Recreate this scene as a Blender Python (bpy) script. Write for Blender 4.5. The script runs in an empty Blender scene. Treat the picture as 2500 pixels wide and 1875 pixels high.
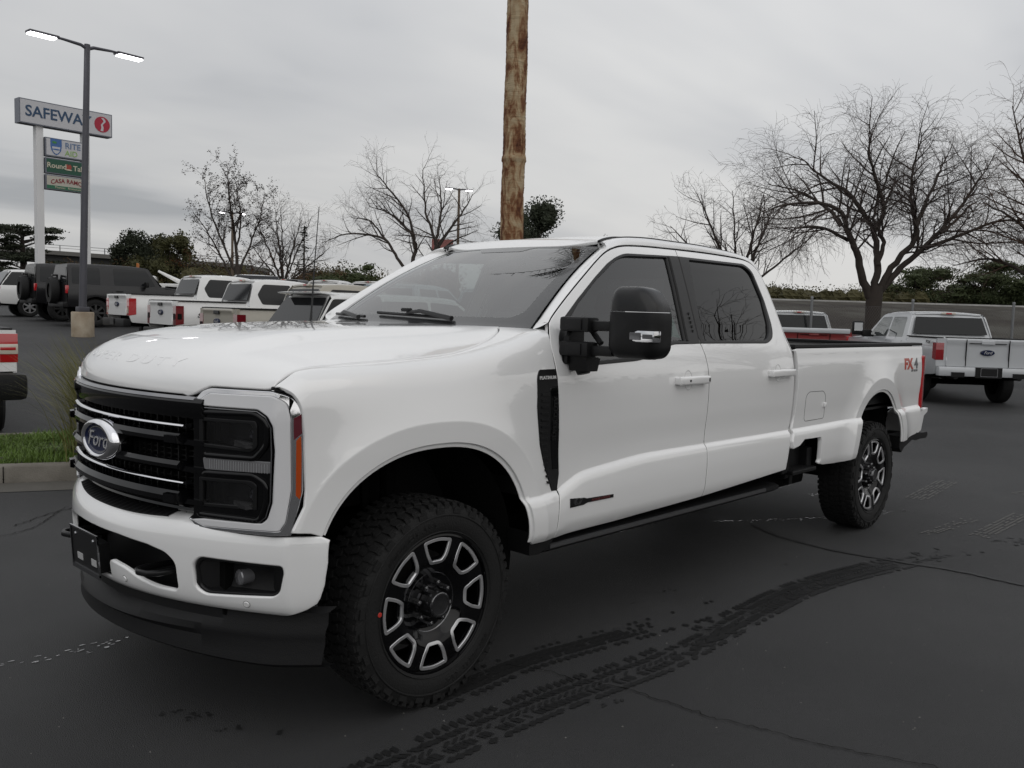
import bpy, bmesh, math, random
from mathutils import Vector, Matrix
from mathutils.geometry import delaunay_2d_cdt
import numpy as np
random.seed(7)
SC = bpy.context.scene
COL = SC.collection
# ---------------------------------------------------------------- camera
cd = bpy.data.cameras.new('camera'); cam = bpy.data.objects.new('camera', cd); COL.objects.link(cam); SC.camera = cam
def _axes(yaw, pitch, roll):
    f = np.array([math.cos(yaw)*math.cos(pitch), math.sin(yaw)*math.cos(pitch), -math.sin(pitch)])
    r = np.cross(f, [0, 0, 1]); r /= np.linalg.norm(r); u = np.cross(r, f)
    c, s = math.cos(roll), math.sin(roll)
    return c*r + s*u, -s*r + c*u, f
CAMP = (2.3512, 3.5866, 1.6170); CAMR, CAMU, CAMF = _axes(3.89904, .080598, .028758)
cam.matrix_world = Matrix(((CAMR[0], CAMU[0], -CAMF[0], CAMP[0]), (CAMR[1], CAMU[1], -CAMF[1], CAMP[1]), (CAMR[2], CAMU[2], -CAMF[2], CAMP[2]), (0, 0, 0, 1)))
cd.sensor_fit = 'HORIZONTAL'; cd.sensor_width = 36; cd.lens = 30.8465
cd.clip_start = .05; cd.clip_end = 3000
SC.render.resolution_x = 1024; SC.render.resolution_y = 768
# ---------------------------------------------------------------- view, sky, sun
SC.view_settings.view_transform = 'Standard'; SC.view_settings.look = 'None'
SC.view_settings.gamma = 1.0; SC.view_settings.exposure = 0.22
SC.cycles.use_denoising = True
SC.cycles.max_bounces = 8; SC.cycles.transparent_max_bounces = 24; SC.cycles.glossy_bounces = 4
W = bpy.data.worlds.new('World'); SC.world = W; W.use_nodes = True
nt = W.node_tree; nt.nodes.clear()
def N(tree, typ, **kw):
    n = tree.nodes.new(typ)
    for k, v in kw.items():
        if k in n.inputs.keys(): n.inputs[k].default_value = v
        else: setattr(n, k, v)
    return n
out = N(nt, 'ShaderNodeOutputWorld'); bg = N(nt, 'ShaderNodeBackground'); bg.inputs['Strength'].default_value = .12
sky = N(nt, 'ShaderNodeTexSky'); sky.sky_type = 'NISHITA'; sky.sun_disc = False
sky.sun_elevation = math.radians(38); sky.sun_rotation = math.radians(-35)
sky.altitude = 50; sky.air_density = 1.3; sky.dust_density = 3.5
tc = N(nt, 'ShaderNodeTexCoord')
# overcast layer: grey cloud deck in streaks, projected on a flat ceiling so that it foreshortens towards the horizon
sep = N(nt, 'ShaderNodeSeparateXYZ'); nt.links.new(tc.outputs['Generated'], sep.inputs[0])
def M(op, a, b=None, tree=nt, clamp=False):
    m = tree.nodes.new('ShaderNodeMath'); m.operation = op; m.use_clamp = clamp
    for i, q in enumerate((a, b)):
        if q is None: continue
        if isinstance(q, (int, float)): m.inputs[i].default_value = q
        else: tree.links.new(q, m.inputs[i])
    return m.outputs[0]
zc = M('MAXIMUM', sep.outputs[2], 0.0); den = M('ADD', zc, .16)
cx = M('DIVIDE', sep.outputs[0], den); cy = M('DIVIDE', sep.outputs[1], den)
cmb = N(nt, 'ShaderNodeCombineXYZ'); nt.links.new(cx, cmb.inputs[0]); nt.links.new(cy, cmb.inputs[1])
mp = N(nt, 'ShaderNodeMapping'); nt.links.new(cmb.outputs[0], mp.inputs['Vector'])
mp.inputs['Rotation'].default_value = (0, 0, math.radians(44)); mp.inputs['Scale'].default_value = (.36, .75, 1); mp.inputs['Location'].default_value = (3.1, 1.7, 0)
n1 = N(nt, 'ShaderNodeTexNoise', Scale=1.0, Detail=4.0, Roughness=.45, Distortion=.55); nt.links.new(mp.outputs[0], n1.inputs['Vector'])
n2 = N(nt, 'ShaderNodeTexNoise', Scale=3.6, Detail=3.0, Roughness=.5, Distortion=.3); nt.links.new(mp.outputs[0], n2.inputs['Vector'])
nsum = M('ADD', M('MULTIPLY', n1.outputs['Fac'], .82), M('MULTIPLY', n2.outputs['Fac'], .18))
cr = N(nt, 'ShaderNodeValToRGB'); nt.links.new(nsum, cr.inputs[0])
e = cr.color_ramp.elements
e[0].position = .36; e[0].color = (2.95, 3.05, 3.22, 1)
e[1].position = .60; e[1].color = (4.9, 4.9, 4.9, 1)
m_ = cr.color_ramp.elements.new(.47); m_.color = (4.1, 4.15, 4.26, 1)
# brighter and slightly warm towards the low sky on the right (where the cloud is thinnest)
vd = N(nt, 'ShaderNodeVectorMath'); vd.operation = 'DOT_PRODUCT'; nt.links.new(tc.outputs['Generated'], vd.inputs[0]); vd.inputs[1].default_value = (-.95, -.30, .02)
glow = M('MULTIPLY', M('POWER', M('MAXIMUM', vd.outputs['Value'], 0.0), 5.0), .16)
low = M('MULTIPLY', M('POWER', M('SUBTRACT', 1.0, zc), 6.0), .12)
zen = M('MULTIPLY', M('POWER', zc, 1.1), .80)
gain = M('ADD', M('ADD', M('ADD', glow, low), zen), .745)
warm = N(nt, 'ShaderNodeMix', data_type='RGBA'); nt.links.new(M('MULTIPLY', low, 4.0), warm.inputs['Factor']); warm.inputs[6].default_value = (1, 1, 1, 1); warm.inputs[7].default_value = (1.015, 1.0, .965, 1)
mul = N(nt, 'ShaderNodeVectorMath'); mul.operation = 'MULTIPLY'; nt.links.new(cr.outputs[0], mul.inputs[0]); nt.links.new(warm.outputs[2], mul.inputs[1])
scl = N(nt, 'ShaderNodeVectorMath'); scl.operation = 'SCALE'; nt.links.new(mul.outputs[0], scl.inputs[0]); nt.links.new(gain, scl.inputs['Scale'])
mix = N(nt, 'ShaderNodeMix', data_type='RGBA'); mix.inputs['Factor'].default_value = .96
nt.links.new(sky.outputs[0], mix.inputs[6]); nt.links.new(scl.outputs[0], mix.inputs[7])
nt.links.new(mix.outputs[2], bg.inputs['Color']); nt.links.new(bg.outputs[0], out.inputs[0])
sl = bpy.data.lights.new('sun', 'SUN'); sl.energy = .5; sl.angle = math.radians(90); sl.color = (1, .97, .93)
sun = bpy.data.objects.new('sun', sl); COL.objects.link(sun)
sun.rotation_euler = (math.radians(52), 0, math.radians(35 + 90 + 25))
# ---------------------------------------------------------------- numeric helpers
import numpy as np
def pchip(xs, ys):
    xs = np.array(xs, float); ys = np.array(ys, float)
    if xs[0] > xs[-1]: xs = xs[::-1]; ys = ys[::-1]
    h = np.diff(xs); d = np.diff(ys) / h
    m = np.zeros(len(xs)); m[0] = d[0]; m[-1] = d[-1]
    for i in range(1, len(xs) - 1):
        if d[i-1] * d[i] > 0:
            w1 = 2*h[i] + h[i-1]; w2 = h[i] + 2*h[i-1]
            m[i] = (w1 + w2) / (w1 / d[i-1] + w2 / d[i])
    def f(x):
        x = np.clip(np.asarray(x, float), xs[0], xs[-1])
        i = np.clip(np.searchsorted(xs, x) - 1, 0, len(h) - 1)
        t = (x - xs[i]) / h[i]
        return ((2*t**3 - 3*t**2 + 1) * ys[i] + (t**3 - 2*t**2 + t) * h[i] * m[i]
                + (-2*t**3 + 3*t**2) * ys[i+1] + (t**3 - t**2) * h[i] * m[i+1])
    return f
def sstep(a, b, x):
    t = np.clip((np.asarray(x, float) - a) / (b - a), 0, 1)
    return t*t*(3 - 2*t)
# ---------------------------------------------------------------- hero truck surfaces (front axle at x=0, nose towards +x, driver side +y)
SIDE = pchip([.50, .56, .60, .66, .76, .84, .880, .893, .905, .95, 1.10, 1.22, 1.32, 1.40, 1.44, 1.47, 1.55, 1.63, 1.74, 1.88, 1.96, 2.01, 2.04],
             [.930, .955, .982, 1.000, 1.004, .999, .990, .977, .970, .970, .979, .982, .976, .962, .950, .938, .905, .873, .828, .770, .735, .705, .67])
CREASE = pchip([-6, -5.4, -4.6, -3.1, -1.5, -1.09, -.91, -.8, -.72, -.5, 1], [.935, .932, .918, .905, .908, .885, .868, .83, .802, .797, .79])
ZT = pchip([-.75, -.65, -.4, -.1, .2, .5, .60, .66, .70, .74], [1.550, 1.540, 1.485, 1.436, 1.418, 1.405, 1.395, 1.362, 1.335, 1.30])
def arch_rho(x, z, which):
    if which == 'f': return ((np.abs(x - .03) / .56)**2.35 + (np.maximum(z - .56, 0) / .53)**2.35)**(1/2.35)
    return ((np.abs(x + 4.585) / .485)**2.05 + (np.maximum(z - .56, 0) / .545)**2.05)**(1/2.05)
def flare(x, z):
    rf = arch_rho(x, z, 'f'); rr = arch_rho(x, z, 'r')
    b = .030 * (1 - np.clip((rf - 1.165) / .42, 0, 1))**2.2 + .028 * (1 - np.clip((rr - 1.165) / .42, 0, 1))**2.2
    return b * sstep(.48, .62, z)
def side_y(x, z):
    x = np.asarray(x, float); z = np.asarray(z, float)
    zc = CREASE(x)
    zz = z + (.903 - zc) * np.exp(-((z - zc) / .16)**2)
    y = SIDE(zz)
    y = y - .045 * sstep(.25, .75, x) - .012 * sstep(-4.2, -5.5, x)
    y = y + flare(x, z)
    # bed wall: slight shoulder instead of the tumblehome
    bed = sstep(-3.05, -3.10, x)
    y = y + bed * sstep(1.36, 1.45, z) * .008
    return y
def fender(x, v):
    """v<=z0: height on the side; above: runs over the shoulder towards the hood seam (v in metres of arc)"""
    x = np.asarray(x, float); v = np.asarray(v, float)
    zt = ZT(x); z0 = zt - .15; ys = side_y(x, z0); yt = ys - .110
    sl = (side_y(x, z0) - side_y(x, z0 - .01)) / .01            # lean of the side where the shoulder starts
    t = np.clip((v - z0) / .205, 0, 1); ext = np.clip(v - z0 - .205, 0, None)
    L0 = .095; L1 = .072
    b0 = (1-t)**3; b1 = 3*(1-t)**2*t; b2 = 3*(1-t)*t*t; b3 = t**3
    yb = b0*ys + b1*(ys + sl*L0) + b2*(yt + L1) + b3*yt
    zb = b0*z0 + b1*(z0 + L0) + b2*(zt - .004) + b3*zt
    y = np.where(v <= z0, side_y(x, np.minimum(v, z0)), yb - ext)
    z = np.where(v <= z0, v, zb + ext * .06)
    return x, y, z
HP = [(-.70, 1.552), (-.50, 1.549), (-.2, 1.544), (.1, 1.535), (.35, 1.522), (.55, 1.503), (.68, 1.480), (.76, 1.455), (.83, 1.418), (.88, 1.370), (.905, 1.325), (.910, 1.29), (.905, 1.25), (.89, 1.20)]
_s = [0.]
for a, b in zip(HP, HP[1:]): _s.append(_s[-1] + ((a[0]-b[0])**2 + (a[1]-b[1])**2)**.5)
HX = pchip(_s, [q[0] for q in HP]); HZ = pchip(_s, [q[1] for q in HP]); HS_END = _s[-1]
def hood(s, y):
    s = np.asarray(s, float); y = np.asarray(y, float)
    x0 = HX(s); z0 = HZ(s); a = np.abs(y)
    x = x0 - .30 * y*y * sstep(-.5, .75, x0)
    dome = .020 * sstep(.46, .60, a) * (1 - sstep(.66, .86, x0)) * sstep(-.72, -.2, x0)
    z = z0 - dome - HKF(x0) * (np.clip(a - .38, 0, 2) / .50)**1.9
    return x, y, z
def hood_k():
    global HKF
    HKF = lambda x: 0*np.asarray(x, float)
    xs, ks = [], []
    for x, y in [(-.640, .66), (-.56, .735), (-.44, .80), (-.28, .853), (-.1, .880), (.1, .888), (.3, .886), (.5, .874), (.58, .866), (.64, .861), (.67, .860)]:
        lo, hi = 0., HS_END
        for _ in range(40):
            m = (lo+hi)/2
            if float(hood(m, y)[0]) < x: lo = m
            else: hi = m
        a, b = .9, 2.3
        for _ in range(40):
            m = (a+b)/2
            if float(fender(x, m)[1]) > y: a = m
            else: b = m
        x0 = float(HX(lo)); k = (float(hood(lo, y)[2]) - float(fender(x, a)[2]) - .001) / ((y-.38)/.50)**1.9
        xs.append(x0); ks.append(k)
    HKF = pchip(xs[::1], ks[::1])
    return xs, ks
_hk = hood_k()
def gx(y):
    a = np.abs(np.asarray(y, float))
    return .92 - .30*a*a - .8 * np.maximum(a - .872, 0) - 1.5 * np.maximum(a - .90, 0)**2
def bx(y):
    a = np.abs(np.asarray(y, float))
    return .97 - .38*a*a - .5 * np.maximum(a - .9, 0)
# windshield: base (x=-.66,z=1.545) to header (x=-1.42,z=2.0), bowed forward at the middle
def wshield(y, t):
    y = np.asarray(y, float); t = np.asarray(t, float)
    hw = .82 + (.615 - .82) * t
    n = (y / hw)
    x = -.655 - .765*t + .0 + .045 * (1 - n*n) * (1 - .3*t) - .05*np.abs(n)**6
    z = 1.545 + .447*t + .035 * np.sin(np.pi*np.clip(t, 0, 1)) * 1.0 + .008*(1 - n*n)*t
    return x, y, z
RZ = pchip([-1.36, -1.41, -1.47, -1.55, -1.68, -1.9, -2.3, -2.7, -2.95, -3.05, -3.12], [1.972, 2.004, 2.038, 2.062, 2.076, 2.084, 2.084, 2.070, 2.048, 2.02, 1.98])
def roof(x, y):
    x = np.asarray(x, float); y = np.asarray(y, float)
    a = np.abs(y)
    z = RZ(x) - .010*(a/.6)**2 - .010 * sstep(.56, .70, a)
    z = z - .008 * sstep(.22,.26, a) * (1 - sstep(.46,.50,a)) * sstep(-1.75,-1.95,x)
    return x, y, z
# ---------------------------------------------------------------- materials
MATS = {}
def mat(name, col=(.5, .5, .5), rough=.5, metal=0., coat=0., spec=.5, bump=0., bscale=40., var=0., vscale=3., emit=None, es=1., trans=0., alpha=1., croug=.03):
    if name in MATS: return MATS[name]
    m = bpy.data.materials.new(name); m.use_nodes = True; t = m.node_tree; b = t.nodes['Principled BSDF']
    b.inputs['Base Color'].default_value = (*col, 1); b.inputs['Roughness'].default_value = rough; b.inputs['Metallic'].default_value = metal
    b.inputs['Coat Weight'].default_value = coat; b.inputs['Coat Roughness'].default_value = croug; b.inputs['Specular IOR Level'].default_value = spec
    b.inputs['Transmission Weight'].default_value = trans; b.inputs['Alpha'].default_value = alpha
    if emit: b.inputs['Emission Color'].default_value = (*emit, 1); b.inputs['Emission Strength'].default_value = es
    tcn = t.nodes.new('ShaderNodeTexCoord')
    if var:
        n = N(t, 'ShaderNodeTexNoise', Scale=vscale, Detail=5., Roughness=.6); t.links.new(tcn.outputs['Object'], n.inputs['Vector'])
        mx = N(t, 'ShaderNodeMix', data_type='RGBA'); t.links.new(n.outputs['Fac'], mx.inputs['Factor'])
        mx.inputs[6].default_value = (*[c*(1-var) for c in col], 1); mx.inputs[7].default_value = (*[min(1, c*(1+var)) for c in col], 1)
        t.links.new(mx.outputs[2], b.inputs['Base Color'])
    if bump:
        n = N(t, 'ShaderNodeTexNoise', Scale=bscale, Detail=4.); t.links.new(tcn.outputs['Object'], n.inputs['Vector'])
        bp = N(t, 'ShaderNodeBump', Strength=bump, Distance=.01); t.links.new(n.outputs['Fac'], bp.inputs['Height']); t.links.new(bp.outputs[0], b.inputs['Normal'])
    MATS[name] = m; return m
def glass(name, tint, f0=.0, rough=0.):
    """thin pane: tinted see-through plus mirror reflection by Fresnel"""
    if name in MATS: return MATS[name]
    m = bpy.data.materials.new(name); m.use_nodes = True; t = m.node_tree; t.nodes.clear()
    o = N(t, 'ShaderNodeOutputMaterial'); tr = N(t, 'ShaderNodeBsdfTransparent'); gl = N(t, 'ShaderNodeBsdfGlossy'); mx = N(t, 'ShaderNodeMixShader'); lw = N(t, 'ShaderNodeLayerWeight'); lw.inputs['Blend'].default_value = .5
    tr.inputs[0].default_value = (*tint, 1); gl.inputs['Roughness'].default_value = rough; gl.inputs['Color'].default_value = (1, 1, 1, 1); F0 = ((.56+f0)/(2.56+f0))**2*1.5; fr_ = M('ADD', M('MULTIPLY', M('POWER', lw.outputs['Facing'], 4.6, tree=t), 1-F0, tree=t), F0, tree=t, clamp=True)
    t.links.new(fr_, mx.inputs[0]); t.links.new(tr.outputs[0], mx.inputs[1]); t.links.new(gl.outputs[0], mx.inputs[2]); t.links.new(mx.outputs[0], o.inputs[0])
    MATS[name] = m; return m
PAINT = mat('white_paint', (.83, .83, .825), .30, coat=1., spec=.5, croug=.01); PAINT.node_tree.nodes['Principled BSDF'].inputs['Coat IOR'].default_value = 1.85
GLOSSB = mat('gloss_black', (.0025, .0025, .003), .07, spec=.38)
PLASTB = mat('black_plastic', (.0065, .0065, .007), .5, bump=.15, bscale=300, spec=.28)
SATINB = mat('satin_black', (.008, .008, .0085), .32, spec=.35)
VOID = mat('dark_void', (.003, .003, .003), .9, spec=.1)
CHROME = mat('chrome', (.82, .82, .84), .06, 1.)
DCHROME = mat('dark_chrome', (.30, .30, .31), .1, 1.)
SILVER = mat('machined_aluminium', (.62, .62, .63), .38, .85)
RUBBER = mat('tyre_rubber', (.009, .009, .009), .72, bump=.3, bscale=120, spec=.35)
LINER = mat('wheelhouse_liner', (.006, .006, .006), .85, spec=.2)
WS = glass('windshield_glass', (.50, .575, .56), .50)
GLT = glass('tinted_glass', (.36, .385, .38), .16)
GLD = glass('privacy_glass', (.02, .022, .022), -.16)
HEADGL = glass('lamp_cover_glass', (.55, .55, .56), -.05)
RED = mat('red_lens', (.42, .012, .016), .12, coat=1.)
DRED = mat('dark_red_lens', (.16, .006, .012), .1, coat=1.)
AMBER = mat('amber_lens', (.40, .055, .004), .15, coat=.6)
DRLW = mat('frosted_light_guide', (.66, .66, .67), .3, coat=.8)
LEATH = mat('seat_leather', (.035, .033, .032), .6)
# ---------------------------------------------------------------- object helpers
def link(o, parent=None):
    COL.objects.link(o)
    if parent is not None: o.parent = parent
    return o
def tag(o, label=None, cat=None, group=None, kind=None):
    if label: o['label'] = label
    if cat: o['category'] = cat
    if group: o['group'] = group
    if kind: o['kind'] = kind
    return o
def empty(name, loc=(0, 0, 0), rz=0., label=None, cat=None, group=None, parent=None):
    o = bpy.data.objects.new(name, None); o.empty_display_size = .2; o.location = loc; o.rotation_euler = (0, 0, rz)
    link(o, parent); return tag(o, label, cat, group)
def mesh_obj(name, V, F, m, parent=None, smooth=True, normals=None, mi=None, autos=None):
    me = bpy.data.meshes.new(name); me.from_pydata([tuple(map(float, v)) for v in V], [], [tuple(int(i) for i in f) for f in F])
    ms = m if isinstance(m, (list, tuple)) else [m]
    for q in ms: me.materials.append(q)
    if mi is not None: me.polygons.foreach_set('material_index', mi)
    if smooth: me.polygons.foreach_set('use_smooth', [True]*len(me.polygons))
    me.update()
    if normals is not None:
        nn = np.asarray(normals, float); nn /= np.maximum(np.linalg.norm(nn, axis=1), 1e-9)[:, None]
        me.normals_split_custom_set_from_vertices([tuple(q) for q in nn])
    elif autos is not None:
        me.set_sharp_from_angle(angle=math.radians(autos))
    return link(bpy.data.objects.new(name, me), parent)
class MB:
    """mesh builder"""
    def __init__(s): s.v = []; s.f = []; s.m = []
    def add(s, V, F, mi=0, mtx=None):
        o = len(s.v)
        for q in V: s.v.append(tuple(mtx @ Vector(q)) if mtx is not None else tuple(q))
        for f in F: s.f.append(tuple(i + o for i in f)); s.m.append(mi)
        return s
    def box(s, c, d, mi=0, mtx=None, bev=0.):
        x, y, z = [q/2 for q in d]
        if bev <= 0:
            V = [(c[0]+a*x, c[1]+b*y, c[2]+e*z) for a in (-1, 1) for b in (-1, 1) for e in (-1, 1)]
            F = [(0, 1, 3, 2), (4, 6, 7, 5), (0, 4, 5, 1), (2, 3, 7, 6), (0, 2, 6, 4), (1, 5, 7, 3)]
            return s.add(V, F, mi, mtx)
        bm = bmesh.new(); bmesh.ops.create_cube(bm, size=1.)
        for v in bm.verts: v.co = Vector((v.co.x*d[0]+c[0], v.co.y*d[1]+c[1], v.co.z*d[2]+c[2]))
        bmesh.ops.bevel(bm, geom=list(bm.edges), offset=bev, segments=2, profile=.6, affect='EDGES')
        bm.verts.index_update(); V = [tuple(v.co) for v in bm.verts]; F = [tuple(v.index for v in f.verts) for f in bm.faces]; bm.free()
        return s.add(V, F, mi, mtx)
    def lathe(s, prof, n=48, axis='y', c=(0, 0, 0), mi=0, a0=0, a1=2*math.pi, mtx=None):
        """prof: list of (axial, radius)"""
        V = []; F = []; full = abs(a1 - a0 - 2*math.pi) < 1e-6; k = n if full else n + 1
        for i in range(k):
            a = a0 + (a1 - a0)*i/n; ca, sa = math.cos(a), math.sin(a)
            for (h, r) in prof:
                if axis == 'y': V.append((c[0]+r*ca, c[1]+h, c[2]+r*sa))
                elif axis == 'z': V.append((c[0]+r*ca, c[1]+r*sa, c[2]+h))
                else: V.append((c[0]+h, c[1]+r*ca, c[2]+r*sa))
        L = len(prof)
        for i in range(n):
            j = (i+1) % k
            for q in range(L-1): F.append((i*L+q, i*L+q+1, j*L+q+1, j*L+q))
        return s.add(V, F, mi, mtx)
    def tube(s, pts, r, n=8, mi=0, cap=True):
        pts = [Vector(q) for q in pts]; rs = r if isinstance(r, (list, tuple)) else [r]*len(pts)
        V = []; F = []; up = None
        for i, q in enumerate(pts):
            t = (pts[min(i+1, len(pts)-1)] - pts[max(i-1, 0)]).normalized()
            if up is None: up = Vector((0, 0, 1)) if abs(t.z) < .9 else Vector((1, 0, 0))
            a = t.cross(up).normalized(); b = a.cross(t).normalized(); up = b
            for k in range(n):
                w = 2*math.pi*k/n; V.append(q + (a*math.cos(w) + b*math.sin(w))*rs[i])
        for i in range(len(pts)-1):
            for k in range(n): F.append((i*n+k, i*n+(k+1) % n, (i+1)*n+(k+1) % n, (i+1)*n+k))
        if cap: F.append(tuple(range(n))[::-1]); F.append(tuple(range((len(pts)-1)*n, len(pts)*n)))
        return s.add(V, F, mi)
    def grid(s, P, mi=0, cu=False, cv=False, flip=False):
        nr = len(P); nc = len(P[0]); V = [tuple(q) for r in P for q in r]; F = []
        for i in range(nr if cu else nr-1):
            for j in range(nc if cv else nc-1):
                a, b, c, d = i*nc+j, i*nc+(j+1) % nc, ((i+1) % nr)*nc+(j+1) % nc, ((i+1) % nr)*nc+j
                F.append((a, d, c, b) if flip else (a, b, c, d))
        return s.add(V, F, mi)
    def prism(s, poly, a, b, plane='xz', mi=0, mtx=None):
        """polygon in a plane extruded along the third axis from a to b"""
        def P(u, v, w): return {'xz': (u, w, v), 'yz': (w, u, v), 'xy': (u, v, w)}[plane]
        n = len(poly); V = [P(u, v, a) for u, v in poly] + [P(u, v, b) for u, v in poly]
        F = [tuple(range(n)), tuple(range(2*n-1, n-1, -1))] + [(i, n+i, n+(i+1) % n, (i+1) % n) for i in range(n)]
        return s.add(V, F, mi, mtx)
    def build(s, name, m, parent=None, smooth=True, autos=35, mirror=False, fix=True):
        V = [(x, -y, z) for x, y, z in s.v] if mirror else s.v
        F = [f[::-1] for f in s.f] if mirror else s.f
        o = mesh_obj(name, V, F, m, parent, smooth, mi=s.m, autos=autos if smooth else None)
        if fix:
            bm = bmesh.new(); bm.from_mesh(o.data); bmesh.ops.recalc_face_normals(bm, faces=bm.faces); bm.to_mesh(o.data); bm.free()
        return o
# ---------------------------------------------------------------- outlines and panels
def rnd(pts, r=.02, seg=5):
    """closed outline with every corner rounded (third value of a point overrides r)"""
    out_ = []; n = len(pts)
    for i in range(n):
        p0, p1, p2 = [np.array(pts[(i+k) % n][:2], float) for k in (-1, 0, 1)]
        rr = pts[i][2] if len(pts[i]) > 2 else r
        a = p0 - p1; b = p2 - p1; la = np.linalg.norm(a); lb = np.linalg.norm(b)
        d = min(rr, la*.45, lb*.45)
        if d < 1e-4: out_.append(tuple(p1)); continue
        q0 = p1 + a/la*d; q2 = p1 + b/lb*d
        for k in range(seg+1):
            t = k/seg; out_.append(tuple((1-t)**2*q0 + 2*t*(1-t)*p1 + t*t*q2))
    return out_
def resample(P, h, closed=True):
    out_ = []; n = len(P)
    for i in range(n if closed else n-1):
        a = np.array(P[i][:2], float); b = np.array(P[(i+1) % n][:2], float); L = np.linalg.norm(b-a)
        if L < 1e-5: continue
        k = max(1, int(math.ceil(L/h)))
        for j in range(k): out_.append(a + (b-a)*j/k)
    if not closed: out_.append(np.array(P[-1][:2], float))
    return np.array(out_)
def curve(pts, n=40):
    """smooth open curve through points (Catmull-Rom, centripetal enough for our spacing)"""
    P = [np.array(q, float) for q in pts]; P = [2*P[0]-P[1]] + P + [2*P[-1]-P[-2]]; out_ = []
    m = len(P)-3; k = max(2, n//m)
    for i in range(m):
        p0, p1, p2, p3 = P[i:i+4]
        for j in range(k):
            t = j/k; out_.append(tuple(.5*((2*p1) + (-p0+p2)*t + (2*p0-5*p1+4*p2-p3)*t*t + (-p0+3*p1-3*p2+p3)*t**3)))
    out_.append(tuple(P[-2])); return out_
def area2(P): x, y = P[:, 0], P[:, 1]; return float(np.sum(x*np.roll(y, -1) - np.roll(x, -1)*y))/2
def inpoly(P, Q):
    x, y = P[:, 0], P[:, 1]; r = np.zeros(len(P), bool); n = len(Q)
    for i in range(n):
        x1, y1 = Q[i]; x2, y2 = Q[(i+1) % n]
        if y1 == y2: continue
        c = ((y1 > y) != (y2 > y)) & (x < (x2-x1)*(y-y1)/(y2-y1) + x1); r ^= c
    return r
def inset(P, d):
    a = P - np.roll(P, 1, 0); b = np.roll(P, -1, 0) - P
    a /= np.maximum(np.linalg.norm(a, axis=1), 1e-9)[:, None]; b /= np.maximum(np.linalg.norm(b, axis=1), 1e-9)[:, None]
    na = np.stack([-a[:, 1], a[:, 0]], 1); nb = np.stack([-b[:, 1], b[:, 0]], 1); m = na + nb
    s = np.maximum((m*m).sum(1), .5); return P + m * (2*d/s)[:, None], m/np.linalg.norm(m, axis=1)[:, None]
def fnormal(f, U, e=1.5e-3):
    a = np.stack(f(U[:, 0]+e, U[:, 1]), 1) - np.stack(f(U[:, 0]-e, U[:, 1]), 1)
    b = np.stack(f(U[:, 0], U[:, 1]+e), 1) - np.stack(f(U[:, 0], U[:, 1]-e), 1)
    n = np.cross(a, b); l = np.linalg.norm(n, axis=1); return n/np.maximum(l, 1e-12)[:, None]
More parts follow.
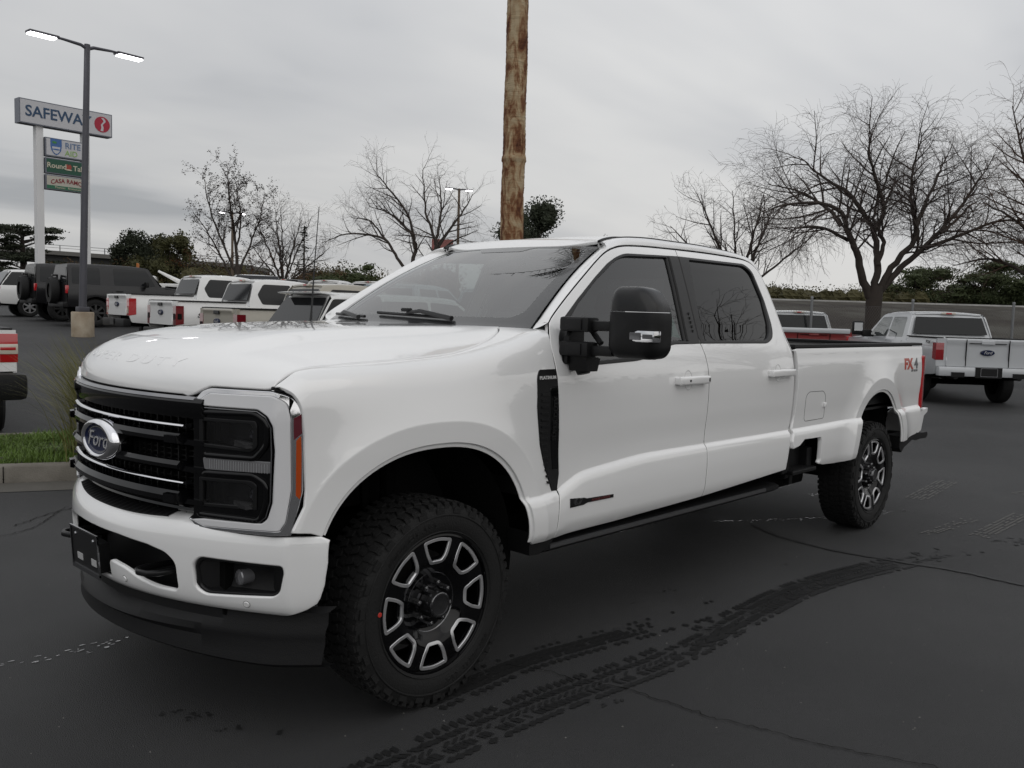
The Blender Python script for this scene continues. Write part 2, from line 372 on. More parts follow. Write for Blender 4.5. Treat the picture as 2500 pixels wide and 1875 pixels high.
def panel(name, loops, f, m, parent, h=.03, depth=.016, lip=.0035, mirror=False, off=0., hint=None, bh=None, feat=None):
    """sheet cut to an outline (with holes) in a surface's own (u,v), lying on the surface f, with rolled edges and a flange of real depth"""
    if not isinstance(loops[0][0], (tuple, list, np.ndarray)): loops = [loops]
    bh = bh or h; L = []; Io = []
    for k, lp in enumerate(loops):
        P = resample(lp, bh); A = area2(P)
        if (A < 0) != (k > 0): P = P[::-1]
        I, m_ = inset(P, lip); L.append(P); Io.append((I, m_))
    o0 = Io[0][0]; lo = o0.min(0); hi = o0.max(0)
    gx_, gy_ = np.meshgrid(np.arange(lo[0]+h*.5, hi[0], h), np.arange(lo[1]+h*.5, hi[1], h)); G = np.stack([gx_.ravel(), gy_.ravel()], 1)
    if len(G):
        keep = inpoly(G, o0)
        for I, _ in Io[1:]: keep &= ~inpoly(G, I)
        G = G[keep]
    if feat is not None:
        Fp = np.concatenate([resample(q, h*.7, False) for q in feat]); kf = inpoly(Fp, o0)
        for I, _ in Io[1:]: kf &= ~inpoly(Fp, I)
        Fp = Fp[kf]
        if len(Fp):
            for I, _ in Io:
                d = np.min(np.hypot(Fp[:, None, 0]-I[None, :, 0], Fp[:, None, 1]-I[None, :, 1]), axis=1); Fp = Fp[d > .004]
        if len(Fp) and len(G):
            d = np.min(np.hypot(G[:, None, 0]-Fp[None, :, 0], G[:, None, 1]-Fp[None, :, 1]), axis=1); G = G[d > h*.35]
        for I, _ in Io:
            if len(G):
                d = np.min(np.hypot(G[:, None, 0]-I[None, :, 0], G[:, None, 1]-I[None, :, 1]), axis=1); G = G[d > h*.45]
    pts = [Vector(q) for I, _ in Io for q in I]; ed = []; s0 = 0
    for I, _ in Io:
        n = len(I); ed += [(s0+i, s0+(i+1) % n) for i in range(n)]; s0 += n
    if feat is not None and len(Fp): G = np.concatenate([G, Fp]) if len(G) else Fp
    allp = pts + [Vector(q) for q in G]
    vs, _, fs, orig, _, _ = delaunay_2d_cdt(allp, ed, [], 0, 1e-6)
    V2 = np.array([tuple(v) for v in vs]); T = np.array([tuple(t) for t in fs if len(t) == 3]); C = V2[T].mean(1)
    keep = inpoly(C, o0)
    for I, _ in Io[1:]: keep &= ~inpoly(C, I)
    T = T[keep]
    a, b, c = V2[T[:, 0]], V2[T[:, 1]], V2[T[:, 2]]
    ar = (b[:, 0]-a[:, 0])*(c[:, 1]-a[:, 1]) - (b[:, 1]-a[:, 1])*(c[:, 0]-a[:, 0]); T[ar < 0] = T[ar < 0][:, ::-1]
    mp_ = {}
    for i, oo in enumerate(orig):
        for q in oo: mp_[q] = i
    X = np.stack(f(V2[:, 0], V2[:, 1]), 1); Nn = fnormal(f, V2)
    hint = np.array(hint if hint is not None else (0, 1, 0), float)
    sg = 1. if (Nn @ hint).sum() > 0 else -1.
    Nn = Nn*sg; X = X + Nn*off
    verts = [X]; norms = [Nn]; F = [tuple(t) if sg > 0 else tuple(t[::-1]) for t in T]; base = len(X); s0 = 0
    for P, (I, _) in zip(L, Io):
        n = len(P); inner = [mp_[s0+i] for i in range(n)]; s0 += n
        XP = np.stack(f(P[:, 0], P[:, 1]), 1); NP = fnormal(f, P)*sg
        XI = np.stack(f(I[:, 0], I[:, 1]), 1); O = XP - XI; O -= (O*NP).sum(1)[:, None]*NP; O /= np.maximum(np.linalg.norm(O, axis=1), 1e-9)[:, None]
        verts += [XP + NP*(off - lip*.7), XP + NP*(off - depth)]; norms += [NP*.55 + O*.83, O]
        for i in range(n):
            j = (i+1) % n; a_, b_, c_, d_ = inner[i], inner[j], base+j, base+i
            q1 = (a_, d_, c_, b_); q2 = (base+i, base+n+i, base+n+j, base+j)
            if sg < 0: q1 = q1[::-1]; q2 = q2[::-1]
            if a_ != b_: F.append(q1)
            F.append(q2)
        base += 2*n
    V = np.concatenate(verts); NN = np.concatenate(norms)
    if mirror: V = V*[1, -1, 1]; NN = NN*[1, -1, 1]; F = [q[::-1] for q in F]
    return mesh_obj(name, V, F, m, parent, True, normals=NN)
def ribbon(name, line, f, w, t, m, parent, mirror=False, closed=False, off=0., h=.03, hint=(0, 1, 0)):
    """raised band of width w, thickness t following a line on surface f"""
    P = resample(line, h, closed); n = len(P)
    if closed: tn = np.roll(P, -1, 0) - np.roll(P, 1, 0)
    else: tn = np.gradient(P, axis=0)
    tn /= np.maximum(np.linalg.norm(tn, axis=1), 1e-9)[:, None]; nn = np.stack([-tn[:, 1], tn[:, 0]], 1)
    A = P + nn*w/2; B = P - nn*w/2; A1 = P + nn*w*.32; B1 = P - nn*w*.32; NA = fnormal(f, P); sg = 1 if (NA@np.array(hint, float)).sum() > 0 else -1; NA *= sg
    rows = [np.stack(f(A[:, 0], A[:, 1]), 1)+NA*(off-.002), np.stack(f(A[:, 0], A[:, 1]), 1)+NA*(off+t*.5), np.stack(f(A1[:, 0], A1[:, 1]), 1)+NA*(off+t), np.stack(f(B1[:, 0], B1[:, 1]), 1)+NA*(off+t), np.stack(f(B[:, 0], B[:, 1]), 1)+NA*(off+t*.5), np.stack(f(B[:, 0], B[:, 1]), 1)+NA*(off-.002)]
    mb = MB(); mb.grid([r for r in rows], cv=closed)
    if not closed: mb.add([r[0] for r in rows], [tuple(range(6))]); mb.add([r[-1] for r in rows], [tuple(range(6))])
    return mb.build(name, m, parent, mirror=mirror, autos=50)
def text_mesh(txt, size=1., shear=0., bold=0., spacing=1., xs=1., align='CENTER'):
    c = bpy.data.curves.new('t', 'FONT'); c.body = txt; c.size = size; c.shear = shear; c.offset = bold; c.space_character = spacing
    c.align_x = align; c.align_y = 'CENTER'; c.resolution_u = 3
    o = bpy.data.objects.new('t', c); COL.objects.link(o); dg = bpy.context.evaluated_depsgraph_get(); dg.update()
    me = o.evaluated_get(dg).to_mesh(); V = [(v.co.x*xs, v.co.y) for v in me.vertices]; F = [tuple(p.vertices) for p in me.polygons]
    o.evaluated_get(dg).to_mesh_clear(); bpy.data.objects.remove(o); bpy.data.curves.remove(c)
    return V, F
def text_on(name, txt, f, org, udir, size, m, parent, t=.003, **kw):
    """lettering laid on surface f: text x runs along udir in (u,v), y is perpendicular (left-hand)"""
    V, F = text_mesh(txt, size, **kw); ud = np.array(udir, float); ud /= np.linalg.norm(ud); vd_ = np.array([-ud[1], ud[0]])
    flipv = kw.pop('flipv', False)
    U = np.array([np.array(org) + ud*a + vd_*b for a, b in V]); X = np.stack(f(U[:, 0], U[:, 1]), 1); Nn = fnormal(f, U)
    return X, Nn, F
def flat_text(name, txt, org, xd, yd, size, m, parent, t=.003, **kw):
    V, F = text_mesh(txt, size, **kw); org = Vector(org); xd = Vector(xd).normalized(); yd = Vector(yd).normalized(); n = xd.cross(yd)
    n0 = len(V); W_ = [org + xd*a + yd*b + n*t for a, b in V] + [org + xd*a + yd*b for a, b in V]
    cnt = {}
    for f in F:
        for i in range(len(f)):
            e_ = (f[i], f[(i+1) % len(f)]); cnt[e_] = 1
    F2 = list(F)
    for (a, b) in cnt:
        if (b, a) not in cnt: F2.append((a, a+n0, b+n0, b))
    return mesh_obj(name, W_, F2, m, parent, False)
def surf_text(name, txt, fxyz, size, m, parent, t=.003, **kw):
    """fxyz(a,b)->point for text coords; relief thickness t along the local normal"""
    V, F = text_mesh(txt, size, **kw); A = np.array(V)
    X = np.stack(fxyz(A[:, 0], A[:, 1]), 1); Nn = fnormal(lambda u, v: fxyz(u, v), A)
    n0 = len(V); W_ = np.concatenate([X + Nn*t, X - Nn*.002]); cnt = {}
    for f in F:
        for i in range(len(f)): cnt[(f[i], f[(i+1) % len(f)])] = 1
    F2 = list(F) + [(a, a+n0, b+n0, b) for (a, b) in cnt if (b, a) not in cnt]
    return mesh_obj(name, W_, F2, m, parent, False)
def copy_tree(o, parent=None):
    c = o.copy(); COL.objects.link(c)
    if parent is not None: c.parent = parent
    for ch in o.children: copy_tree(ch, c)
    return c
# ================================================================= THE PARKED WHITE PICKUP IN FRONT
T = empty('pickup_truck', (0, 0, 0), 0, 'big glossy white crew cab pickup with black grille and chrome oval emblem, filling the foreground', 'pickup truck')
def sidef(u, v): return u, side_y(u, v), v
def bis(g, a, b, n=40):
    ga = g(a)
    for _ in range(n):
        m_ = (a+b)/2
        if (g(m_) > 0) == (ga > 0): a = m_
        else: b = m_
    return (a+b)/2
def off_line(P, d):
    """shift an open line sideways"""
    P = np.array(P, float); t = np.gradient(P, axis=0); t /= np.linalg.norm(t, axis=1)[:, None]; return [tuple(q) for q in P + np.stack([-t[:, 1], t[:, 0]], 1)*d]
DOORF = curve([(-.702, .578), (-.722, .72), (-.738, .80), (-.752, .876), (-.740, 1.0), (-.724, 1.19), (-.716, 1.33), (-.706, 1.43), (-.712, 1.50), (-.737, 1.575)], 36)
FRAME = curve([(-.737, 1.575), (-.775, 1.606), (-.868, 1.668), (-1.0, 1.750), (-1.13, 1.828), (-1.232, 1.888), (-1.33, 1.940), (-1.43, 1.975), (-1.55, 1.996), (-1.75, 2.007), (-2.056, 2.013)], 60)
SPLIT = curve([(-2.056, 2.013), (-2.044, 1.95), (-2.020, 1.744), (-1.990, 1.51), (-2.006, 1.46), (-2.034, 1.326), (-2.040, 1.115), (-2.030, .902), (-2.018, .74), (-2.012, .602)], 40)
FRAME2 = curve([(-2.056, 2.013), (-2.389, 2.015), (-2.70, 2.010), (-2.86, 2.000), (-2.94, 1.975), (-2.99, 1.925), (-3.018, 1.85), (-3.042, 1.70), (-3.058, 1.52), (-3.090, 1.38), (-3.10, 1.25), (-3.10, 1.0), (-3.075, .91), (-3.035, .80), (-3.000, .648)], 70)
BED_E = off_line(FRAME2[-26:], 0)
def arch_pts(which, z0, z1, off=0., n=44):
    cx_, a, b, ex = (.03, .56, .53, 2.35) if which == 'f' else (-4.585, .485, .545, 2.05)
    a += off; b += off; r = []
    ta = bis(lambda t: .56 + b*abs(math.sin(t))**(2/ex) - z0, 0, math.pi/2) if z0 > .56 else 0
    tb = math.pi - (bis(lambda t: .56 + b*abs(math.sin(t))**(2/ex) - z1, 0, math.pi/2) if z1 > .56 else 0)
    for i in range(n+1):
        t = ta + (tb-ta)*i/n; c = math.cos(t)
        r.append((cx_ + math.copysign(abs(c)**(2/ex), c)*a, .56 + b*abs(math.sin(t))**(2/ex)))
    return r       # from the front foot over the top to the rear foot
def inv_v(x, y): return bis(lambda v: float(fender(x, v)[1]) - y, .9, 2.2)
SEAM = curve([(-.640, .66), (-.56, .735), (-.44, .80), (-.28, .853), (-.1, .880), (.1, .888), (.3, .886), (.5, .874), (.6, .864), (.66, .860), (.690, .858)], 50)
def s_of(x, y): return bis(lambda s: float(hood(s, y)[0]) - x, 0, HS_END)
def s_of_z(z, y): return bis(lambda s: float(hood(s, y)[2]) - z, .6, HS_END)
CZL = [[(x, float(CREASE(x)) + d) for x in np.arange(-5.6, -.50, .02)] for d in (-.045, -.032, -.022, -.012, -.004, .003, .012, .025)]
def rho_line(which, r): return arch_pts(which, .58, .62, off=0.) if r == 1 else [( (.03 if which == 'f' else -4.585) + (x - (.03 if which == 'f' else -4.585))*r, .56 + (z-.56)*r) for x, z in arch_pts(which, .56, .56)]
FF_ = [rho_line('f', r) for r in (1.13, 1.155, 1.175, 1.20, 1.24)]; FR_ = [rho_line('r', r) for r in (1.13, 1.155, 1.175, 1.20, 1.24)]
for mir, sd in ((False, 'driver'), (True, 'passenger')):
    # ---- fender with the wheel opening cut in
    fr = [(x+.0055, z) for x, z in DOORF if z < 1.56]
    top = [(x, inv_v(x, y+.0035+.0025*float(sstep(.3, .6, x)))) for x, y in SEAM]
    frontedge = [(.684, inv_v(.684, .875)), (.668, inv_v(.668, .902)), (.650, 1.302), (.634, 1.272), (.622, 1.24), (.614, 1.16), (.614, .97), (.622, .91), (.668, .822)]
    ar = arch_pts('f', .795, .60)
    out_ = fr + [( -.690, 1.66)] + top + frontedge + [(.60, .815)] + ar + [(-.532, .583)]
    # remove the stub at the cowl corner
    out_ = fr + top + frontedge + [(.60, .812)] + ar + [(-.532, .583)]
    panel('fender', out_, fender, PAINT, T, h=.022, bh=.012, mirror=mir, depth=.022, hint=(0, 1, .4), feat=CZL + FF_)
    lip = arch_pts('f', .80, .60, off=-.004)
    ribbon('arch_lip', lip, lambda u, v: (u, side_y(u, v)-.016, v), .028, .004, mat('white_paint_lip', (.80, .80, .795), .5), T, mirror=mir)
    ribbon('arch_lip', arch_pts('r', .62, .66, off=-.004), lambda u, v: (u, side_y(u, v)-.016, v), .028, .004, MATS['white_paint_lip'], T, mirror=mir)
    # ---- black vent panel let into the fender, ahead of the door
    vent = [(-.572, 1.335, .03), (-.590, 1.367, .01), (-.705, 1.367, .002), (-.7105, 1.33), (-.719, 1.19), (-.735, 1.0), (-.7465, .876), (-.733, .80, .003), (-.690, .803, .004), (-.628, .93), (-.594, 1.03), (-.570, 1.20)]
    vp = panel('side_vent', rnd(vent, .006), fender, PLASTB, T, h=.03, bh=.015, mirror=mir, depth=.012, off=.005, hint=(0, 1, 0))
    inner = [(-.655, 1.285, .01), (-.708, 1.29, .002), (-.728, 1.08), (-.738, .90, .004), (-.690, .90, .01), (-.668, 1.05)]
    panel('vent_recess', rnd(inner, .008), fender, GLOSSB, vp, h=.03, mirror=mir, depth=.004, off=.0075, hint=(0, 1, 0))
    rb = MB()
    for k in range(15):
        z = .845 + k*.029; xa = -.588 - .10*max(0, (1.04-z))/.2*.55 - .004; xb = -.648 - max(0, 1.0-z)*.1
        if z > 1.29: continue
        P = [(xa-.004, z), (xb, z-.004), (xb, z+.008), (xa-.004, z+.010)]
        Y = [float(side_y(q[0], q[1]))+.004 for q in P]
        rb.add([(q[0], y+.0045, q[1]) for q, y in zip(P, Y)] + [(q[0], y-.004, q[1]) for q, y in zip(P, Y)], [(0, 1, 2, 3), (0, 4, 5, 1), (1, 5, 6, 2), (2, 6, 7, 3), (3, 7, 4, 0)])
    rb.build('vent_ribs', SATINB, vp, smooth=False, mirror=mir)
    if not mir:
        so = lambda a, b: (-.640 - a, side_y(-.640 - a, 1.330 + b) + .007, 1.330 + b)
        surf_text('lettering', 'PLATINUM', so, .021, mat('badge_silver', (.7, .7, .7), .3, .6), vp, t=.0015, bold=.0004, xs=1.12)
        so = lambda a, b: (-.700 - b, side_y(-.700 - b, 1.16 + a) + .0095, 1.16 + a)
        surf_text('lettering', 'SUPER DUTY', lambda a, b: (-.690 + b*1., side_y(-.69 + b, 1.14 + a) + .0095, 1.14 + a), .036, SATINB, vp, t=.002, bold=.001)
        bf = lambda a, b: (-.965 - a, side_y(-.965 - a, .735 - a*.0 + b) + .001, .735 + b)
        b1 = panel('door_badge', [(-.80, .756), (-.905, .748), (-.925, .742), (-1.135, .735), (-1.135, .719), (-.93, .721), (-.90, .714), (-.80, .713)], sidef, SATINB, T, h=.03, depth=.004, lip=.001, off=.004)
        surf_text('lettering', '6.7', lambda a, b: (-.852 - a, side_y(-.852 - a, .734 + b) + .005, .734 + b), .040, DCHROME, b1, t=.002, bold=.001, xs=1.25, shear=.2)
        surf_text('lettering', 'POWER STROKE', lambda a, b: (-1.03 - a, side_y(-1.03 - a, .728 + b) + .005, .728 + b), .017, mat('badge_red', (.12, .03, .03), .4), b1, t=.001, bold=.0003, xs=1.15, shear=.2)
    # ---- doors
    glF = [(-.862, 1.575), (-.99, 1.672), (-1.184, 1.793), (-1.412, 1.912, .08), (-1.506, 1.938, .06), (-1.915, 1.957, .01), (-1.893, 1.78), (-1.845, 1.491, .008), (-1.72, 1.489, .03), (-1.39, 1.412, .08), (-.96, 1.397), (-.862, 1.42, .01)]
    glR = [(-2.150, 1.958, .012), (-2.80, 1.960, .06), (-2.872, 1.922, .07), (-2.908, 1.745), (-2.882, 1.57, .07), (-2.80, 1.492, .07), (-2.04, 1.491, .008), (-2.085, 1.72)]
    glF = rnd(glF, .01); glR = rnd(glR, .01)
    bot = [(-2.008, .600), (-1.2, .580)]
    dF = DOORF + FRAME[1:-1] + [(x+.003, z) for x, z in SPLIT] + [(-1.2, .581)]
    def grow(lp, d): P = np.array([q[:2] for q in lp]); P = P if area2(P) > 0 else P[::-1]; return [tuple(q) for q in inset(P, -d)[0]]
    d1 = panel('front_door', [dF, grow(resample(glF, .02), .010)], sidef, PAINT, T, h=.03, bh=.014, mirror=mir, depth=.03, hint=(0, 1, 0), feat=CZL)
    dR = [(x-.003, z) for x, z in SPLIT[::-1]] + FRAME2[1:]
    d2 = panel('rear_door', [dR, grow(resample(glR, .02), .010)], sidef, PAINT, T, h=.03, bh=.014, mirror=mir, depth=.03, hint=(0, 1, 0), feat=CZL)
    trF = [(-.757, 1.388, .03), (-.764, 1.50, .04), (-.845, 1.598, .02), (-.994, 1.695), (-1.189, 1.813), (-1.325, 1.889), (-1.42, 1.930, .05), (-1.513, 1.955, .05), (-2.041, 1.974, .003), (-2.016, 1.744), (-1.9865, 1.511, .003), (-1.997, 1.475, .003), (-1.712, 1.472, .04), (-1.40, 1.393, .08), (-1.03, 1.379)]
    panel('window_trim', [rnd(trF, .012), off_loop if False else glF], sidef, SATINB, d1, h=.03, bh=.016, mirror=mir, depth=.03, off=.004, hint=(0, 1, 0))
    trR = [(-2.047, 1.974, .003), (-2.82, 1.976, .07), (-2.892, 1.935, .06), (-2.928, 1.745), (-2.922, 1.58, .05), (-2.89, 1.51, .04), (-2.80, 1.472, .05), (-2.002, 1.475, .003), (-1.9925, 1.511, .003), (-2.022, 1.744)]
    panel('window_trim', [rnd(trR, .012), glR], sidef, SATINB, d2, h=.03, bh=.016, mirror=mir, depth=.03, off=.004, hint=(0, 1, 0))
    sf_in = lambda u, v: (u, side_y(u, v) - .010, v)
    panel('window_glass', grow(resample(glF, .02), .010), sf_in, GLT, d1, h=.04, bh=.02, mirror=mir, depth=.003, lip=.001, hint=(0, 1, 0))
    panel('window_glass', grow(resample(glR, .02), .010), sf_in, GLD, d2, h=.04, bh=.02, mirror=mir, depth=.003, lip=.001, hint=(0, 1, 0))
    ribbon('pillar_seal', [(-1.935, 1.960), (-1.912, 1.78), (-1.862, 1.49)], sidef, .022, .005, RUBBER, d1, mirror=mir, off=.003)
    # keypad strip on the black pillar
    kp = MB()
    for k in range(5):
        z = 1.545 + k*.024; x = -1.945 - (z-1.545)*.10; y = float(side_y(x, z)); kp.box((x, y+.006, z), (.010, .006, .016))
    kp.build('entry_keypad', DCHROME, d1, smooth=False, mirror=mir)
    for sm, pr_ in ((DOORF, d1), (SPLIT, d1), (FRAME, d1), (FRAME2, d2)): ribbon('door_gap', sm, lambda u, v: (u, side_y(u, v)-.0048, v), .0115, .0012, VOID, pr_, mirror=mir)
    # ---- handles: bar over a dished cup
    for dd, hx, hz in ((d1, -1.838, 1.277), (d2, -2.892, 1.286)):
        cup = [(hx+.020+.042*math.cos(a), hz+.056*math.sin(a)) for a in np.linspace(0, 2*math.pi, 20, endpoint=False)]
        panel('handle_cup', cup, lambda u, v: (u, side_y(u, v) - .012*np.clip(1 - ((u-hx-.020)/.042)**2 - ((v-hz)/.056)**2, 0, 1), v), mat('cup_shade_paint', (.60, .60, .595), .4, coat=.8), dd, h=.012, bh=.01, depth=.002, lip=.002, off=.0025, mirror=mir)  # cup paint darkened to stand in for shade in the dish
        y0 = float(side_y(hx, hz)); hb = MB(); hb.box((hx, y0+.030, hz), (.305, .022, .046), bev=.010); hb.box((hx+.14, y0+.012, hz), (.024, .03, .040), bev=.006); hb.box((hx-.125, y0+.012, hz), (.05, .03, .040), bev=.006)
        h_ = hb.build('door_handle', PAINT, dd, mirror=mir, autos=60)
        if dd is d1 and not mir:
            kb = MB(); kb.box((hx+.06, y0+.0415, hz), (.014, .003, .012)); kb.box((hx-.138, y0+.0415, hz), (.012, .003, .02)); kb.build('lock_button', SATINB, h_, smooth=False)
    # ---- rear quarter of the cab + pillars + roof rail as one shell
    A3 = []; B3 = []
    base = [(-.712, 1.555)] + [(x+.004, z+.0045) for x, z in FRAME[1:24]]
    lineA = [(x+.0035, z+.005) for x, z in FRAME] + [(x, z+.006) for x, z in FRAME2[1:22]] + [(x-.006, z+.002) for x, z in FRAME2[22:]]
    lineA[0] = (-.7315, 1.579)
    n = len(lineA)
    LA = np.array(lineA); acc = np.concatenate([[0], np.cumsum(np.hypot(*np.diff(LA, axis=0).T))])
    kx = [0, .045, .30, .52, .70, .80, 1.0]       # stations along the pillar in metres matched to B
    def Bpt(i):
        x, z = LA[i]
        if x > -1.345:        # along the windshield edge
            t = (acc[i])/acc[np.argmin(np.abs(LA[:, 0]+1.345) + (LA[:, 1] < 1.8)*9)]
            q = wshield((.82+(.615-.82)*t)*1.0, t); return np.array([float(q[0]), float(q[1]), float(q[2])])
        if z > 1.90 and x > -2.95:
            xx = -1.43 + (x+1.345)/(2.95-1.345)*(3.06-1.43); y = .655 - .040*float(sstep(-1.62, -1.42, xx)) - .02*float(sstep(-2.85, -3.06, xx))
            q = roof(xx, y); return np.array([xx, y, float(q[2])])
        k = np.clip((1.965-z)/(1.965-.648), 0, 1)
        y = .635 + .30*float(sstep(0, .5, k)) + .0*k; return np.array([-3.06 - .038*float(sstep(0, .16, k)) + .01*k, y, min(2.03, 2.012 - (2.012-.648)*k)])
    rows = [[] for _ in range(9)]
    for i in range(n):
        x, z = LA[i]; A = np.array([x, float(side_y(x, z)), z]); Bq = Bpt(i)
        dd_ = Bq - A; outw = np.array([.25 if x > -1.4 else (-.5 if z < 1.96 else 0), .8, .5 if z > 1.6 else 0.]); outw = outw - dd_*(outw@dd_)/max(dd_@dd_, 1e-9); outw /= np.linalg.norm(outw)
        bul = .16*np.linalg.norm(dd_) if x > -2.95 else .12*np.linalg.norm(dd_)
        rows[0].append(A - np.array([0, .035, 0])); rows[1].append(A - np.array([0, .003, 0]))
        for k, s_ in enumerate((.04, .25, .5, .75, .96)): rows[2+k].append(A + dd_*s_ + outw*bul*4*s_*(1-s_)*.8)
        rows[7].append(Bq); rows[8].append(Bq - outw*.02)
    cs = MB(); cs.grid(rows); cs.build('cab_frame', PAINT, T, mirror=mir, autos=48)
    # black ditch strip on the roof edge
    st = []; rr = []
    for i in range(n):
        if rows[7][i][0] < -1.36 and rows[7][i][0] > -3.02 and LA[i][1] > 1.955: st.append(rows[7][i] + np.array([0, .004, -.001])); rr.append(.0060 + .018*max(0, 1-(-rows[7][i][0]-1.36)/.22))
    sb = MB(); sb.tube(st, rr, 8); sb.build('roof_ditch_strip', SATINB, T, mirror=mir)
    # ---- cargo bed side
    be = [(x-.056 - .010*float(sstep(1.0, 1.25, z)), z) for x, z in FRAME2 if z < 1.435]
    ar = arch_pts('r', .615, .655)
    bedo = [(-3.160, 1.437)] + [q for q in be if q[1] > .80] + [(-3.105, .778), (-3.19, .790), (-3.27, .827), (-3.52, .822), (-3.530, .80), (-3.532, .66), (-3.520, .632), (-3.60, .618), (-3.80, .606), (-3.95, .604)] + ar + [(-5.075, .656), (-5.42, .690), (-5.475, .72), (-5.505, .80), (-5.530, .93), (-5.532, 1.345), (-5.558, 1.372), (-5.560, 1.425), (-5.545, 1.437)]
    bs = panel('bed_side', bedo, lambda u, v: (u, side_y(u, v), v), PAINT, T, h=.026, bh=.014, mirror=mir, depth=.03, hint=(0, 1, 0), feat=CZL + FR_)
    fd = rnd([(-3.293, 1.113), (-3.335, 1.143), (-3.56, 1.140), (-3.602, 1.108), (-3.612, .945), (-3.30, .943)], .03)
    if not mir:
        ribbon('fuel_door', fd, lambda u, v: (u, side_y(u, v), v), .0032, .0006, mat('panel_gap', (.05, .05, .05), .8), bs, closed=True, h=.01, off=.0004)
        hb = MB(); y0 = float(side_y(-3.592, 1.04)); hb.box((-3.592, y0+.008, 1.042), (.018, .02, .034), bev=.006); hb.build('fuel_door_tab', PAINT, bs, autos=60)
        fx = lambda x0, z0: (lambda a, b: (x0 - a, side_y(x0 - a, z0 + b) + .0005, z0 + b))
        f1 = surf_text('side_badge', 'FX', fx(-5.205, 1.287), .118, mat('decal_red', (.42, .045, .02), .35, coat=.5), bs, t=.002, bold=.006, xs=1.35)
        surf_text('side_badge', '4', fx(-5.385, 1.287), .118, mat('decal_grey', (.10, .10, .105), .35, coat=.5), bs, t=.002, bold=.004, xs=1.35)
        surf_text('side_badge', 'OFF ROAD', fx(-5.345, 1.232), .026, MATS['decal_grey'], bs, t=.001, bold=.0006, xs=1.2)
    gw = MB(); gw.box((-3.128, .90, 1.08), (.012, .10, .68)); gw.build('cab_gap', mat('gap_brown', (.022, .014, .011), .9), T, mirror=mir, smooth=False)
    # step recess below the front of the bed
    rc = MB(); rc.box((-3.31, .80, .72), (.50, .14, .24)); rc.box((-3.50, .84, .66), (.07, .19, .17), bev=.01); rc.box((-3.14, .86, .68), (.10, .15, .17), bev=.01); rc.build('step_recess', PLASTB, T, mirror=mir, smooth=False)
    sp = MB(); sp.box((-3.35, .90, .600), (.36, .15, .030), bev=.008)
    for k in range(7): sp.box((-3.35 + .0, .84+k*.02, .6175), (.32, .006, .004))
    sp.box((-3.30, .82, .565), (.06, .10, .06), bev=.01); sp.box((-3.46, .80, .53), (.05, .05, .12), bev=.01); sp.build('bed_step', PLASTB, T, mirror=mir, smooth=False)
    # running board tucked under the sill
    rbd = MB()
    rbd.prism([(.80, .50), (.94, .505), (.972, .525), (.972, .545), (.94, .558), (.80, .56)], -.66, -2.98, 'yz'); rbd.build('running_board', PLASTB, T, mirror=mir, autos=40)
    tr_ = MB(); tr_.prism([(.968, .522), (.976, .530), (.976, .546), (.966, .550)], -.70, -2.80, 'yz'); tr_.build('running_board_trim', mat('satin_aluminium', (.16, .16, .165), .4, .8), T, mirror=mir, smooth=False)
    mf = MB(); mf.prism([(-.528, .64), (-.548, .60), (-.70, .582), (-.68, .56), (-.60, .525), (-.535, .53)], .86, .995, 'xz'); mf.build('sill_end_cap', PLASTB, T, mirror=mir, smooth=False); mf = MB(); mf.prism([(-5.05, .70), (-5.06, .60), (-5.11, .56), (-5.17, .60), (-5.45, .675), (-5.42, .70)], .87, .99, 'xz'); mf.build('splash_guard', PLASTB, T, mirror=mir, smooth=False)
    # wheelhouse tubs
    for cx_, rr_, zc_ in ((.03, .585, .52), (-4.585, .545, .55)):
        tb = MB(); tb.lathe([(.45, .1), (.45, rr_-.02), (.86, rr_)], 30, c=(cx_, 0, zc_), a0=-.15, a1=math.pi+.15); tb.build('wheelhouse', LINER, T, mirror=mir, fix=False)
# ---------------------------------------------------------------- hood
rear = [(-.648 + .022*(1-(y/.66)**2), y) for y in np.linspace(-.66, .66, 24)]
def hood_loop():
    L = [(s_of(x, y), y) for x, y in rear]
    L += [(s_of(x, y-.0045), y-.0045) for x, y in SEAM[1:]]
    zs = lambda a: 1.283 if a < .50 else 1.283 - .006 + .044*float(sstep(.50, .62, a))
    fe = [(s_of_z(zs(abs(y)) if abs(y) < .84 else 1.326, y), y) for y in np.linspace(.85, -.85, 70)]
    L += fe + [(s_of(x, y-.0045), -(y-.0045)) for x, y in SEAM[1:][::-1]]
    return L
HL = hood_loop()
HOOD = panel('hood', HL, hood, PAINT, T, h=.022, bh=.014, depth=.03, lip=.006, hint=(0, 0, 1))
def _hl(a, b):
    y = -a; s = s_of_z(1.405, 0)*np.ones_like(a) - b; return hood(s, y*1.)
hm = surf_text('hood_lettering', 'SUPER DUTY', lambda a, b: hood(np.full_like(np.asarray(a, float), s_of_z(1.395, .1)) - np.asarray(b, float), np.asarray(a, float)), .062, PAINT, HOOD, t=.0011, bold=.0, xs=1.9, spacing=1.3)
# engine bay filler so that no gap shows daylight
fb = MB(); fb.box((.12, 0, 1.12), (1.05, 1.0, .36)); fb.box((.0, 0, 1.34), (1.1, 1.3, .10)); fb.box((-.60, 0, 1.30), (.14, 1.5, .36)); fb.box((.66, 0, .95), (.06, 1.3, .5)); fb.build('engine_bay', VOID, T, smooth=False)
for mir in (False, True):
    gp = MB(); pts = [(x, y, float(fender(x, inv_v(x, y))[2]) - .008) for x, y in SEAM]
    gp.grid([[(x, y-.03, z) for x, y, z in pts], [(x, y+.025, z-.004) for x, y, z in pts]]); gp.build('hood_gutter', VOID, T, mirror=mir)
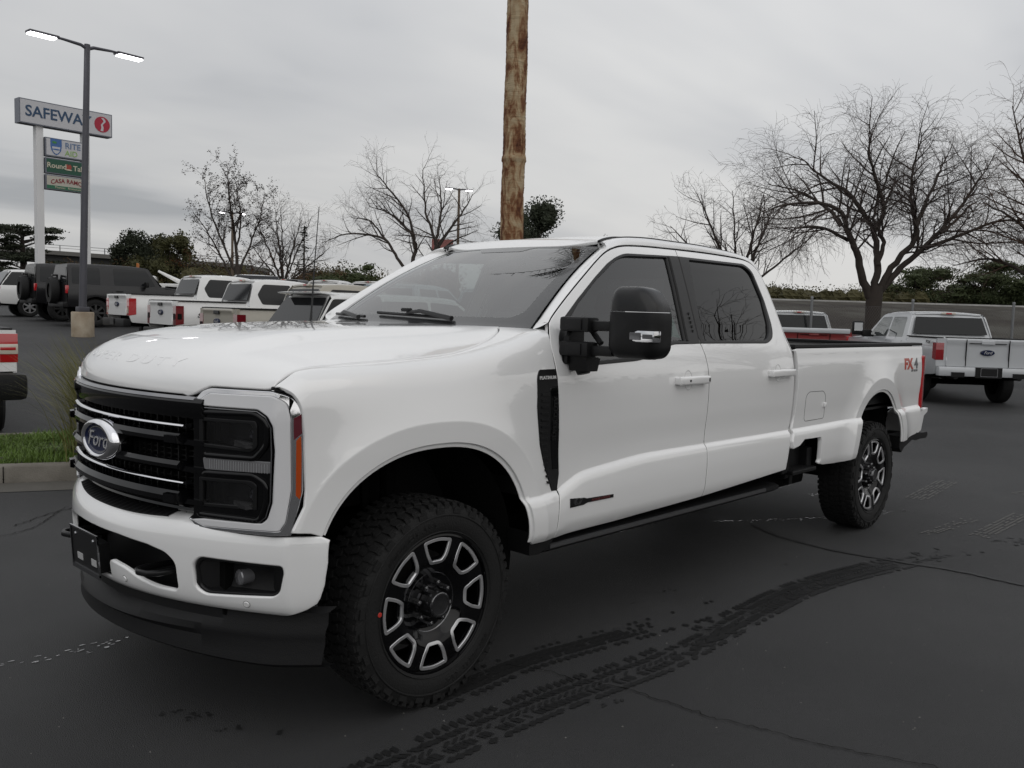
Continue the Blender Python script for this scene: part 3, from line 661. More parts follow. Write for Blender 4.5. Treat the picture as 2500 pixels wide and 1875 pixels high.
# ---------------------------------------------------------------- cowl, windshield, wipers
cw = MB(); cw.grid([[(-.60 + .02*(1-(y/.8)**2), y, 1.515) for y in np.linspace(-.80, .80, 20)], [(-.66 + .03*(1-(y/.8)**2), y, 1.530) for y in np.linspace(-.80, .80, 20)], [(-.72, y, 1.535) for y in np.linspace(-.80, .80, 20)]])
for k in range(30): cw.box((-.635 + .02*(1-((k*.03-.45)/.8)**2), -.45+k*.03, 1.528), (.04, .008, .006))
cw.build('cowl_panel', PLASTB, T)
def wsf(u, v): return wshield(u, v)
def wsy(t, n): return (.82+(.615-.82)*t)*n
wso = [(wsy(-.03, n), -.03) for n in np.linspace(-.985, .985, 24)] + [(wsy(t, .985), t) for t in np.linspace(0, .985, 16)] + [(wsy(.99, n), .99) for n in np.linspace(.97, -.97, 24)] + [(wsy(t, -.985), t) for t in np.linspace(.985, 0, 16)]
WSO = panel('windshield', wso, wsf, WS, T, h=.05, bh=.03, depth=.005, lip=.001, hint=(.5, 0, .8))
wsi = rnd([(-.70, .075, .06), (.66, .085, .10), (.70, .14, .05), (wsy(.9, .935), .90, .05), (wsy(.945, .80), .955, .02), (.22, .965, .02), (.16, .90, .02), (-.16, .90, .02), (-.22, .965, .02), (wsy(.945, -.80), .955, .02), (wsy(.9, -.935), .90, .05), (-.72, .14, .05)], .02)
panel('windshield_border', [wso, wsi], wsf, mat('ceramic_border', (.030, .031, .032), .25, coat=.6), WSO, h=.05, bh=.02, depth=.001, lip=.0005, off=.0015, hint=(.5, 0, .8))
wp = MB()
def wpt(y, t, o=.02):
    q = np.array([float(a) for a in wshield(y, t)]); return q + np.array([.5, 0, .85])*o
wp.tube([wpt(y, .045+.018*k, .014) for k, y in enumerate(np.linspace(.30, -.30, 7)*1.0)][::1] if False else [wpt(.33-.09*k, .045+.004*k, .016) for k in range(8)], .009, 6)
wp.tube([wpt(.35, .02, .03), wpt(.10, .055, .045), wpt(-.02, .06, .03)], [.014, .012, .008], 6)
wp.tube([wpt(-.38-.09*k, .030+.004*k, .016) for k in range(5)], .009, 6); wp.tube([wpt(-.40, .0, .03), wpt(-.60, .04, .035), wpt(-.66, .045, .02)], [.014, .012, .008], 6)
wp.box(tuple(wpt(-.03, .07, .04)), (.03, .06, .02), bev=.005)
wp.build('wiper', SATINB, T)
# ---------------------------------------------------------------- roof and cab rear
def redge(x): return .655 - .040*float(sstep(-1.62, -1.42, x)) - .02*float(sstep(-2.85, -3.06, x))
xr = np.linspace(-1.44, -3.05, 50)
ro = [(float(wshield(y, 1.0)[0])-.004, y) for y in np.linspace(-.607, .607, 30)] + [(x, redge(x)-.004) for x in xr] + [(-3.075, .58), (-3.085, 0), (-3.075, -.58)] + [(x, -redge(x)+.004) for x in xr[::-1]]
panel('roof', ro, roof, PAINT, T, h=.035, bh=.03, depth=.02, hint=(0, 0, 1))
def rearf(u, v): u = np.asarray(u, float); v = np.asarray(v, float); return -3.105 + .05*sstep(1.75, 2.02, v) + .03*u*u, u, v
rwn = rnd([(-.60, 1.52), (.60, 1.52), (.56, 1.90), (-.56, 1.90)], .06)
cb = panel('cab_rear_wall', [rnd([(-.92, .65), (.92, .65), (.90, 1.40), (.86, 1.55), (.68, 1.95), (.58, 2.005), (-.58, 2.005), (-.68, 1.95), (-.86, 1.55), (-.90, 1.40)], .02), rwn], rearf, PAINT, T, h=.06, hint=(-1, 0, 0))
panel('rear_window', rwn, lambda u, v: tuple(a + b for a, b in zip(rearf(u, v), (.012, 0, 0))), GLD, cb, h=.08, depth=.004, hint=(-1, 0, 0))
# ---------------------------------------------------------------- cabin
it = MB()
it.prism([(-.72, 1.40), (-.80, 1.485), (-1.05, 1.475), (-1.17, 1.42), (-1.20, 1.20), (-1.10, 1.0), (-.74, 1.0)], -.80, .80, 'xz')
it.build('dashboard', mat('dashboard_vinyl', (.03, .03, .031), .7), T, autos=50)
sw = MB(); cxs, cys, czs = -1.28, .40, 1.36; ux = Vector((.42, 0, .90)); uy = Vector((0, 1, 0))
sw.tube([Vector((cxs, cys, czs)) + (ux*math.sin(a) + uy*math.cos(a))*.19 for a in np.linspace(0, 2*math.pi, 33)], .015, 8, cap=False)
sw.box((cxs+.03, cys, czs), (.05, .30, .05), bev=.01); sw.box((cxs+.08, cys, czs-.03), (.14, .12, .12), bev=.02); sw.build('steering_wheel', SATINB, T, autos=50)
for x0, y0, wd in ((-1.62, .42, .52), (-1.62, -.42, .52), (-2.62, 0, 1.45)):
    s_ = MB(); s_.box((x0, y0, 1.0), (.52, wd, .16), bev=.05); rot = Matrix.Translation((x0-.24, y0, 1.02)) @ Matrix.Rotation(math.radians(-14), 4, 'Y'); s_.box((0, 0, .30), (.14, wd, .64), mtx=rot, bev=.05)
    hr = [0] if wd < 1 else [-.48, .48]
    for q in hr: s_.box((0, q, .71), (.10, .27, .17), mtx=rot, bev=.04); s_.box((0, q, .62), (.02, .12, .10), mtx=rot)
    s_.build('seat', LEATH, T, autos=50)
ib = MB(); ib.box((-1.9, 0, .80), (2.5, 1.7, .08)); ib.box((-1.5, 0, 1.05), (.9, .28, .3), bev=.03)
for s in (-1, 1): ib.box((-1.9, s*.885, 1.10), (2.4, .05, .66)); ib.prism([(-1.93, 1.47), (-2.03, 1.47), (-2.09, 1.95), (-1.97, 1.95)], s*.70, s*.73, 'xz')
ib.box((-3.10, 0, 1.1), (.04, 1.6, .8)); ib.box((-.72, 0, 1.20), (.04, 1.5, .5)); ib.build('cabin_shell', mat('cabin_trim', (.02, .02, .02), .8), T, smooth=False)
hlx = MB(); hlx.grid([[(x, y, float(roof(x, y)[2])-.045) for y in np.linspace(-.60, .60, 8)] for x in np.linspace(-1.43, -3.05, 10)]); hlx.build('headliner', mat('headliner_cloth', (.16, .155, .15), .9), T)
mr = MB(); mr.box((-1.36, 0, 1.90), (.03, .25, .07), bev=.012); mr.tube([(-1.35, 0, 1.92), (-1.40, 0, 1.985)], .008, 6); mr.box((-1.42, 0, 1.975), (.12, .22, .03), bev=.01); mr.build('interior_mirror', SATINB, T, autos=50)
# window sticker on the driver's glass, visible in the photograph as a pale green sheet
stk = rnd([(-1.60, 1.715), (-1.665, 1.70), (-1.69, 1.505), (-1.60, 1.515)], .004)
panel('window_sticker', stk, lambda u, v: (u-.14, side_y(u-.14, v)-.016, v), mat('sticker_paper', (.20, .38, .32), .6), T, h=.05, depth=.001, lip=.0005, hint=(0, 1, 0))
# ---------------------------------------------------------------- front end
def gf(off=0.):
    def f(u, v):
        u = np.asarray(u, float); v = np.asarray(v, float); dx = gx(u)
        return dx + off*1. - .012*sstep(1.20, 1.33, v), u, v + 0*u
    return f
def sweep(prof, y0, y1, n=40, fx=gx, off=0., zt=None):
    """profile of (dx, z) pairs swept across the nose"""
    rows = []
    for y in np.linspace(y0, y1, n): rows.append([(float(fx(y)) + off + dx, y, z) for dx, z in prof])
    mb = MB(); mb.grid(rows, cv=True); mb.add(rows[0], [tuple(range(len(prof)))]); mb.add(rows[-1], [tuple(range(len(prof)))]); return mb
G = MB(); G.grid([[(float(gx(y))-.085, y, z) for y in np.linspace(-.60, .60, 30)] for z in (.78, 1.285)])
GR = G.build('grille', VOID, T)
gm = MB()
for k in range(28):
    y = -.54 + k*.04; x = float(gx(y)); gm.box((x-.055, y, 1.03), (.03, .004 if k % 3 else .010, .40))
for k in range(20): 
    z = .86 + k*.0205; rows = [[(float(gx(y))-.062+dx, y, z+dz) for dx, dz in ((0, 0), (.014, .0), (.014, .004), (0, .004))] for y in np.linspace(-.55, .55, 24)]; gm.grid(rows, cv=True)
gm.build('grille_mesh', mat('grille_mesh_black', (.005, .005, .005), .5, spec=.25), GR, smooth=False)
sweep([(-.05, 1.284), (.006, 1.272), (.016, 1.258), (.018, 1.225), (.008, 1.200), (-.05, 1.195)], -.60, .60).build('grille_bar', GLOSSB, GR, autos=30)
sweep([(-.04, 1.279), (.004, 1.279), (.013, 1.268), (.010, 1.262), (-.04, 1.262)], -.56, .56).build('grille_bar', DCHROME, GR, autos=30)
sweep([(-.02, 1.177), (.004, 1.177), (.012, 1.174), (.016, 1.168), (.012, 1.162), (-.02, 1.160)], -.515, .515).build('chrome_strip', CHROME, GR, autos=60)
sweep([(-.02, .965), (.004, .965), (.012, .962), (.016, .956), (.012, .950), (-.02, .948)], -.515, .515).build('chrome_strip', CHROME, GR, autos=60)
for zc_, hh, ex in ((1.116, .024, .030), (1.016, .022, .030), (.895, .030, .034)):
    b_ = sweep([(-.05, zc_+hh), (ex*.6, zc_+hh), (ex, zc_+hh*.35), (ex*.9, zc_-hh*.3), (.0, zc_-hh), (-.05, zc_-hh)], -.505, .505)
    if zc_ != 1.016:
        for s in (-1, 1):
            ys = np.array([.452, .475, .507]) if s > 0 else np.array([-.507, -.475, -.452])
            b_.grid([[(float(gx(y))+a, y, zc_+b) for a, b in ((-.02, hh*.9), (ex+.010, hh*.7), (ex+.010, -hh*.4), (-.02, -hh*1.1))] for y in ys], cv=True)
            b_.add([(float(gx(ys[0]))+a, ys[0], zc_+b) for a, b in ((-.02, hh*.9), (ex+.010, hh*.7), (ex+.010, -hh*.4), (-.02, -hh*1.1))], [(0, 1, 2, 3)])
            b_.add([(float(gx(ys[-1]))+a, ys[-1], zc_+b) for a, b in ((-.02, hh*.9), (ex+.010, hh*.7), (ex+.010, -hh*.4), (-.02, -hh*1.1))], [(0, 1, 2, 3)])
    b_.build('grille_bar', GLOSSB, GR, autos=30)
    for s in (-1, 1):   # arms that run on over the lamps
        sweep([(-.02, zc_+.012-.006), (.010, zc_+.010-.006), (.010, zc_-.016), (-.02, zc_-.020)], s*.50, s*.60, 8).build('grille_bar', GLOSSB, GR, autos=30)
sweep([(-.08, .868), (-.018, .866), (-.012, .85), (-.03, .838), (-.08, .838)], -.56, .56).build('grille_lower_bar', GLOSSB, GR, autos=30)
# emblem
em = MB(); rows = []; EC = (.955, 0, 1.068)
for r, h in ((0, .0), (.55, .0), (.66, .002), (.685, .008), (.72, .013), (.80, .018), (.90, .012), (.98, -.002), (1.0, -.014), (.98, -.05)):
    rows.append([(EC[0]+h+.0, .166*r*math.cos(a), EC[2]+.083*r*math.sin(a)) for a in np.linspace(0, 2*math.pi, 49)[:-1]])
em.grid(rows[3:], cv=True); EM = em.build('emblem', CHROME, GR, autos=70)
e2 = MB(); e2.grid([[(q[0]+.003, q[1]*1., q[2]) for q in r] for r in rows[:4]], cv=True); e2.build('emblem_field', mat('emblem_blue', (.010, .016, .050), .2, coat=.2, spec=.3), EM, autos=70)
e3 = MB(); e3.grid([[(EC[0]+.0045, .166*r*math.cos(a), EC[2]+.083*r*math.sin(a)) for a in np.linspace(0, 2*math.pi, 49)[:-1]] for r in (.585, .615)], cv=True); e3.build('emblem_ring', CHROME, EM)
flat_text('emblem_script', 'Ford', (EC[0]+.0045, 0, EC[2]-.002), (0, 1, 0), (0, 0, 1), .088, mat('script_bright', (.85, .85, .86), .25, .7), EM, t=.003, shear=.35, bold=-.0005, xs=1.15)
# ---------------------------------------------------------------- headlights
def LY(pts): return [((.88+(q[0]-.88)*1.2 if q[0] > .88 else q[0]),) + tuple(q[1:]) for q in pts]
for mir in (False, True):
    lampo = [(.545, 1.258, .01), (.580, 1.298, .01), (.612, 1.318, .02), (.864, 1.320, .03), (.904, 1.300, .03), (.920, 1.258, .03), (.9265, 1.16), (.9265, .965), (.919, .895), (.906, .797, .008), (.595, .789, .01), (.554, .800, .01), (.526, .828, .004), (.545, .842, .004)]
    pj1 = rnd([(.592, 1.195), (.790, 1.197, .02), (.797, 1.18, .01), (.797, 1.128, .01), (.774, 1.108, .01), (.592, 1.112)], .006)
    pj2 = rnd([(.592, .975), (.775, .981, .01), (.797, .968, .01), (.797, .90), (.592, .892)], .006)
    H = panel('headlight', [rnd(LY(lampo), .01), pj1, pj2], gf(0), GLOSSB, T, h=.025, bh=.012, depth=.04, mirror=mir, hint=(1, .5, 0))
    # chrome C outside the light guide
    chr_ = [(.541, 1.256, .004), (.578, 1.300, .01), (.612, 1.314, .02), (.862, 1.316, .03), (.901, 1.296, .03), (.916, 1.256, .03), (.9225, 1.16), (.9225, .965), (.915, .895), (.903, .803, .004), (.597, .795, .004), (.556, .806, .006), (.530, .829, .004),
            (.545, .824, .001), (.600, .806, .004), (.884, .818, .004), (.894, .850), (.9035, .967), (.9015, 1.222), (.893, 1.275, .02), (.866, 1.300, .02), (.614, 1.296, .01), (.562, 1.262, .004)]
    panel('chrome_surround', rnd(LY(chr_), .004), gf(0), CHROME, H, h=.02, bh=.010, depth=.012, lip=.002, off=.006, mirror=mir, hint=(1, .5, 0))
    drl = [(.562, 1.262, .004), (.614, 1.296, .01), (.864, 1.300, .025), (.892, 1.276, .02), (.9005, 1.222), (.9025, .967), (.893, .850), (.883, .819, .006), (.600, .807, .004), (.546, .825, .003), (.598, .834, .004), (.832, .842, .01), (.853, .862, .01), (.870, .921), (.8735, 1.107), (.870, 1.195, .01), (.850, 1.228, .01), (.812, 1.250, .01), (.572, 1.249, .003)]
    panel('light_guide', rnd(LY(drl), .005), gf(0), DRLW, H, h=.02, bh=.010, depth=.010, lip=.004, off=.010, mirror=mir, hint=(1, .5, 0))
    # thin bright edge inside the C
    ribbon('chrome_edge', [(.60, 1.243), (.810, 1.243), (.842, 1.225), (.862, 1.19), (.865, 1.10), (.862, .925), (.846, .868), (.828, .850), (.60, .842)], gf(0), .004, .006, DCHROME, H, mirror=mir, off=.004, hint=(1, .5, 0), h=.015)
    # projector bays: frame, clear pane, reflector behind
    for pj, z0, z1 in ((pj1, 1.112, 1.196), (pj2, .892, .978)):
        zc_ = (z0+z1)/2
        fr_ = [(q[0] + math.copysign(.014, q[0]-.695)*1., q[1] + math.copysign(.012, q[1]-zc_)) for q in pj]
        panel('projector_frame', [fr_, pj], gf(0), SATINB, H, h=.02, bh=.012, depth=.01, lip=.002, off=.006, mirror=mir, hint=(1, .5, 0))
        panel('projector_pane', pj, gf(-.006), HEADGL, H, h=.03, depth=.002, lip=.001, mirror=mir, hint=(1, .5, 0))
        b = MB(); g0 = lambda y: float(gx(y))
        b.grid([[(g0(y)-.05, y, z) for y in np.linspace(.58, .81, 8)] for z in (z0-.01, z1+.01)])
        for k in range(6): b.box((g0(.62)-.040, .606+.012*k, zc_), (.02, .004, z1-z0-.012))
        b.prism([(.60, z0), (.80, z0), (.79, z0+.012), (.66, z0+.030), (.62, z0+.012)], g0(.7)-.05, g0(.7)-.012, 'yz')
        b.build('reflector', mat('lamp_reflector_dark', (.05, .05, .052), .25, .6), H, mirror=mir, smooth=False)
        c = MB(); c.lathe([(0, .0), (.004, .012), (.0, .022), (-.02, .028)], 20, axis='x', c=(g0(.765)-.028, .765, zc_)); c.build('projector', mat('lens_glass_dark', (.08, .08, .09), .08, .5), H, mirror=mir)
    # dark chamfered arms of the two black surrounds
    for lp in ([(.565, 1.225), (.800, 1.234, .02), (.846, 1.205, .02), (.846, 1.125, .02), (.803, 1.074, .015), (.600, 1.070)], [(.60, 1.004), (.797, 1.012, .015), (.844, .985, .02), (.846, .918, .02), (.822, .850, .02), (.575, .848)]):
        ribbon('lamp_surround', rnd(lp, .01)[:-1], gf(0), .020, .008, GLOSSB, H, mirror=mir, off=.002, hint=(1, .5, 0), h=.012)
    ms = rnd([(.592, 1.060, .008), (.866, 1.067, .004), (.862, 1.026, .004), (.600, 1.017, .008)], .004)
    M_ = panel('turn_strip', ms, gf(0), mat('clear_strip_lens', (.16, .16, .165), .2, coat=1.), H, h=.03, bh=.012, depth=.008, lip=.002, off=.005, mirror=mir, hint=(1, .5, 0))
    sg_ = MB()
    for k in range(24):
        y = .625+.0098*k; x = float(gx(y))+.0055; sg_.add([(x, y, 1.024), (x, y+.003, 1.024), (x+.0, y+.003, 1.058), (x, y, 1.058)], [(0, 1, 2, 3)])
    sg_.build('strip_segments', mat('strip_segment_grey', (.34, .34, .35), .3), H, mirror=mir, smooth=False)
    am = rnd(LY([(.9105, 1.145, .001), (.9185, 1.163, .001), (.9195, 1.10), (.9195, .950), (.917, .934, .001), (.9105, .948, .001)]), .001)
    panel('side_marker', am, gf(0), AMBER, H, h=.01, bh=.006, depth=.006, lip=.001, off=.009, mirror=mir, hint=(1, .8, 0))
    rf_ = rnd(LY([(.9055, 1.225, .001), (.918, 1.240, .001), (.9205, 1.172, .001), (.9065, 1.147, .001)]), .001)
    panel('red_chrome_reflection', rf_, gf(0), mat('maroon_reflection', (.10, .012, .02), .1, coat=1.), H, h=.01, bh=.006, depth=.006, lip=.001, off=.009, mirror=mir, hint=(1, .8, 0))  # maroon patch imitates a red reflection on the chrome, painted as colour
    gk = MB(); gpth = rnd(LY([(.56, 1.300), (.60, 1.324), (.868, 1.327, .04), (.910, 1.306, .04), (.926, 1.25, .04), (.9325, 1.15), (.9325, .965), (.925, .89), (.911, .798)]), .02)
    gk.tube([(float(gx(y)) - .008 - .012*float(sstep(1.20, 1.33, z)), y, z) for y, z in gpth[12:-6] if True], .0075, 8); gk.build('lamp_gasket', SATINB, H, mirror=mir)
    # black gap filler under the lamp and around it
    gb = MB(); gb.grid([[(float(gx(y))-.045, y, z) for y in np.linspace(.50, .90, 24)] for z in (.77, .80)]); gb.build('lamp_gap_filler', SATINB, T, mirror=mir)
    fs = MB(); fs.grid([[(.655, .905, z) for z in (.80, 1.30)], [(.60, .93, z) for z in (.80, 1.25)]]); fs.build('lamp_back', VOID, T, mirror=mir)
# ---------------------------------------------------------------- bumper
BS = [(-.17, .845), (-.11, .842), (-.060, .834), (-.028, .818), (-.008, .793), (.002, .762), (.005, .72), (.004, .66), (.0, .60), (-.006, .555), (-.016, .522), (-.040, .497), (-.085, .487)]
_b = [0.]
for a, b in zip(BS, BS[1:]): _b.append(_b[-1] + math.hypot(a[0]-b[0], a[1]-b[1]))
BX_ = pchip(_b, [q[0] for q in BS]); BZ_ = pchip(_b, [q[1] for q in BS]); BEND = _b[-1]
def bump(y, v):
    y = np.asarray(y, float); v = np.asarray(v, float)
    z = BZ_(v); return bx(y) + BX_(v)*1. - .0*y, y + 0*v, z - .020*np.exp(-(y/.42)**4)*(z > .7)*sstep(.70, .83, z) + .006*sstep(.86, 1.0, np.abs(y))*sstep(.7, .8, z) + .022*sstep(.88, 1.0, np.abs(y))*(1-sstep(.49, .62, z))
def vz(z): return bis(lambda v: float(BZ_(v)) - z, 0, BEND)
def half(pts): return [(y, vz(z)) for y, z in pts]
def _v(z): return vz(z)
top_in = [(.0, .002), (.30, .002), (.50, .004), (.545, .05), (.585, _v(.806)), (.70, _v(.800)), (.90, _v(.796)), (.975, _v(.793))]
endl = half([(.997, .780), (.997, .70), (.989, .62), (.976, .56), (.966, .535)])
botl = half([(.940, .514), (.905, .502), (.87, .496)]) + [(.80, BEND-.02), (.5, BEND-.01), (.30, BEND-.02), (.15, BEND-.035), (0, BEND-.04)]
half_o = top_in + endl + botl
outer = half_o + [(-y, v) for y, v in half_o[::-1]][1:-1]
ch = [(.0, .722), (.18, .720), (.36, .708), (.455, .690, .03), (.498, .655, .02), (.502, .562, .01), (.488, .546, .01), (.40, .546, .03), (.31, .560, .05), (.235, .590, .04), (.130, .604, .01), (.115, .598, .01), (.112, .530, .01), (0, .530)]
ch3 = [(q[0], vz(q[1])) + tuple(q[2:]) for q in ch]
hole_c = rnd(ch3 + [(-q[0],) + tuple(q[1:]) for q in ch3[::-1]][1:-1], .003)
fg = [(.572, .665, .03), (.602, .695, .02), (.893, .690, .015), (.898, .665, .015), (.882, .592, .03), (.86, .572, .02), (.612, .553, .03), (.578, .575, .02)]
hole_f = rnd([(q[0], vz(q[1])) + tuple(q[2:]) for q in fg], .01); hole_g = [(-a, b) for a, b in hole_f]
BU = panel('front_bumper', [outer, hole_c, hole_f, hole_g], bump, PAINT, T, h=.022, bh=.012, depth=.020, lip=.006, hint=(1, 0, .2))
tub = MB(); tub.grid([[(float(bx(y))-.14, y, z) for y in np.linspace(-.52, .52, 20)] for z in (.48, .74)]); tub.grid([[(float(bx(y))-d, y, z) for y in np.linspace(-.52, .52, 20)] for d, z in ((.14, .515), (.012, .54))]); tub.grid([[(float(bx(y))-d, y, z) for y in np.linspace(-.52, .52, 20)] for d, z in ((.14, .745), (.012, .728))]); tub.build('bumper_insert', PLASTB, BU)
for mir in (False, True):
    fi = MB(); fi.grid([[(float(bx(y))-d, y, z) for y in np.linspace(.56, .91, 16)] for d, z in ((.016, .55), (.075, .575), (.085, .60), (.085, .66), (.07, .685), (.016, .70))]); 
    fi.grid([[(float(bx(y))-d, y, z) for z in (.55, .70)] for d, y in ((.015, .572), (.08, .62))]); fi.grid([[(float(bx(y))-d, y, z) for z in (.55, .70)] for d, y in ((.015, .90), (.08, .80))])
    FI = fi.build('fog_lamp_bay', PLASTB, BU, mirror=mir)
    br = panel('fog_bay_rim', [[(q[0], q[1]) for q in hole_f], [tuple(q) for q in inset(np.array(hole_f) if area2(np.array(hole_f)) > 0 else np.array(hole_f)[::-1], .010)[0]]], lambda u, v: tuple(a + b for a, b in zip(bump(u, v), (-.012, 0, 0))), SATINB, BU, h=.02, bh=.012, depth=.02, lip=.003, mirror=mir, hint=(1, 0, 0))
    fl = MB(); fl.lathe([(-.05, .030), (0, .030), (.004, .026), (.008, 0)], 20, axis='x', c=(float(bx(.70))-.055, .70, .618)); fl.build('fog_lamp', mat('fog_lens', (.18, .18, .19), .1, .4, coat=1.), FI, mirror=mir)
    for y, z in ((.765, .535), (.215, .545)):
        x, _, zz = [float(q) for q in bump(y, vz(z))]
        sn = MB(); sn.lathe([(-.01, .013), (.001, .013), (.0015, .0105), (.004, .010), (.004, 0)], 20, axis='x'); o = sn.build('parking_sensor', PAINT, BU, mirror=mir); nn_ = fnormal(bump, np.array([[y, vz(z)]]))[0]; nn_ *= np.sign(nn_[0]); nn_[1] *= (-1 if mir else 1)
        o.rotation_euler = Vector((1, 0, 0)).rotation_difference(Vector(nn_)).to_euler(); o.location = (x, -y if mir else y, zz)
        s2 = MB(); s2.lathe([(.0005, .0145), (.0008, .0125)], 20, axis='x'); o2 = s2.build('sensor_ring', mat('panel_gap', (.05, .05, .05), .8), BU, mirror=False); o2.rotation_euler = o.rotation_euler; o2.location = o.location
    hk = MB(); 
    x0 = float(bx(.37)); hk.tube([(x0-.12, .315, .605), (x0-.01, .318, .607), (x0+.028, .335, .609), (x0+.042, .372, .610), (x0+.028, .410, .609), (x0-.01, .427, .607), (x0-.12, .430, .605)], .0125, 10); hk.build('tow_hook', SATINB, BU, mirror=mir)
# step pad on the bumper top
sp_ = MB(); rows = []
def bt(y, v, up): q = [float(a) for a in bump(y, v)]; return (q[0], q[1], q[2]+up)
ys = np.linspace(-.46, .46, 93)
for v, u in ((.02, .002), (.02, .006), (.075, .0055), (.138, .005), (.138, .001)): rows.append([bt(y*(1 if v < .05 else .92), v, u + (.003 if (i//2) % 2 and .002 < u else 0)) for i, y in enumerate(ys)])
sp_.grid(rows); sp_.build('bumper_step_pad', PLASTB, BU, autos=20)
# plate
pl = MB(); tl = Matrix.Translation((.992, -.045, .612)) @ Matrix.Rotation(math.radians(4), 4, 'Y')
pl.box((0, 0, 0), (.006, .265, .160), mtx=tl, bev=.002); PL = pl.build('licence_plate', SATINB, BU, smooth=False)
pf = MB()
for c, d in (((.004, 0, .083), (.006, .278, .006)), ((.004, 0, -.085), (.006, .278, .018)), ((.004, .136, 0), (.006, .006, .170)), ((.004, -.136, 0), (.006, .006, .170))): pf.box(c, d, mtx=tl)
for y in (-.09, .09): pf.lathe([(.003, .008), (.008, .006), (.008, 0)], 10, axis='x', c=(0, y, .055), mtx=tl)
pf.box((-.03, 0, -.02), (.05, .20, .12), mtx=tl, mi=1)
pf.build('plate_frame', [DCHROME, PLASTB], PL, smooth=False)
ps = MB()
for y, w in ((-.055, .055), (.085, .05)): ps.box((.0035, y, -.035), (.003, w, .028), mtx=tl, bev=.0012)
ps.build('plate_reflection', mat('pale_reflection', (.42, .42, .42), .5), PL, smooth=False)  # pale marks painted for the white bumper's reflection in the plate
# air dam
AD = [(-.05, .505), (-.014, .488), (-.012, .455), (.012, .430), (.020, .405), (.006, .385), (.012, .352), (.016, .330), (.002, .318), (-.05, .318)]
ad = MB(); rows = []
for y in np.linspace(-.955, .955, 160):
    a = abs(y); cen = 1 - float(sstep(.10, .80, a)); k = 1 - float(sstep(.86, .955, a))
    row = []
    for i, (dx, z) in enumerate(AD):
        d_ = dx*(cen if 2 < i < 6 else 1)*(1 if i else 1); zz = z
        if 2 < i < 6: d_ = d_*1.6
        row.append((.97 - .38*a*a - .045 - .10*float(sstep(.80,1.1,a)) + d_, y, zz + (.012*float(sstep(.2, .9, a)) if i < 2 else 0) - .018*float(sstep(.2, .8, a))*(i > 5)))
    rows.append(row)
ad.grid(rows); ad.build('air_dam', PLASTB, T, autos=25)
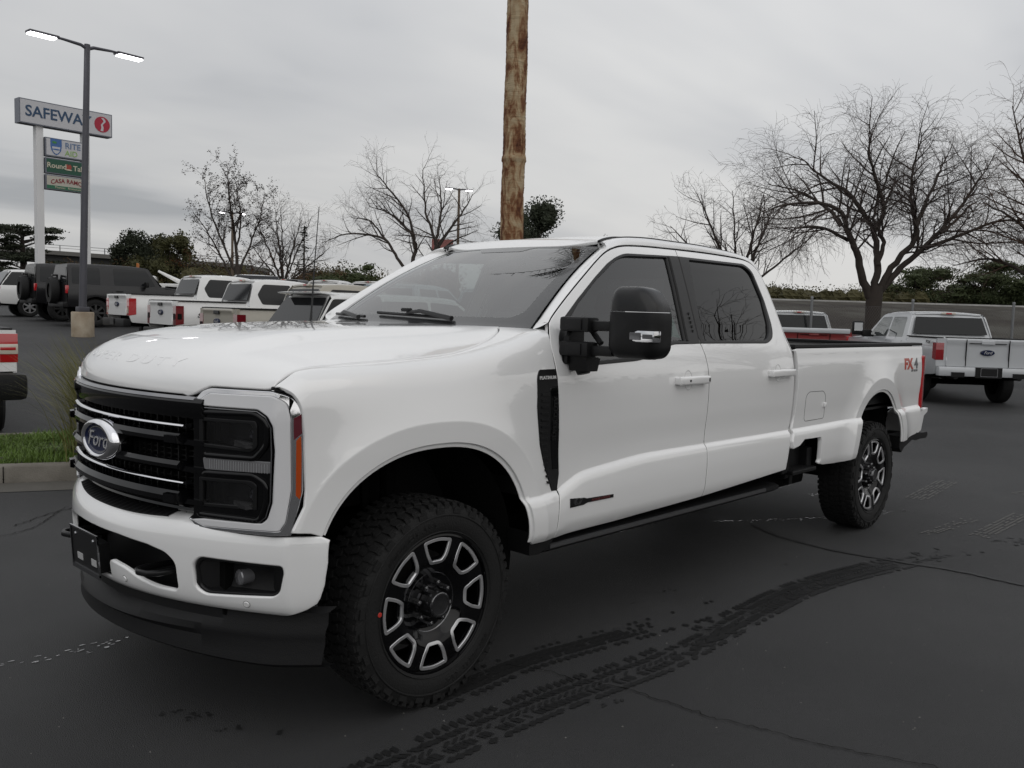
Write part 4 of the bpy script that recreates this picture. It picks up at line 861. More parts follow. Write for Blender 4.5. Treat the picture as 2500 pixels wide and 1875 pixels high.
# ---------------------------------------------------------------- mirrors
for mir in (False, True):
    def rr3(c, d, bev, seg=3):
        bm = bmesh.new(); bmesh.ops.create_cube(bm, size=1.)
        for v in bm.verts: v.co = Vector((v.co.x*d[0]+c[0], v.co.y*d[1]+c[1], v.co.z*d[2]+c[2]))
        bmesh.ops.bevel(bm, geom=list(bm.edges), offset=bev, segments=seg, profile=.5, affect='EDGES'); return bm
    # head: front face outline in (y,z), domed
    ho = rnd([(1.178, 1.700, .05), (1.200, 1.748, .05), (1.345, 1.748, .06), (1.405, 1.675, .10), (1.420, 1.62, .05), (1.420, 1.470, .06), (1.39, 1.432, .06), (1.21, 1.430, .05), (1.170, 1.455, .04), (1.170, 1.60)], .03)
    P = resample(ho, .014); P = P if area2(P) > 0 else P[::-1]; cxm = np.array([1.295, 1.585])
    rows = []
    for s_, dx in ((0, .045), (.5, .042), (.75, .036), (.88, .026), (.96, .012), (1.0, -.008), (1.005, -.05), (.98, -.105)):
        q = cxm + (P-cxm)*s_; rows.append([(-.800 + dx - .02*((a-1.16)/.33)**2, a, b) for a, b in q])
    mb = MB(); mb.grid(rows, cv=True); MH = mb.build('wing_mirror', PLASTB, T, mirror=mir, autos=60)
    rows2 = [[q for q in r] for r in rows]
    gl_ = MB(); gl_.grid([[(-.902, a, b) for a, b in cxm + (P-cxm)*s_] for s_ in (0, .9, .99)], cv=True); gl_.build('mirror_glass', mat('mirror_glass', (.8, .8, .82), .02, 1.), MH, mirror=mir)
    # smooth cap: the part of the shell above a level cut
    bmm = bmesh.new(); bmm.from_mesh(MH.data); cp = bmm.copy()
    bmesh.ops.bisect_plane(bmm, geom=bmm.verts[:]+bmm.edges[:]+bmm.faces[:], plane_co=(0, 0, 1.636), plane_no=(0, 0, 1), clear_outer=True)
    bmesh.ops.bisect_plane(cp, geom=cp.verts[:]+cp.edges[:]+cp.faces[:], plane_co=(0, 0, 1.640), plane_no=(0, 0, 1), clear_inner=True)
    bmm.to_mesh(MH.data); bmm.free(); cme = MH.data.copy(); cp.to_mesh(cme); cp.free(); cme.materials.clear(); cme.materials.append(mat('mirror_cap_gloss', (.006, .006, .0065), .25, spec=.4))
    link(bpy.data.objects.new('mirror_cap', cme), MH)
    ts = MB(); ts.box((-.790, 1.366, 1.533), (.055, .130, .050), bev=.006); TS = ts.build('mirror_lamp', CHROME, MH, mirror=mir, autos=40)
    t2 = MB(); t2.box((-.7615, 1.335, 1.533), (.006, .056, .032), bev=.002); t2.box((-.7615, 1.398, 1.533), (.006, .050, .020), bev=.002); t2.build('mirror_lamp_lens', mat('mirror_lamp_lens', (.12, .12, .125), .12, .5, coat=1.), TS, mirror=mir, smooth=False)
    arm = MB()
    for z in (1.575, 1.462):
        arm.box((-.790, 1.00, z), (.085, .17, .068), bev=.014); arm.box((-.805, 1.13, z-.004), (.06, .14, .046), bev=.014); arm.box((-.765, 1.005, z), (.05, .09, .052), bev=.004)
    arm.tube([(-.84, 1.02, 1.565), (-.83, 1.10, 1.49)], .014, 8)
    arm.prism([(-.765, 1.395), (-.775, 1.52), (-.86, 1.60), (-.885, 1.585), (-.885, 1.40), (-.80, 1.385)], .925, .955, 'xz')
    arm.prism([(-.79, 1.36), (-.86, 1.36), (-.88, 1.42), (-.775, 1.44)], .95, 1.06, 'xz'); arm.tube([(-.83, .99, 1.40), (-.83, 1.005, 1.345)], [.045, .03], 10)
    if mir: arm.v = [(x-.06, .93+(y-.93)*.25, z-.03) for x, y, z in arm.v]
    AR_ = arm.build('mirror_arm', PLASTB, MH, mirror=mir, autos=40)
    if not mir: MH.location = (0, .030, 0)
    if mir: MH.location = (-.26, .28, -.045); AR_.location = (.26, -.28, .045)
# ---------------------------------------------------------------- wheels
def wheel(x, mir, R=.424, yout=.985, wdt=.275, rim_y=.0, rot=0.):
    """rim disc faces +y; built round its own centre then placed"""
    yc = yout - wdt/2; tw = wdt/2
    prof = [(-tw+.03, .262), (-tw, .30), (-tw-.005, .35), (-tw+.012, .402), (-tw+.035, R-.012), (-tw+.055, R-.010), (tw-.055, R-.010), (tw-.035, R-.012), (tw-.010, .402), (tw+.002, .375), (tw+.006, .350), (tw+.003, .318), (tw-.004, .296), (tw-.010, .287), (tw-.030, .278), (tw-.04, .262)]
    tm = MB(); tm.lathe(prof, 96)
    # tread blocks: four ribs and shoulder lugs
    n_ = 60
    for k in range(n_):
        a = 2*math.pi*k/n_; mt = Matrix.Rotation(-a, 4, 'Y') @ Matrix.Translation((R-.005, 0, 0))
        for j, yb in enumerate((-.066, -.022, .022, .066)):
            tm.box((-.002, yb, .008*(-1)**j + (.010 if j % 2 else 0)), (.012, .036, .030), mtx=mt @ Matrix.Rotation(.35*(-1)**j, 4, 'X'))
        for s in (-1, 1):
            tm.box((-.0055, s*(tw-.032), 0), (.012, .044, .024), mtx=mt); 
            tm.box((-.020, s*(tw-.0135), 0), (.030 if k % 2 else .022, .016, .024), mtx=mt)
    TY = tm.build('tyre', RUBBER, None, autos=35)
    rg = MB(); rg.lathe([(tw+.004, .372), (tw+.0075, .370), (tw+.0075, .366), (tw+.004, .364)], 96); rg.lathe([(tw-.001, .303), (tw+.0025, .300), (tw-.002, .297)], 96)
    for k in range(26): 
        a = 2*math.pi*(k+.5)/26; mt = Matrix.Rotation(-a, 4, 'Y') @ Matrix.Translation((.386, tw+.001, 0)); rg.box((0, 0, 0), (.022, .006, .040), mtx=mt); 
    RG = rg.build('sidewall_relief', RUBBER, TY, autos=35)
    for a0, txt in ((math.radians(62), 'ALL TERRAIN'), (math.radians(238), 'ALL TERRAIN')):
        surf_text('sidewall_lettering', txt, lambda a, b: ((.338+b)*np.cos(a0 - a/.338), tw+.0045+0*a, (.338+b)*np.sin(a0 - a/.338)), .036, mat('tyre_letter_rubber', (.028, .028, .028), .6), TY, t=.002, bold=.0006, xs=1.2, spacing=1.1)
    # rim: barrel + face with eight windows
    rm = MB(); rm.lathe([(tw-.03, .288), (tw-.008, .2885), (tw-.006, .281), (tw-.022, .279), (tw-.06, .262), (-tw+.05, .255)], 72); RM = rm.build('wheel', GLOSSB, None, autos=40)
    def ff(u, v):
        u = np.asarray(u, float); v = np.asarray(v, float); r = np.hypot(u, v)
        return u, tw - .016 - .040*(1-sstep(.09, .20, r)), v
    circ = lambda r, n=72: [(r*math.cos(a), r*math.sin(a)) for a in np.linspace(0, 2*math.pi, n, endpoint=False)]
    holes = []
    for k in range(8):
        a = math.pi/2 + k*math.pi/4 + rot; c_, s_ = math.cos(a), math.sin(a)
        lp = rnd([(.163, -.033, .014), (.200, -.058, .03), (.262, -.079, .018), (.276, 0, .07), (.262, .079, .018), (.200, .058, .03), (.163, .033, .014)], .01, 4)
        holes.append([(u*c_ - v*s_, u*s_ + v*c_) for u, v in lp])
    sh = lambda lp, d: [tuple(q) for q in inset(np.array(lp) if area2(np.array(lp)) > 0 else np.array(lp)[::-1], d)[0]]
    WF = panel('wheel_face', [circ(.2815), circ(.070, 32)] + [sh(h_, .010) for h_ in holes], ff, GLOSSB, RM, h=.016, bh=.012, depth=.03, lip=.003, hint=(0, 1, 0))
    for h_ in holes: panel('window_frame', [h_, sh(h_, .0135)], ff, SILVER, WF if False else RM, h=.02, bh=.009, depth=.010, lip=.0015, off=.003, hint=(0, 1, 0))
    hb = MB(); hb.lathe([(tw-.11, .105), (tw-.070, .100), (tw-.060, .092), (tw-.062, .060), (tw-.010, .058), (tw+.012, .052), (tw+.016, .044), (tw+.013, .036), (tw+.016, 0)], 40)
    hb.lathe([(tw-.052, .128), (tw-.046, .124), (tw-.050, .118)], 48)
    hb.lathe([(tw+.010, .050), (tw+.0165, .0475), (tw+.0165, .041), (tw+.010, .039)], 40)
    for k in range(8):
        a = 2*math.pi*k/8+.2; mt = Matrix.Translation((.084*math.cos(a), tw-.045, .084*math.sin(a))); hb.lathe([(-.02, .015), (.018, .0145), (.026, .011), (.030, 0)], 8, mtx=mt)
    HB = hb.build('hub', mat('hub_black_chrome', (.16, .16, .165), .14, .95), RM, autos=35)
    ds = MB(); ds.lathe([(tw-.13, 0), (tw-.13, .20), (tw-.15, .20)], 48); ds.build('brake_disc', mat('cast_iron', (.035, .034, .033), .6, .5), RM)
    TY.parent = RM; RM.parent = T
    RM.location = (x, -yc if mir else yc, R); RM.rotation_euler = (0, 0, math.pi if mir else 0)
    return RM
w1 = wheel(0.0, False, rot=.02); w2 = wheel(-4.60, False, yout=.965, rot=.16)
for src, x in ((w1, 0.0), (w2, -4.60)):
    c = copy_tree(src); c.location = (x, -src.location.y, .424); c.rotation_euler = (0, 0, math.pi)
dot = MB(); dot.lathe([(0, .010), (.001, .009), (.001, 0)], 12); dd_ = dot.build('paint_dot', mat('red_paint_dot', (.45, .03, .02), .5), w1); dd_.location = (.302*math.cos(math.radians(5)), .1395, .302*math.sin(math.radians(5)))
# ---------------------------------------------------------------- chassis, bed, tail
ch_ = MB()
for s in (-1, 1): ch_.box((-2.2, s*.42, .62), (6.0, .09, .18))
ch_.box((-1.6, 0, .60), (2.9, 1.55, .12)); ch_.box((-4.3, 0, .86), (2.2, 1.5, .08)); ch_.box((.3, 0, .62), (.9, .9, .25)); ch_.box((.72, 0, .62), (.08, 1.3, .3))
ch_.tube([(0, -.8, .42), (0, .8, .42)], .06, 10); ch_.tube([(-4.6, -.8, .42), (-4.6, .8, .42)], .065, 10); ch_.lathe([(-.18, .03), (-.12, .15), (.12, .15), (.18, .03)], 16, c=(-4.6, 0, .42))
ch_.tube([(-.02, .62, .45), (-.05, .58, .95)], .035, 8); ch_.tube([(.12, .66, .5), (.10, .6, 1.0)], .02, 6); ch_.tube([(-5.55, .35, .5), (-5.75, .35, .5)], .05, 10)
ch_.box((-3.5, .62, .55), (.7, .25, .25), bev=.04)
ch_.build('chassis', VOID, T, smooth=False)
bl = MB(); BI = mat('bed_liner', (.012, .012, .012), .8, bump=.3, bscale=150)
for s in (-1, 1):
    bl.box((-4.34, s*.915, 1.452), (2.40, .085, .022), bev=.006); bl.box((-4.34, s*.86, 1.20), (2.38, .03, .50))
bl.box((-3.155, 0, 1.452), (.05, 1.78, .022)); bl.box((-3.165, 0, 1.2), (.04, 1.75, .5)); bl.box((-4.34, 0, .95), (2.4, 1.75, .04)); bl.build('bed_liner', BI, T, smooth=False)
tg = panel('tailgate', rnd([(-.80, .93), (.80, .93), (.80, 1.425), (-.80, 1.425)], .02), lambda u, v: (-5.575 + .02*np.asarray(u)**2 + 0*v, u, v), PAINT, T, h=.08, depth=.05, hint=(-1, 0, 0))
tc_ = MB(); tc_.box((-5.545, 0, 1.44), (.08, 1.60, .03), bev=.008); tc_.build('tailgate_cap', PLASTB, tg)
for mir in (False, True):
    lo_ = [(-5.538, 1.355, .02), (-5.66, 1.350, .04), (-5.715, 1.30, .03), (-5.740, 1.05), (-5.695, .905, .02), (-5.548, .898)]
    tl_ = MB(); rows = []
    TLF = lambda u, v: (u, .968 - .45*np.maximum(-5.575-np.asarray(u, float), 0)**1.2 - .0*v, v)
    tlp = panel('tail_light', rnd(lo_, .01), TLF, RED, T, h=.02, bh=.012, depth=.10, lip=.006, off=.006, mirror=mir, hint=(0, 1, 0))
    panel('tail_light_band', rnd([(-5.630, 1.19), (-5.715, 1.19), (-5.730, 1.07), (-5.630, 1.07)], .006), TLF, GLOSSB, tlp, h=.02, depth=.006, lip=.002, off=.009, mirror=mir, hint=(0, 1, 0))
    rbm = MB(); rbm.prism([(-5.535, .845), (-5.60, .862), (-5.80, .888), (-5.80, .855), (-5.715, .825), (-5.665, .70), (-5.60, .682), (-5.50, .69)], .70, .950, 'xz'); rbm.build('rear_bumper', PAINT, T, mirror=mir, smooth=False)
    rb2 = MB(); rb2.box((-5.66, .80, .900), (.20, .26, .016), bev=.004); rb2.prism([(-5.46, .685), (-5.62, .685), (-5.86, .655), (-5.98, .655), (-6.00, .625), (-5.96, .60), (-5.80, .605), (-5.70, .60), (-5.46, .645)], .72, .90, 'xz'); rb2.build('rear_bumper_trim', PLASTB, T, mirror=mir, smooth=False)
rbc = MB(); rbc.box((-5.70, 0, .78), (.16, 1.42, .18), bev=.02); rbc.build('rear_bumper_centre', DCHROME, T)
an = MB(); an.tube([(-.560, -.800, 1.48), (-.568, -.800, 1.60), (-.585, -.800, 1.86), (-.612, -.800, 2.20)], [.011, .006, .0035, .002], 6); an.lathe([(0, .022), (.03, .014), (.06, .008)], 12, axis='z', c=(-.560, -.80, 1.48)); an.build('antenna', SATINB, T)
# ================================================================= ground shape and placing in plan
FWD = np.array([CAMF[0], CAMF[1]]); FWD /= np.linalg.norm(FWD); RGT = np.array([FWD[1], -FWD[0]])
_GA = pchip([0, 10, 16, 20, 24, 31, 40, 60, 120, 400], [0, 0, .17, .32, .50, .84, 1.0, 1.15, 1.2, 1.2])
def LD(x, y): d = np.array([x-CAMP[0], y-CAMP[1]]); return float(d@RGT), float(d@FWD)
def XY(L, D): q = np.array(CAMP[:2]) + RGT*L + FWD*D; return float(q[0]), float(q[1])
def gz(x, y):
    """the lot is level round the big pickup and climbs gently towards the far left rows"""
    x = np.asarray(x, float); y = np.asarray(y, float); dx = x-CAMP[0]; dy = y-CAMP[1]
    L = dx*RGT[0] + dy*RGT[1]; D = dx*FWD[0] + dy*FWD[1]; r = np.hypot(L, D)
    w = 1 - sstep(.02, .32, L/np.maximum(D, .5)); back = sstep(-2, 6, D)
    return _GA(r) * w * back
def heading(hL, hD): v = RGT*hL + FWD*hD; return math.atan2(v[1], v[0])
# ================================================================= background vehicles (rear at x=0, nose towards +x)
GLB = mat('dark_car_glass', (.010, .011, .012), .06, spec=.30)
def vwheel(parent, x, y, R, wd, rimm, spokes=6):
    sd = 1 if y > 0 else -1
    a = MB(); a.lathe([(-wd/2, R*.62), (-wd/2, R*.92), (-wd/2+.03, R), (wd/2-.03, R), (wd/2, R*.92), (wd/2+.003, R*.75), (wd/2-.01, R*.62)], 28)
    w_ = a.build('wheel', RUBBER, parent, autos=40)
    b = MB(); b.lathe([(wd/2-.01, R*.63), (wd/2-.012, R*.58), (wd/2-.05, R*.55)], 28)
    for k in range(spokes):
        an_ = 2*math.pi*k/spokes; b.box((0, wd/2-.02, R*.34), (.06, .02, R*.50), mtx=Matrix.Rotation(an_, 4, 'Y'))
    b.lathe([(wd/2-.04, R*.2), (wd/2-.005, R*.16), (wd/2, 0)], 14); b.build('rim', rimm, w_, smooth=False)
    c = MB(); c.lathe([(wd/2-.07, R*.6), (wd/2-.07, 0)], 20); c.build('brake', VOID, w_)
    w_.location = (x, y - sd*wd/2, R); w_.rotation_euler = (0, 0, 0 if sd > 0 else math.pi); return w_
def arcs(ax, R, sill, n=14):
    r = R*1.16; a0 = math.asin(max(-1, min(1, (sill-R)/r)))
    return [(ax + r*math.cos(a), R + r*math.sin(a)) for a in np.linspace(math.pi - a0, a0, n)]   # rear foot to front foot
def vehicle(P, name, label, cat, group, loc, rz):
    x0, y0 = loc
    root = empty(name, (x0, y0, float(gz(x0, y0)) + P.get('dz', 0)), rz, label, cat, group)
    w = P['w']; belt = P['belt']; rail = P.get('rail', belt); sill = P['sill']; pm = P['paint']; trim = P.get('trim', PLASTB); R = P['R']
    S = pchip([sill-.05, sill+.12, (sill+belt)/2, belt-.12, belt, (belt+P['roof'])/2, P['roof']-.05, P['roof']+.02], [w-.05, w-.01, w, w-.02, w-.055, w-.14, w-.235, w-.30])
    sf = lambda u, v: (u, S(v), v)
    for mir in (False, True):
        o = [(0, sill+.14), (0.05, sill+.02)] if not P.get('bed') else [(0, P['gate0']), (.06, sill+.05)]
        o += arcs(P['axR'], R, sill) + [(P['axR']+R*1.2+.05, sill)] + arcs(P['axF'], R, sill) + [(P['nose']-.05, sill+.05), (P['nose'], .75), (P['nose']-.02, P['hood1']-.05), (P['nose']-.10, P['hood1'])] + [(P['wsb']-.05, P['hood0'])]
        if P.get('bed'): o += [(P['bed']+.02, belt), (P['bed'], rail), (0.01, rail)]
        else: o += [(P['rear_belt'], belt)]
        panel('body_side', rnd(o, .03, 3), sf, pm, root, h=.16, bh=.10, depth=.04, lip=.008, mirror=mir)
        for ax in (P['axR'], P['axF']):
            if P.get('flare'):
                ribbon('arch_trim', arcs(ax, R*1.03, sill), sf, .07, .05, trim, root, mirror=mir, h=.08)
        # greenhouse side
        gh = P['gh']; panel('cab_side', [rnd(gh, .05, 4)] , sf, P.get('top', pm), root, h=.16, bh=.08, depth=.03, lip=.006, mirror=mir)
        for wn in P['wins']: panel('side_window', rnd(wn, .05, 3), sf, P.get('glass', GLB), root, h=.16, bh=.08, depth=.004, lip=.002, off=.004, mirror=mir)
        for dx in P.get('doors', []): ribbon('door_line', [(dx, belt-.02), (dx, sill+.12)], sf, .012, .002, VOID, root, mirror=mir, h=.2)
        for hx in P.get('handles', []): 
            hb = MB(); hb.box((hx, float(S(belt-.13))+.02, belt-.13), (.20, .03, .035), bev=.008); hb.build('door_handle', P.get('handle', pm), root, mirror=mir, autos=50)
        for ax in (P['axR'], P['axF']): vwheel(root, ax, (-1 if mir else 1)*(w-.02), R, .26, P.get('rim', SILVER), P.get('spokes', 6))
        m_ = MB(); mx = P['wsb']-.55; m_.box((mx, w+.10, belt+.10), (.10, .22, .17), bev=.03); m_.box((mx, w-.01, belt+.04), (.05, .12, .05)); m_.build('wing_mirror', P.get('mirror', PLASTB), root, mirror=mir, autos=50)
        # lamps
        lm = P['lamp']; 
        if P.get('bed'):
            TLs = MB(); z0, z1, lw = lm
            TLs.prism(rnd([(-.012, z0), (-.012, z1), (.16, z1), (.16, z0+.03)], .01, 2), w-lw, w+.006, 'xz'); T_ = TLs.build('tail_light', P.get('lampm', RED), root, mirror=mir, autos=40)
            if P.get('lampband'):
                q = MB(); q.box((.02, w-lw/2+.004, (z0+z1)/2-.01), (.085, lw+.012, .115), bev=.01); Q_ = q.build('reversing_lens', mat('clear_lens', (.55, .5, .42), .15, coat=1.), T_, mirror=mir, autos=40)
                q = MB(); q.box((.018, w-lw/2-.005, (z0+z1)/2-.005), (.088, lw*.9, .035), bev=.006); q.build('lens_stripe', RED, T_, mirror=mir, autos=40)
            if P.get('lampw'):
                q = MB(); q.box((-.014, w-lw*.55, z0+(z1-z0)*.30), (.006, lw*.6, (z1-z0)*.35)); q.build('reversing_lens', mat('clear_lens', (.55, .5, .42), .15, coat=1.), T_, mirror=mir, smooth=False)
            if P.get('lampk'):
                q = MB(); q.box((.07, w+.007, z0+(z1-z0)*.45), (.09, .006, (z1-z0)*.30)); q.box((-.014, w-lw*.5, z0+(z1-z0)*.45), (.006, lw*.7, (z1-z0)*.30)); q.build('smoked_lens', GLOSSB, T_, mirror=mir, smooth=False)
        else:
            TLs = MB(); z0, z1, lw = lm; TLs.box((.0 + P.get('lampx', 0), w-lw/2-.02, (z0+z1)/2), (.09, lw, z1-z0), bev=.015); TLs.build('tail_light', P.get('lampm', RED), root, mirror=mir, autos=50)
        hl_ = MB(); hl_.box((P['nose']-.08, w-.22, P['hood1']-.12), (.16, .34, .14), bev=.02); hl_.build('headlight', mat('headlamp_clear', (.35, .35, .36), .1, .3, coat=1.), root, mirror=mir, autos=50)
    rf = P['roofx']; zr = P['roof']; wr = w-.27
    rfz = pchip([rf[0]-.15, rf[0], rf[0]+.3, (rf[0]+rf[1])/2, rf[1]-.2, rf[1], rf[1]+.2], [zr-.06, zr-.025, zr, zr+.01, zr-.01, zr-.035, zr-.08])
    roof_f = lambda u, v: (u, v, rfz(u) - .03*(v/wr)**2)
    panel('roof', rnd([(rf[0], -wr), (rf[1], -wr), (rf[1]+.06, 0), (rf[1], wr), (rf[0], wr)], .06, 3), roof_f, P.get('top', pm), root, h=.2, bh=.12, depth=.04, hint=(0, 0, 1))
    gp = MB()       # cant rails joining roof and sides
    xs = np.linspace(rf[0], rf[1], 12)
    for s in (1, -1): gp.grid([[(x, s*(wr-.01), float(rfz(x))-.03) for x in xs], [(x, s*(wr+.03), float(rfz(x))-.05) for x in xs], [(x, s*float(S(min(float(rfz(x))-.10, zr-.06))), min(float(rfz(x))-.10, zr-.06)) for x in xs]])
    gp.build('roof_rail', P.get('top', pm), root)
    def quad(nm, a, b, m, off=0., par=root, bulge=.04):   # a,b: (x, halfwidth, z) bottom and top edges
        g = MB(); g.grid([[(a[0]+(b[0]-a[0])*t + off + bulge*(1-n*n)*(1 if a[0] > 1 else -1), (a[1]+(b[1]-a[1])*t)*n, a[2]+(b[2]-a[2])*t) for n in np.linspace(-1, 1, 10)] for t in np.linspace(0, 1, 5)]); return g.build(nm, m, par)
    quad('windshield', (P['wsb'], w-.10, P['hood0']+.02), (rf[1]+.02, wr, zr-.05), P.get('wsm', GLB))
    hood_f = lambda u, v: (u, v, P['hood0'] + (P['hood1']-P['hood0'])*((u-P['wsb'])/(P['nose']-.1-P['wsb']))**1.6 + .03*(1-(v/w)**2))
    panel('hood', rnd([(P['wsb']-.1, -w+.10), (P['nose']-.10, -w+.14), (P['nose']-.02, 0), (P['nose']-.10, w-.14), (P['wsb']-.1, w-.10)], .05, 3), hood_f, pm, root, h=.25, bh=.15, depth=.05, hint=(0, 0, 1))
    hs = MB()
    for s in (1, -1): hs.grid([[(x, s*(w-.10), float(hood_f(x, w-.10)[2])-.01) for x in np.linspace(P['wsb']-.1, P['nose']-.12, 8)], [(x, s*float(S(P['hood1']-.04)), float(np.interp(x, [P['wsb']-.05, P['nose']-.1], [P['hood0'], P['hood1']]))-.03) for x in np.linspace(P['wsb']-.1, P['nose']-.12, 8)]])
    hs.build('fender_top', pm, root)
    fr = MB(); fr.box((P['nose']-.06, 0, (P['hood1']+.62)/2), (.10, 2*w-.30, P['hood1']-.66), bev=.02); fr.build('grille', GLOSSB, root, smooth=False)
    fb_ = MB(); fb_.box((P['nose']-.02, 0, .58), (.16, 2*w-.10, .24), bev=.04); fb_.build('front_bumper', P.get('bumperF', pm), root, autos=50)
    ub = MB(); ub.box((P['nose']/2, 0, sill+.10), (P['nose']-.5, 2*w-.62, .30)); ub.box((P['nose']/2, 0, sill+.35), (P['nose']-.6, 2*w-.16, .16))
    for ax in (P['axR'], P['axF']): ub.tube([(ax, -w+.2, R), (ax, w-.2, R)], .06, 8)
    ub.build('underbody', VOID, root, smooth=False)
    gs = MB(); gs.box(((P['cab0']+P['wsb'])/2-.1, 0, belt-.12), (P['wsb']-P['cab0']-.5, 2*w-.25, .1))
    for q in (.30, .62): gs.box((P['cab0']+(P['wsb']-P['cab0'])*q, 0, belt+.10), (.14, 2*w-.6, .40), bev=.04)
    gs.build('interior', LEATH, root, smooth=False)
    rbm = P['rbz']
    b = MB(); b.box((-.04 + P.get('bx', 0), 0, rbm), (.18, 2*w-.06 + P.get('bw', 0), P.get('rbh', .20)), bev=P.get('bbev', .035)); RB = b.build('rear_bumper', P.get('bumperR', PLASTB), root, autos=50)
    if P.get('bumpsplit'):
        b = MB(); b.box((-.135, 0, rbm-.01), (.02, .52, P.get('rbh', .2)+.02)); b.box((-.14, -.60, rbm-.06), (.02, .26, .10), bev=.004); b.box((-.14, .60, rbm-.06), (.02, .26, .10), bev=.004); b.build('bumper_inserts', PLASTB, RB, smooth=False)
    lp = MB(); lp.box((-.148 + P.get('px', 0), 0, P.get('plz', rbm)), (.01, .32, .16), bev=.004); LP_ = lp.build('licence_plate', P.get('platem', SATINB), root, smooth=False)
    if P.get('platef'):
        q = MB()
        for c, d in (((0, 0, .082), (.012, .33, .010)), ((0, 0, -.082), (.012, .33, .010)), ((0, .162, 0), (.012, .010, .165)), ((0, -.162, 0), (.012, .010, .165))): q.box((-.150+c[0], c[1], P.get('plz', rbm)+c[2]), d)
        q.build('plate_frame', CHROME, LP_, smooth=False)
    if P.get('bed'):
        g0, g1 = P['gate0'], rail
        gate = panel('tailgate', rnd([(-w+.20, g0), (w-.20, g0), (w-.20, g1+.005), (-w+.20, g1+.005)], .03, 3), lambda u, v: (-.012 - .022*np.exp(-((np.asarray(v)-(g1-.03))/.045)**2) - .018*sstep(g0+.17, g0+.12, v) + 0*u, u, v), pm, root, h=.07, bh=.07, depth=.06, hint=(-1, 0, 0))
        for s in (1, -1): cpn = MB(); cpn.box((.02, s*(w-.105), (g0+g1)/2), (.05, .19, g1-g0)); cpn.build('corner_post', pm, root, smooth=False)
        hd_ = MB(); hd_.box((-.035, 0, g1-.07), (.03, .26, .07), bev=.01); hd_.build('tailgate_handle', P.get('gh_m', SATINB), gate, smooth=False)
        e_ = MB(); e_.grid([[(-.036 + h_, .105*r*math.cos(a)*P.get('els', 1), g0+(g1-g0)*.52 + .045*r*math.sin(a)*P.get('els', 1)) for a in np.linspace(0, 2*math.pi, 25)[:-1]] for r, h_ in ((0, -.006), (.8, -.006), (.82, -.010), (1, -.004), (1.02, .02))], cv=True); E_ = e_.build('emblem', P.get('emb', MATS['emblem_blue']), gate)
        es_ = P.get('els', 1); flat_text('emblem_script', 'Ford', (-.046, 0, g0+(g1-g0)*.52), (0, -1, 0), (0, 0, 1), .062*es_, mat('script_silver', (.7, .7, .72), .3, .6), E_, t=.002, shear=.35)
        if P.get('gate_lines'):
            q = MB()
            for y in P['gate_lines']: q.box((-.030, y, (g0+g1)/2), (.03, .010, g1-g0-.02))
            q.box((-.033, 0, g1-.085), (.02, .72, .012)); q.build('tailgate_seams', VOID, gate, smooth=False)
        bb = MB(); bb.box((P['bed']/2, 0, rail-.45), (P['bed'], 2*w-.2, .04))
        for s in (1, -1): bb.box((P['bed']/2, s*(w-.09), rail+.010), (P['bed']-.02, .10, .025), bev=.006); bb.box((P['bed']/2, s*(w-.12), rail-.2), (P['bed'], .03, .42))
        bb.box((.04, 0, rail+.016), (.07, 2*w-.40, .022)); bb.build('bed_liner', PLASTB, root, smooth=False)
        c0 = P['cab0']
        wall = MB(); wall.grid([[(c0 + .03 + (rf[0]-c0)*((z-rail+.1)/(zr-.06-rail+.1)), n*float(S(z))*.985, z) for n in np.linspace(-1, 1, 9)] for z in np.linspace(rail-.1, zr-.06, 7)]); wall.grid([[(rf[0]+.03, n*float(S(zr-.06))*.985, zr-.06) for n in np.linspace(-1, 1, 9)], [(rf[0]+.03, n*(wr), float(rfz(rf[0]))-.03*n*n) for n in np.linspace(-1, 1, 9)]]); CW_ = wall.build('cab_rear_wall', P.get('top', pm), root)
        quad('rear_window', (c0-.012 + (rf[0]-c0)*.14, w-.20, rail+.07), (c0 - .012 + (rf[0]-c0)*.86, w-.29, zr-.13), GLB, bulge=.0)
        bl_ = MB(); bl_.box((rf[0]-.004, 0, zr-.045), (.05, .30, .045), bev=.008); bl_.box((rf[0]-.028, 0, zr-.045), (.012, .13, .036)); o_ = bl_.build('brake_light', P.get('bl', mat('clear_lens', (.55, .5, .42), .15, coat=1.)), root, smooth=False)
        q = MB(); q.box((rf[0]-.032, 0, zr-.045), (.012, .12, .034)); q.build('brake_light_lens', RED, o_, smooth=False)
    else:
        rb_ = P['rear']     # list of (x, halfwidth, z) rows from bumper to roof
        g = MB(); g.grid([[(x, n*hw, z) for n in np.linspace(-1, 1, 9)] for x, hw, z in rb_]); g.build('tail_door', pm, root, autos=30)
        quad('rear_window', *P['rwin'], P.get('glass', GLB), bulge=.0)
    return root
def dup(root, name, label, group, loc, rz, dz=0, repaint=None):
    c = copy_tree(root); c.location = (loc[0], loc[1], float(gz(*loc)) + dz); c.rotation_euler = (0, 0, rz); c['label'] = label; c['group'] = group; c.name = name
    if repaint:
        a, b = repaint
        def go(o):
            if o.type == 'MESH' and any(s.material == a for s in o.material_slots):
                o.data = o.data.copy()
                for i, m_ in enumerate(o.data.materials):
                    if m_ == a: o.data.materials[i] = b
            for q in o.children: go(q)
        go(c)
    return c
CPW = mat('fleet_white', (.74, .74, .73), .4, coat=1.)
CPT = mat('fleet_tan', (.36, .335, .275), .4, coat=1.)
CPS = mat('fleet_silver_blue', (.36, .42, .45), .35, .3, coat=1.)
CPR = mat('fleet_red', (.22, .012, .012), .35, coat=1.)
CPK = mat('fleet_black', (.010, .010, .011), .3, coat=.3, spec=.3)
CPG = mat('fleet_light_grey', (.50, .515, .53), .35, .2, coat=1.)
RMD = mat('rim_dark', (.06, .06, .06), .4, .7)
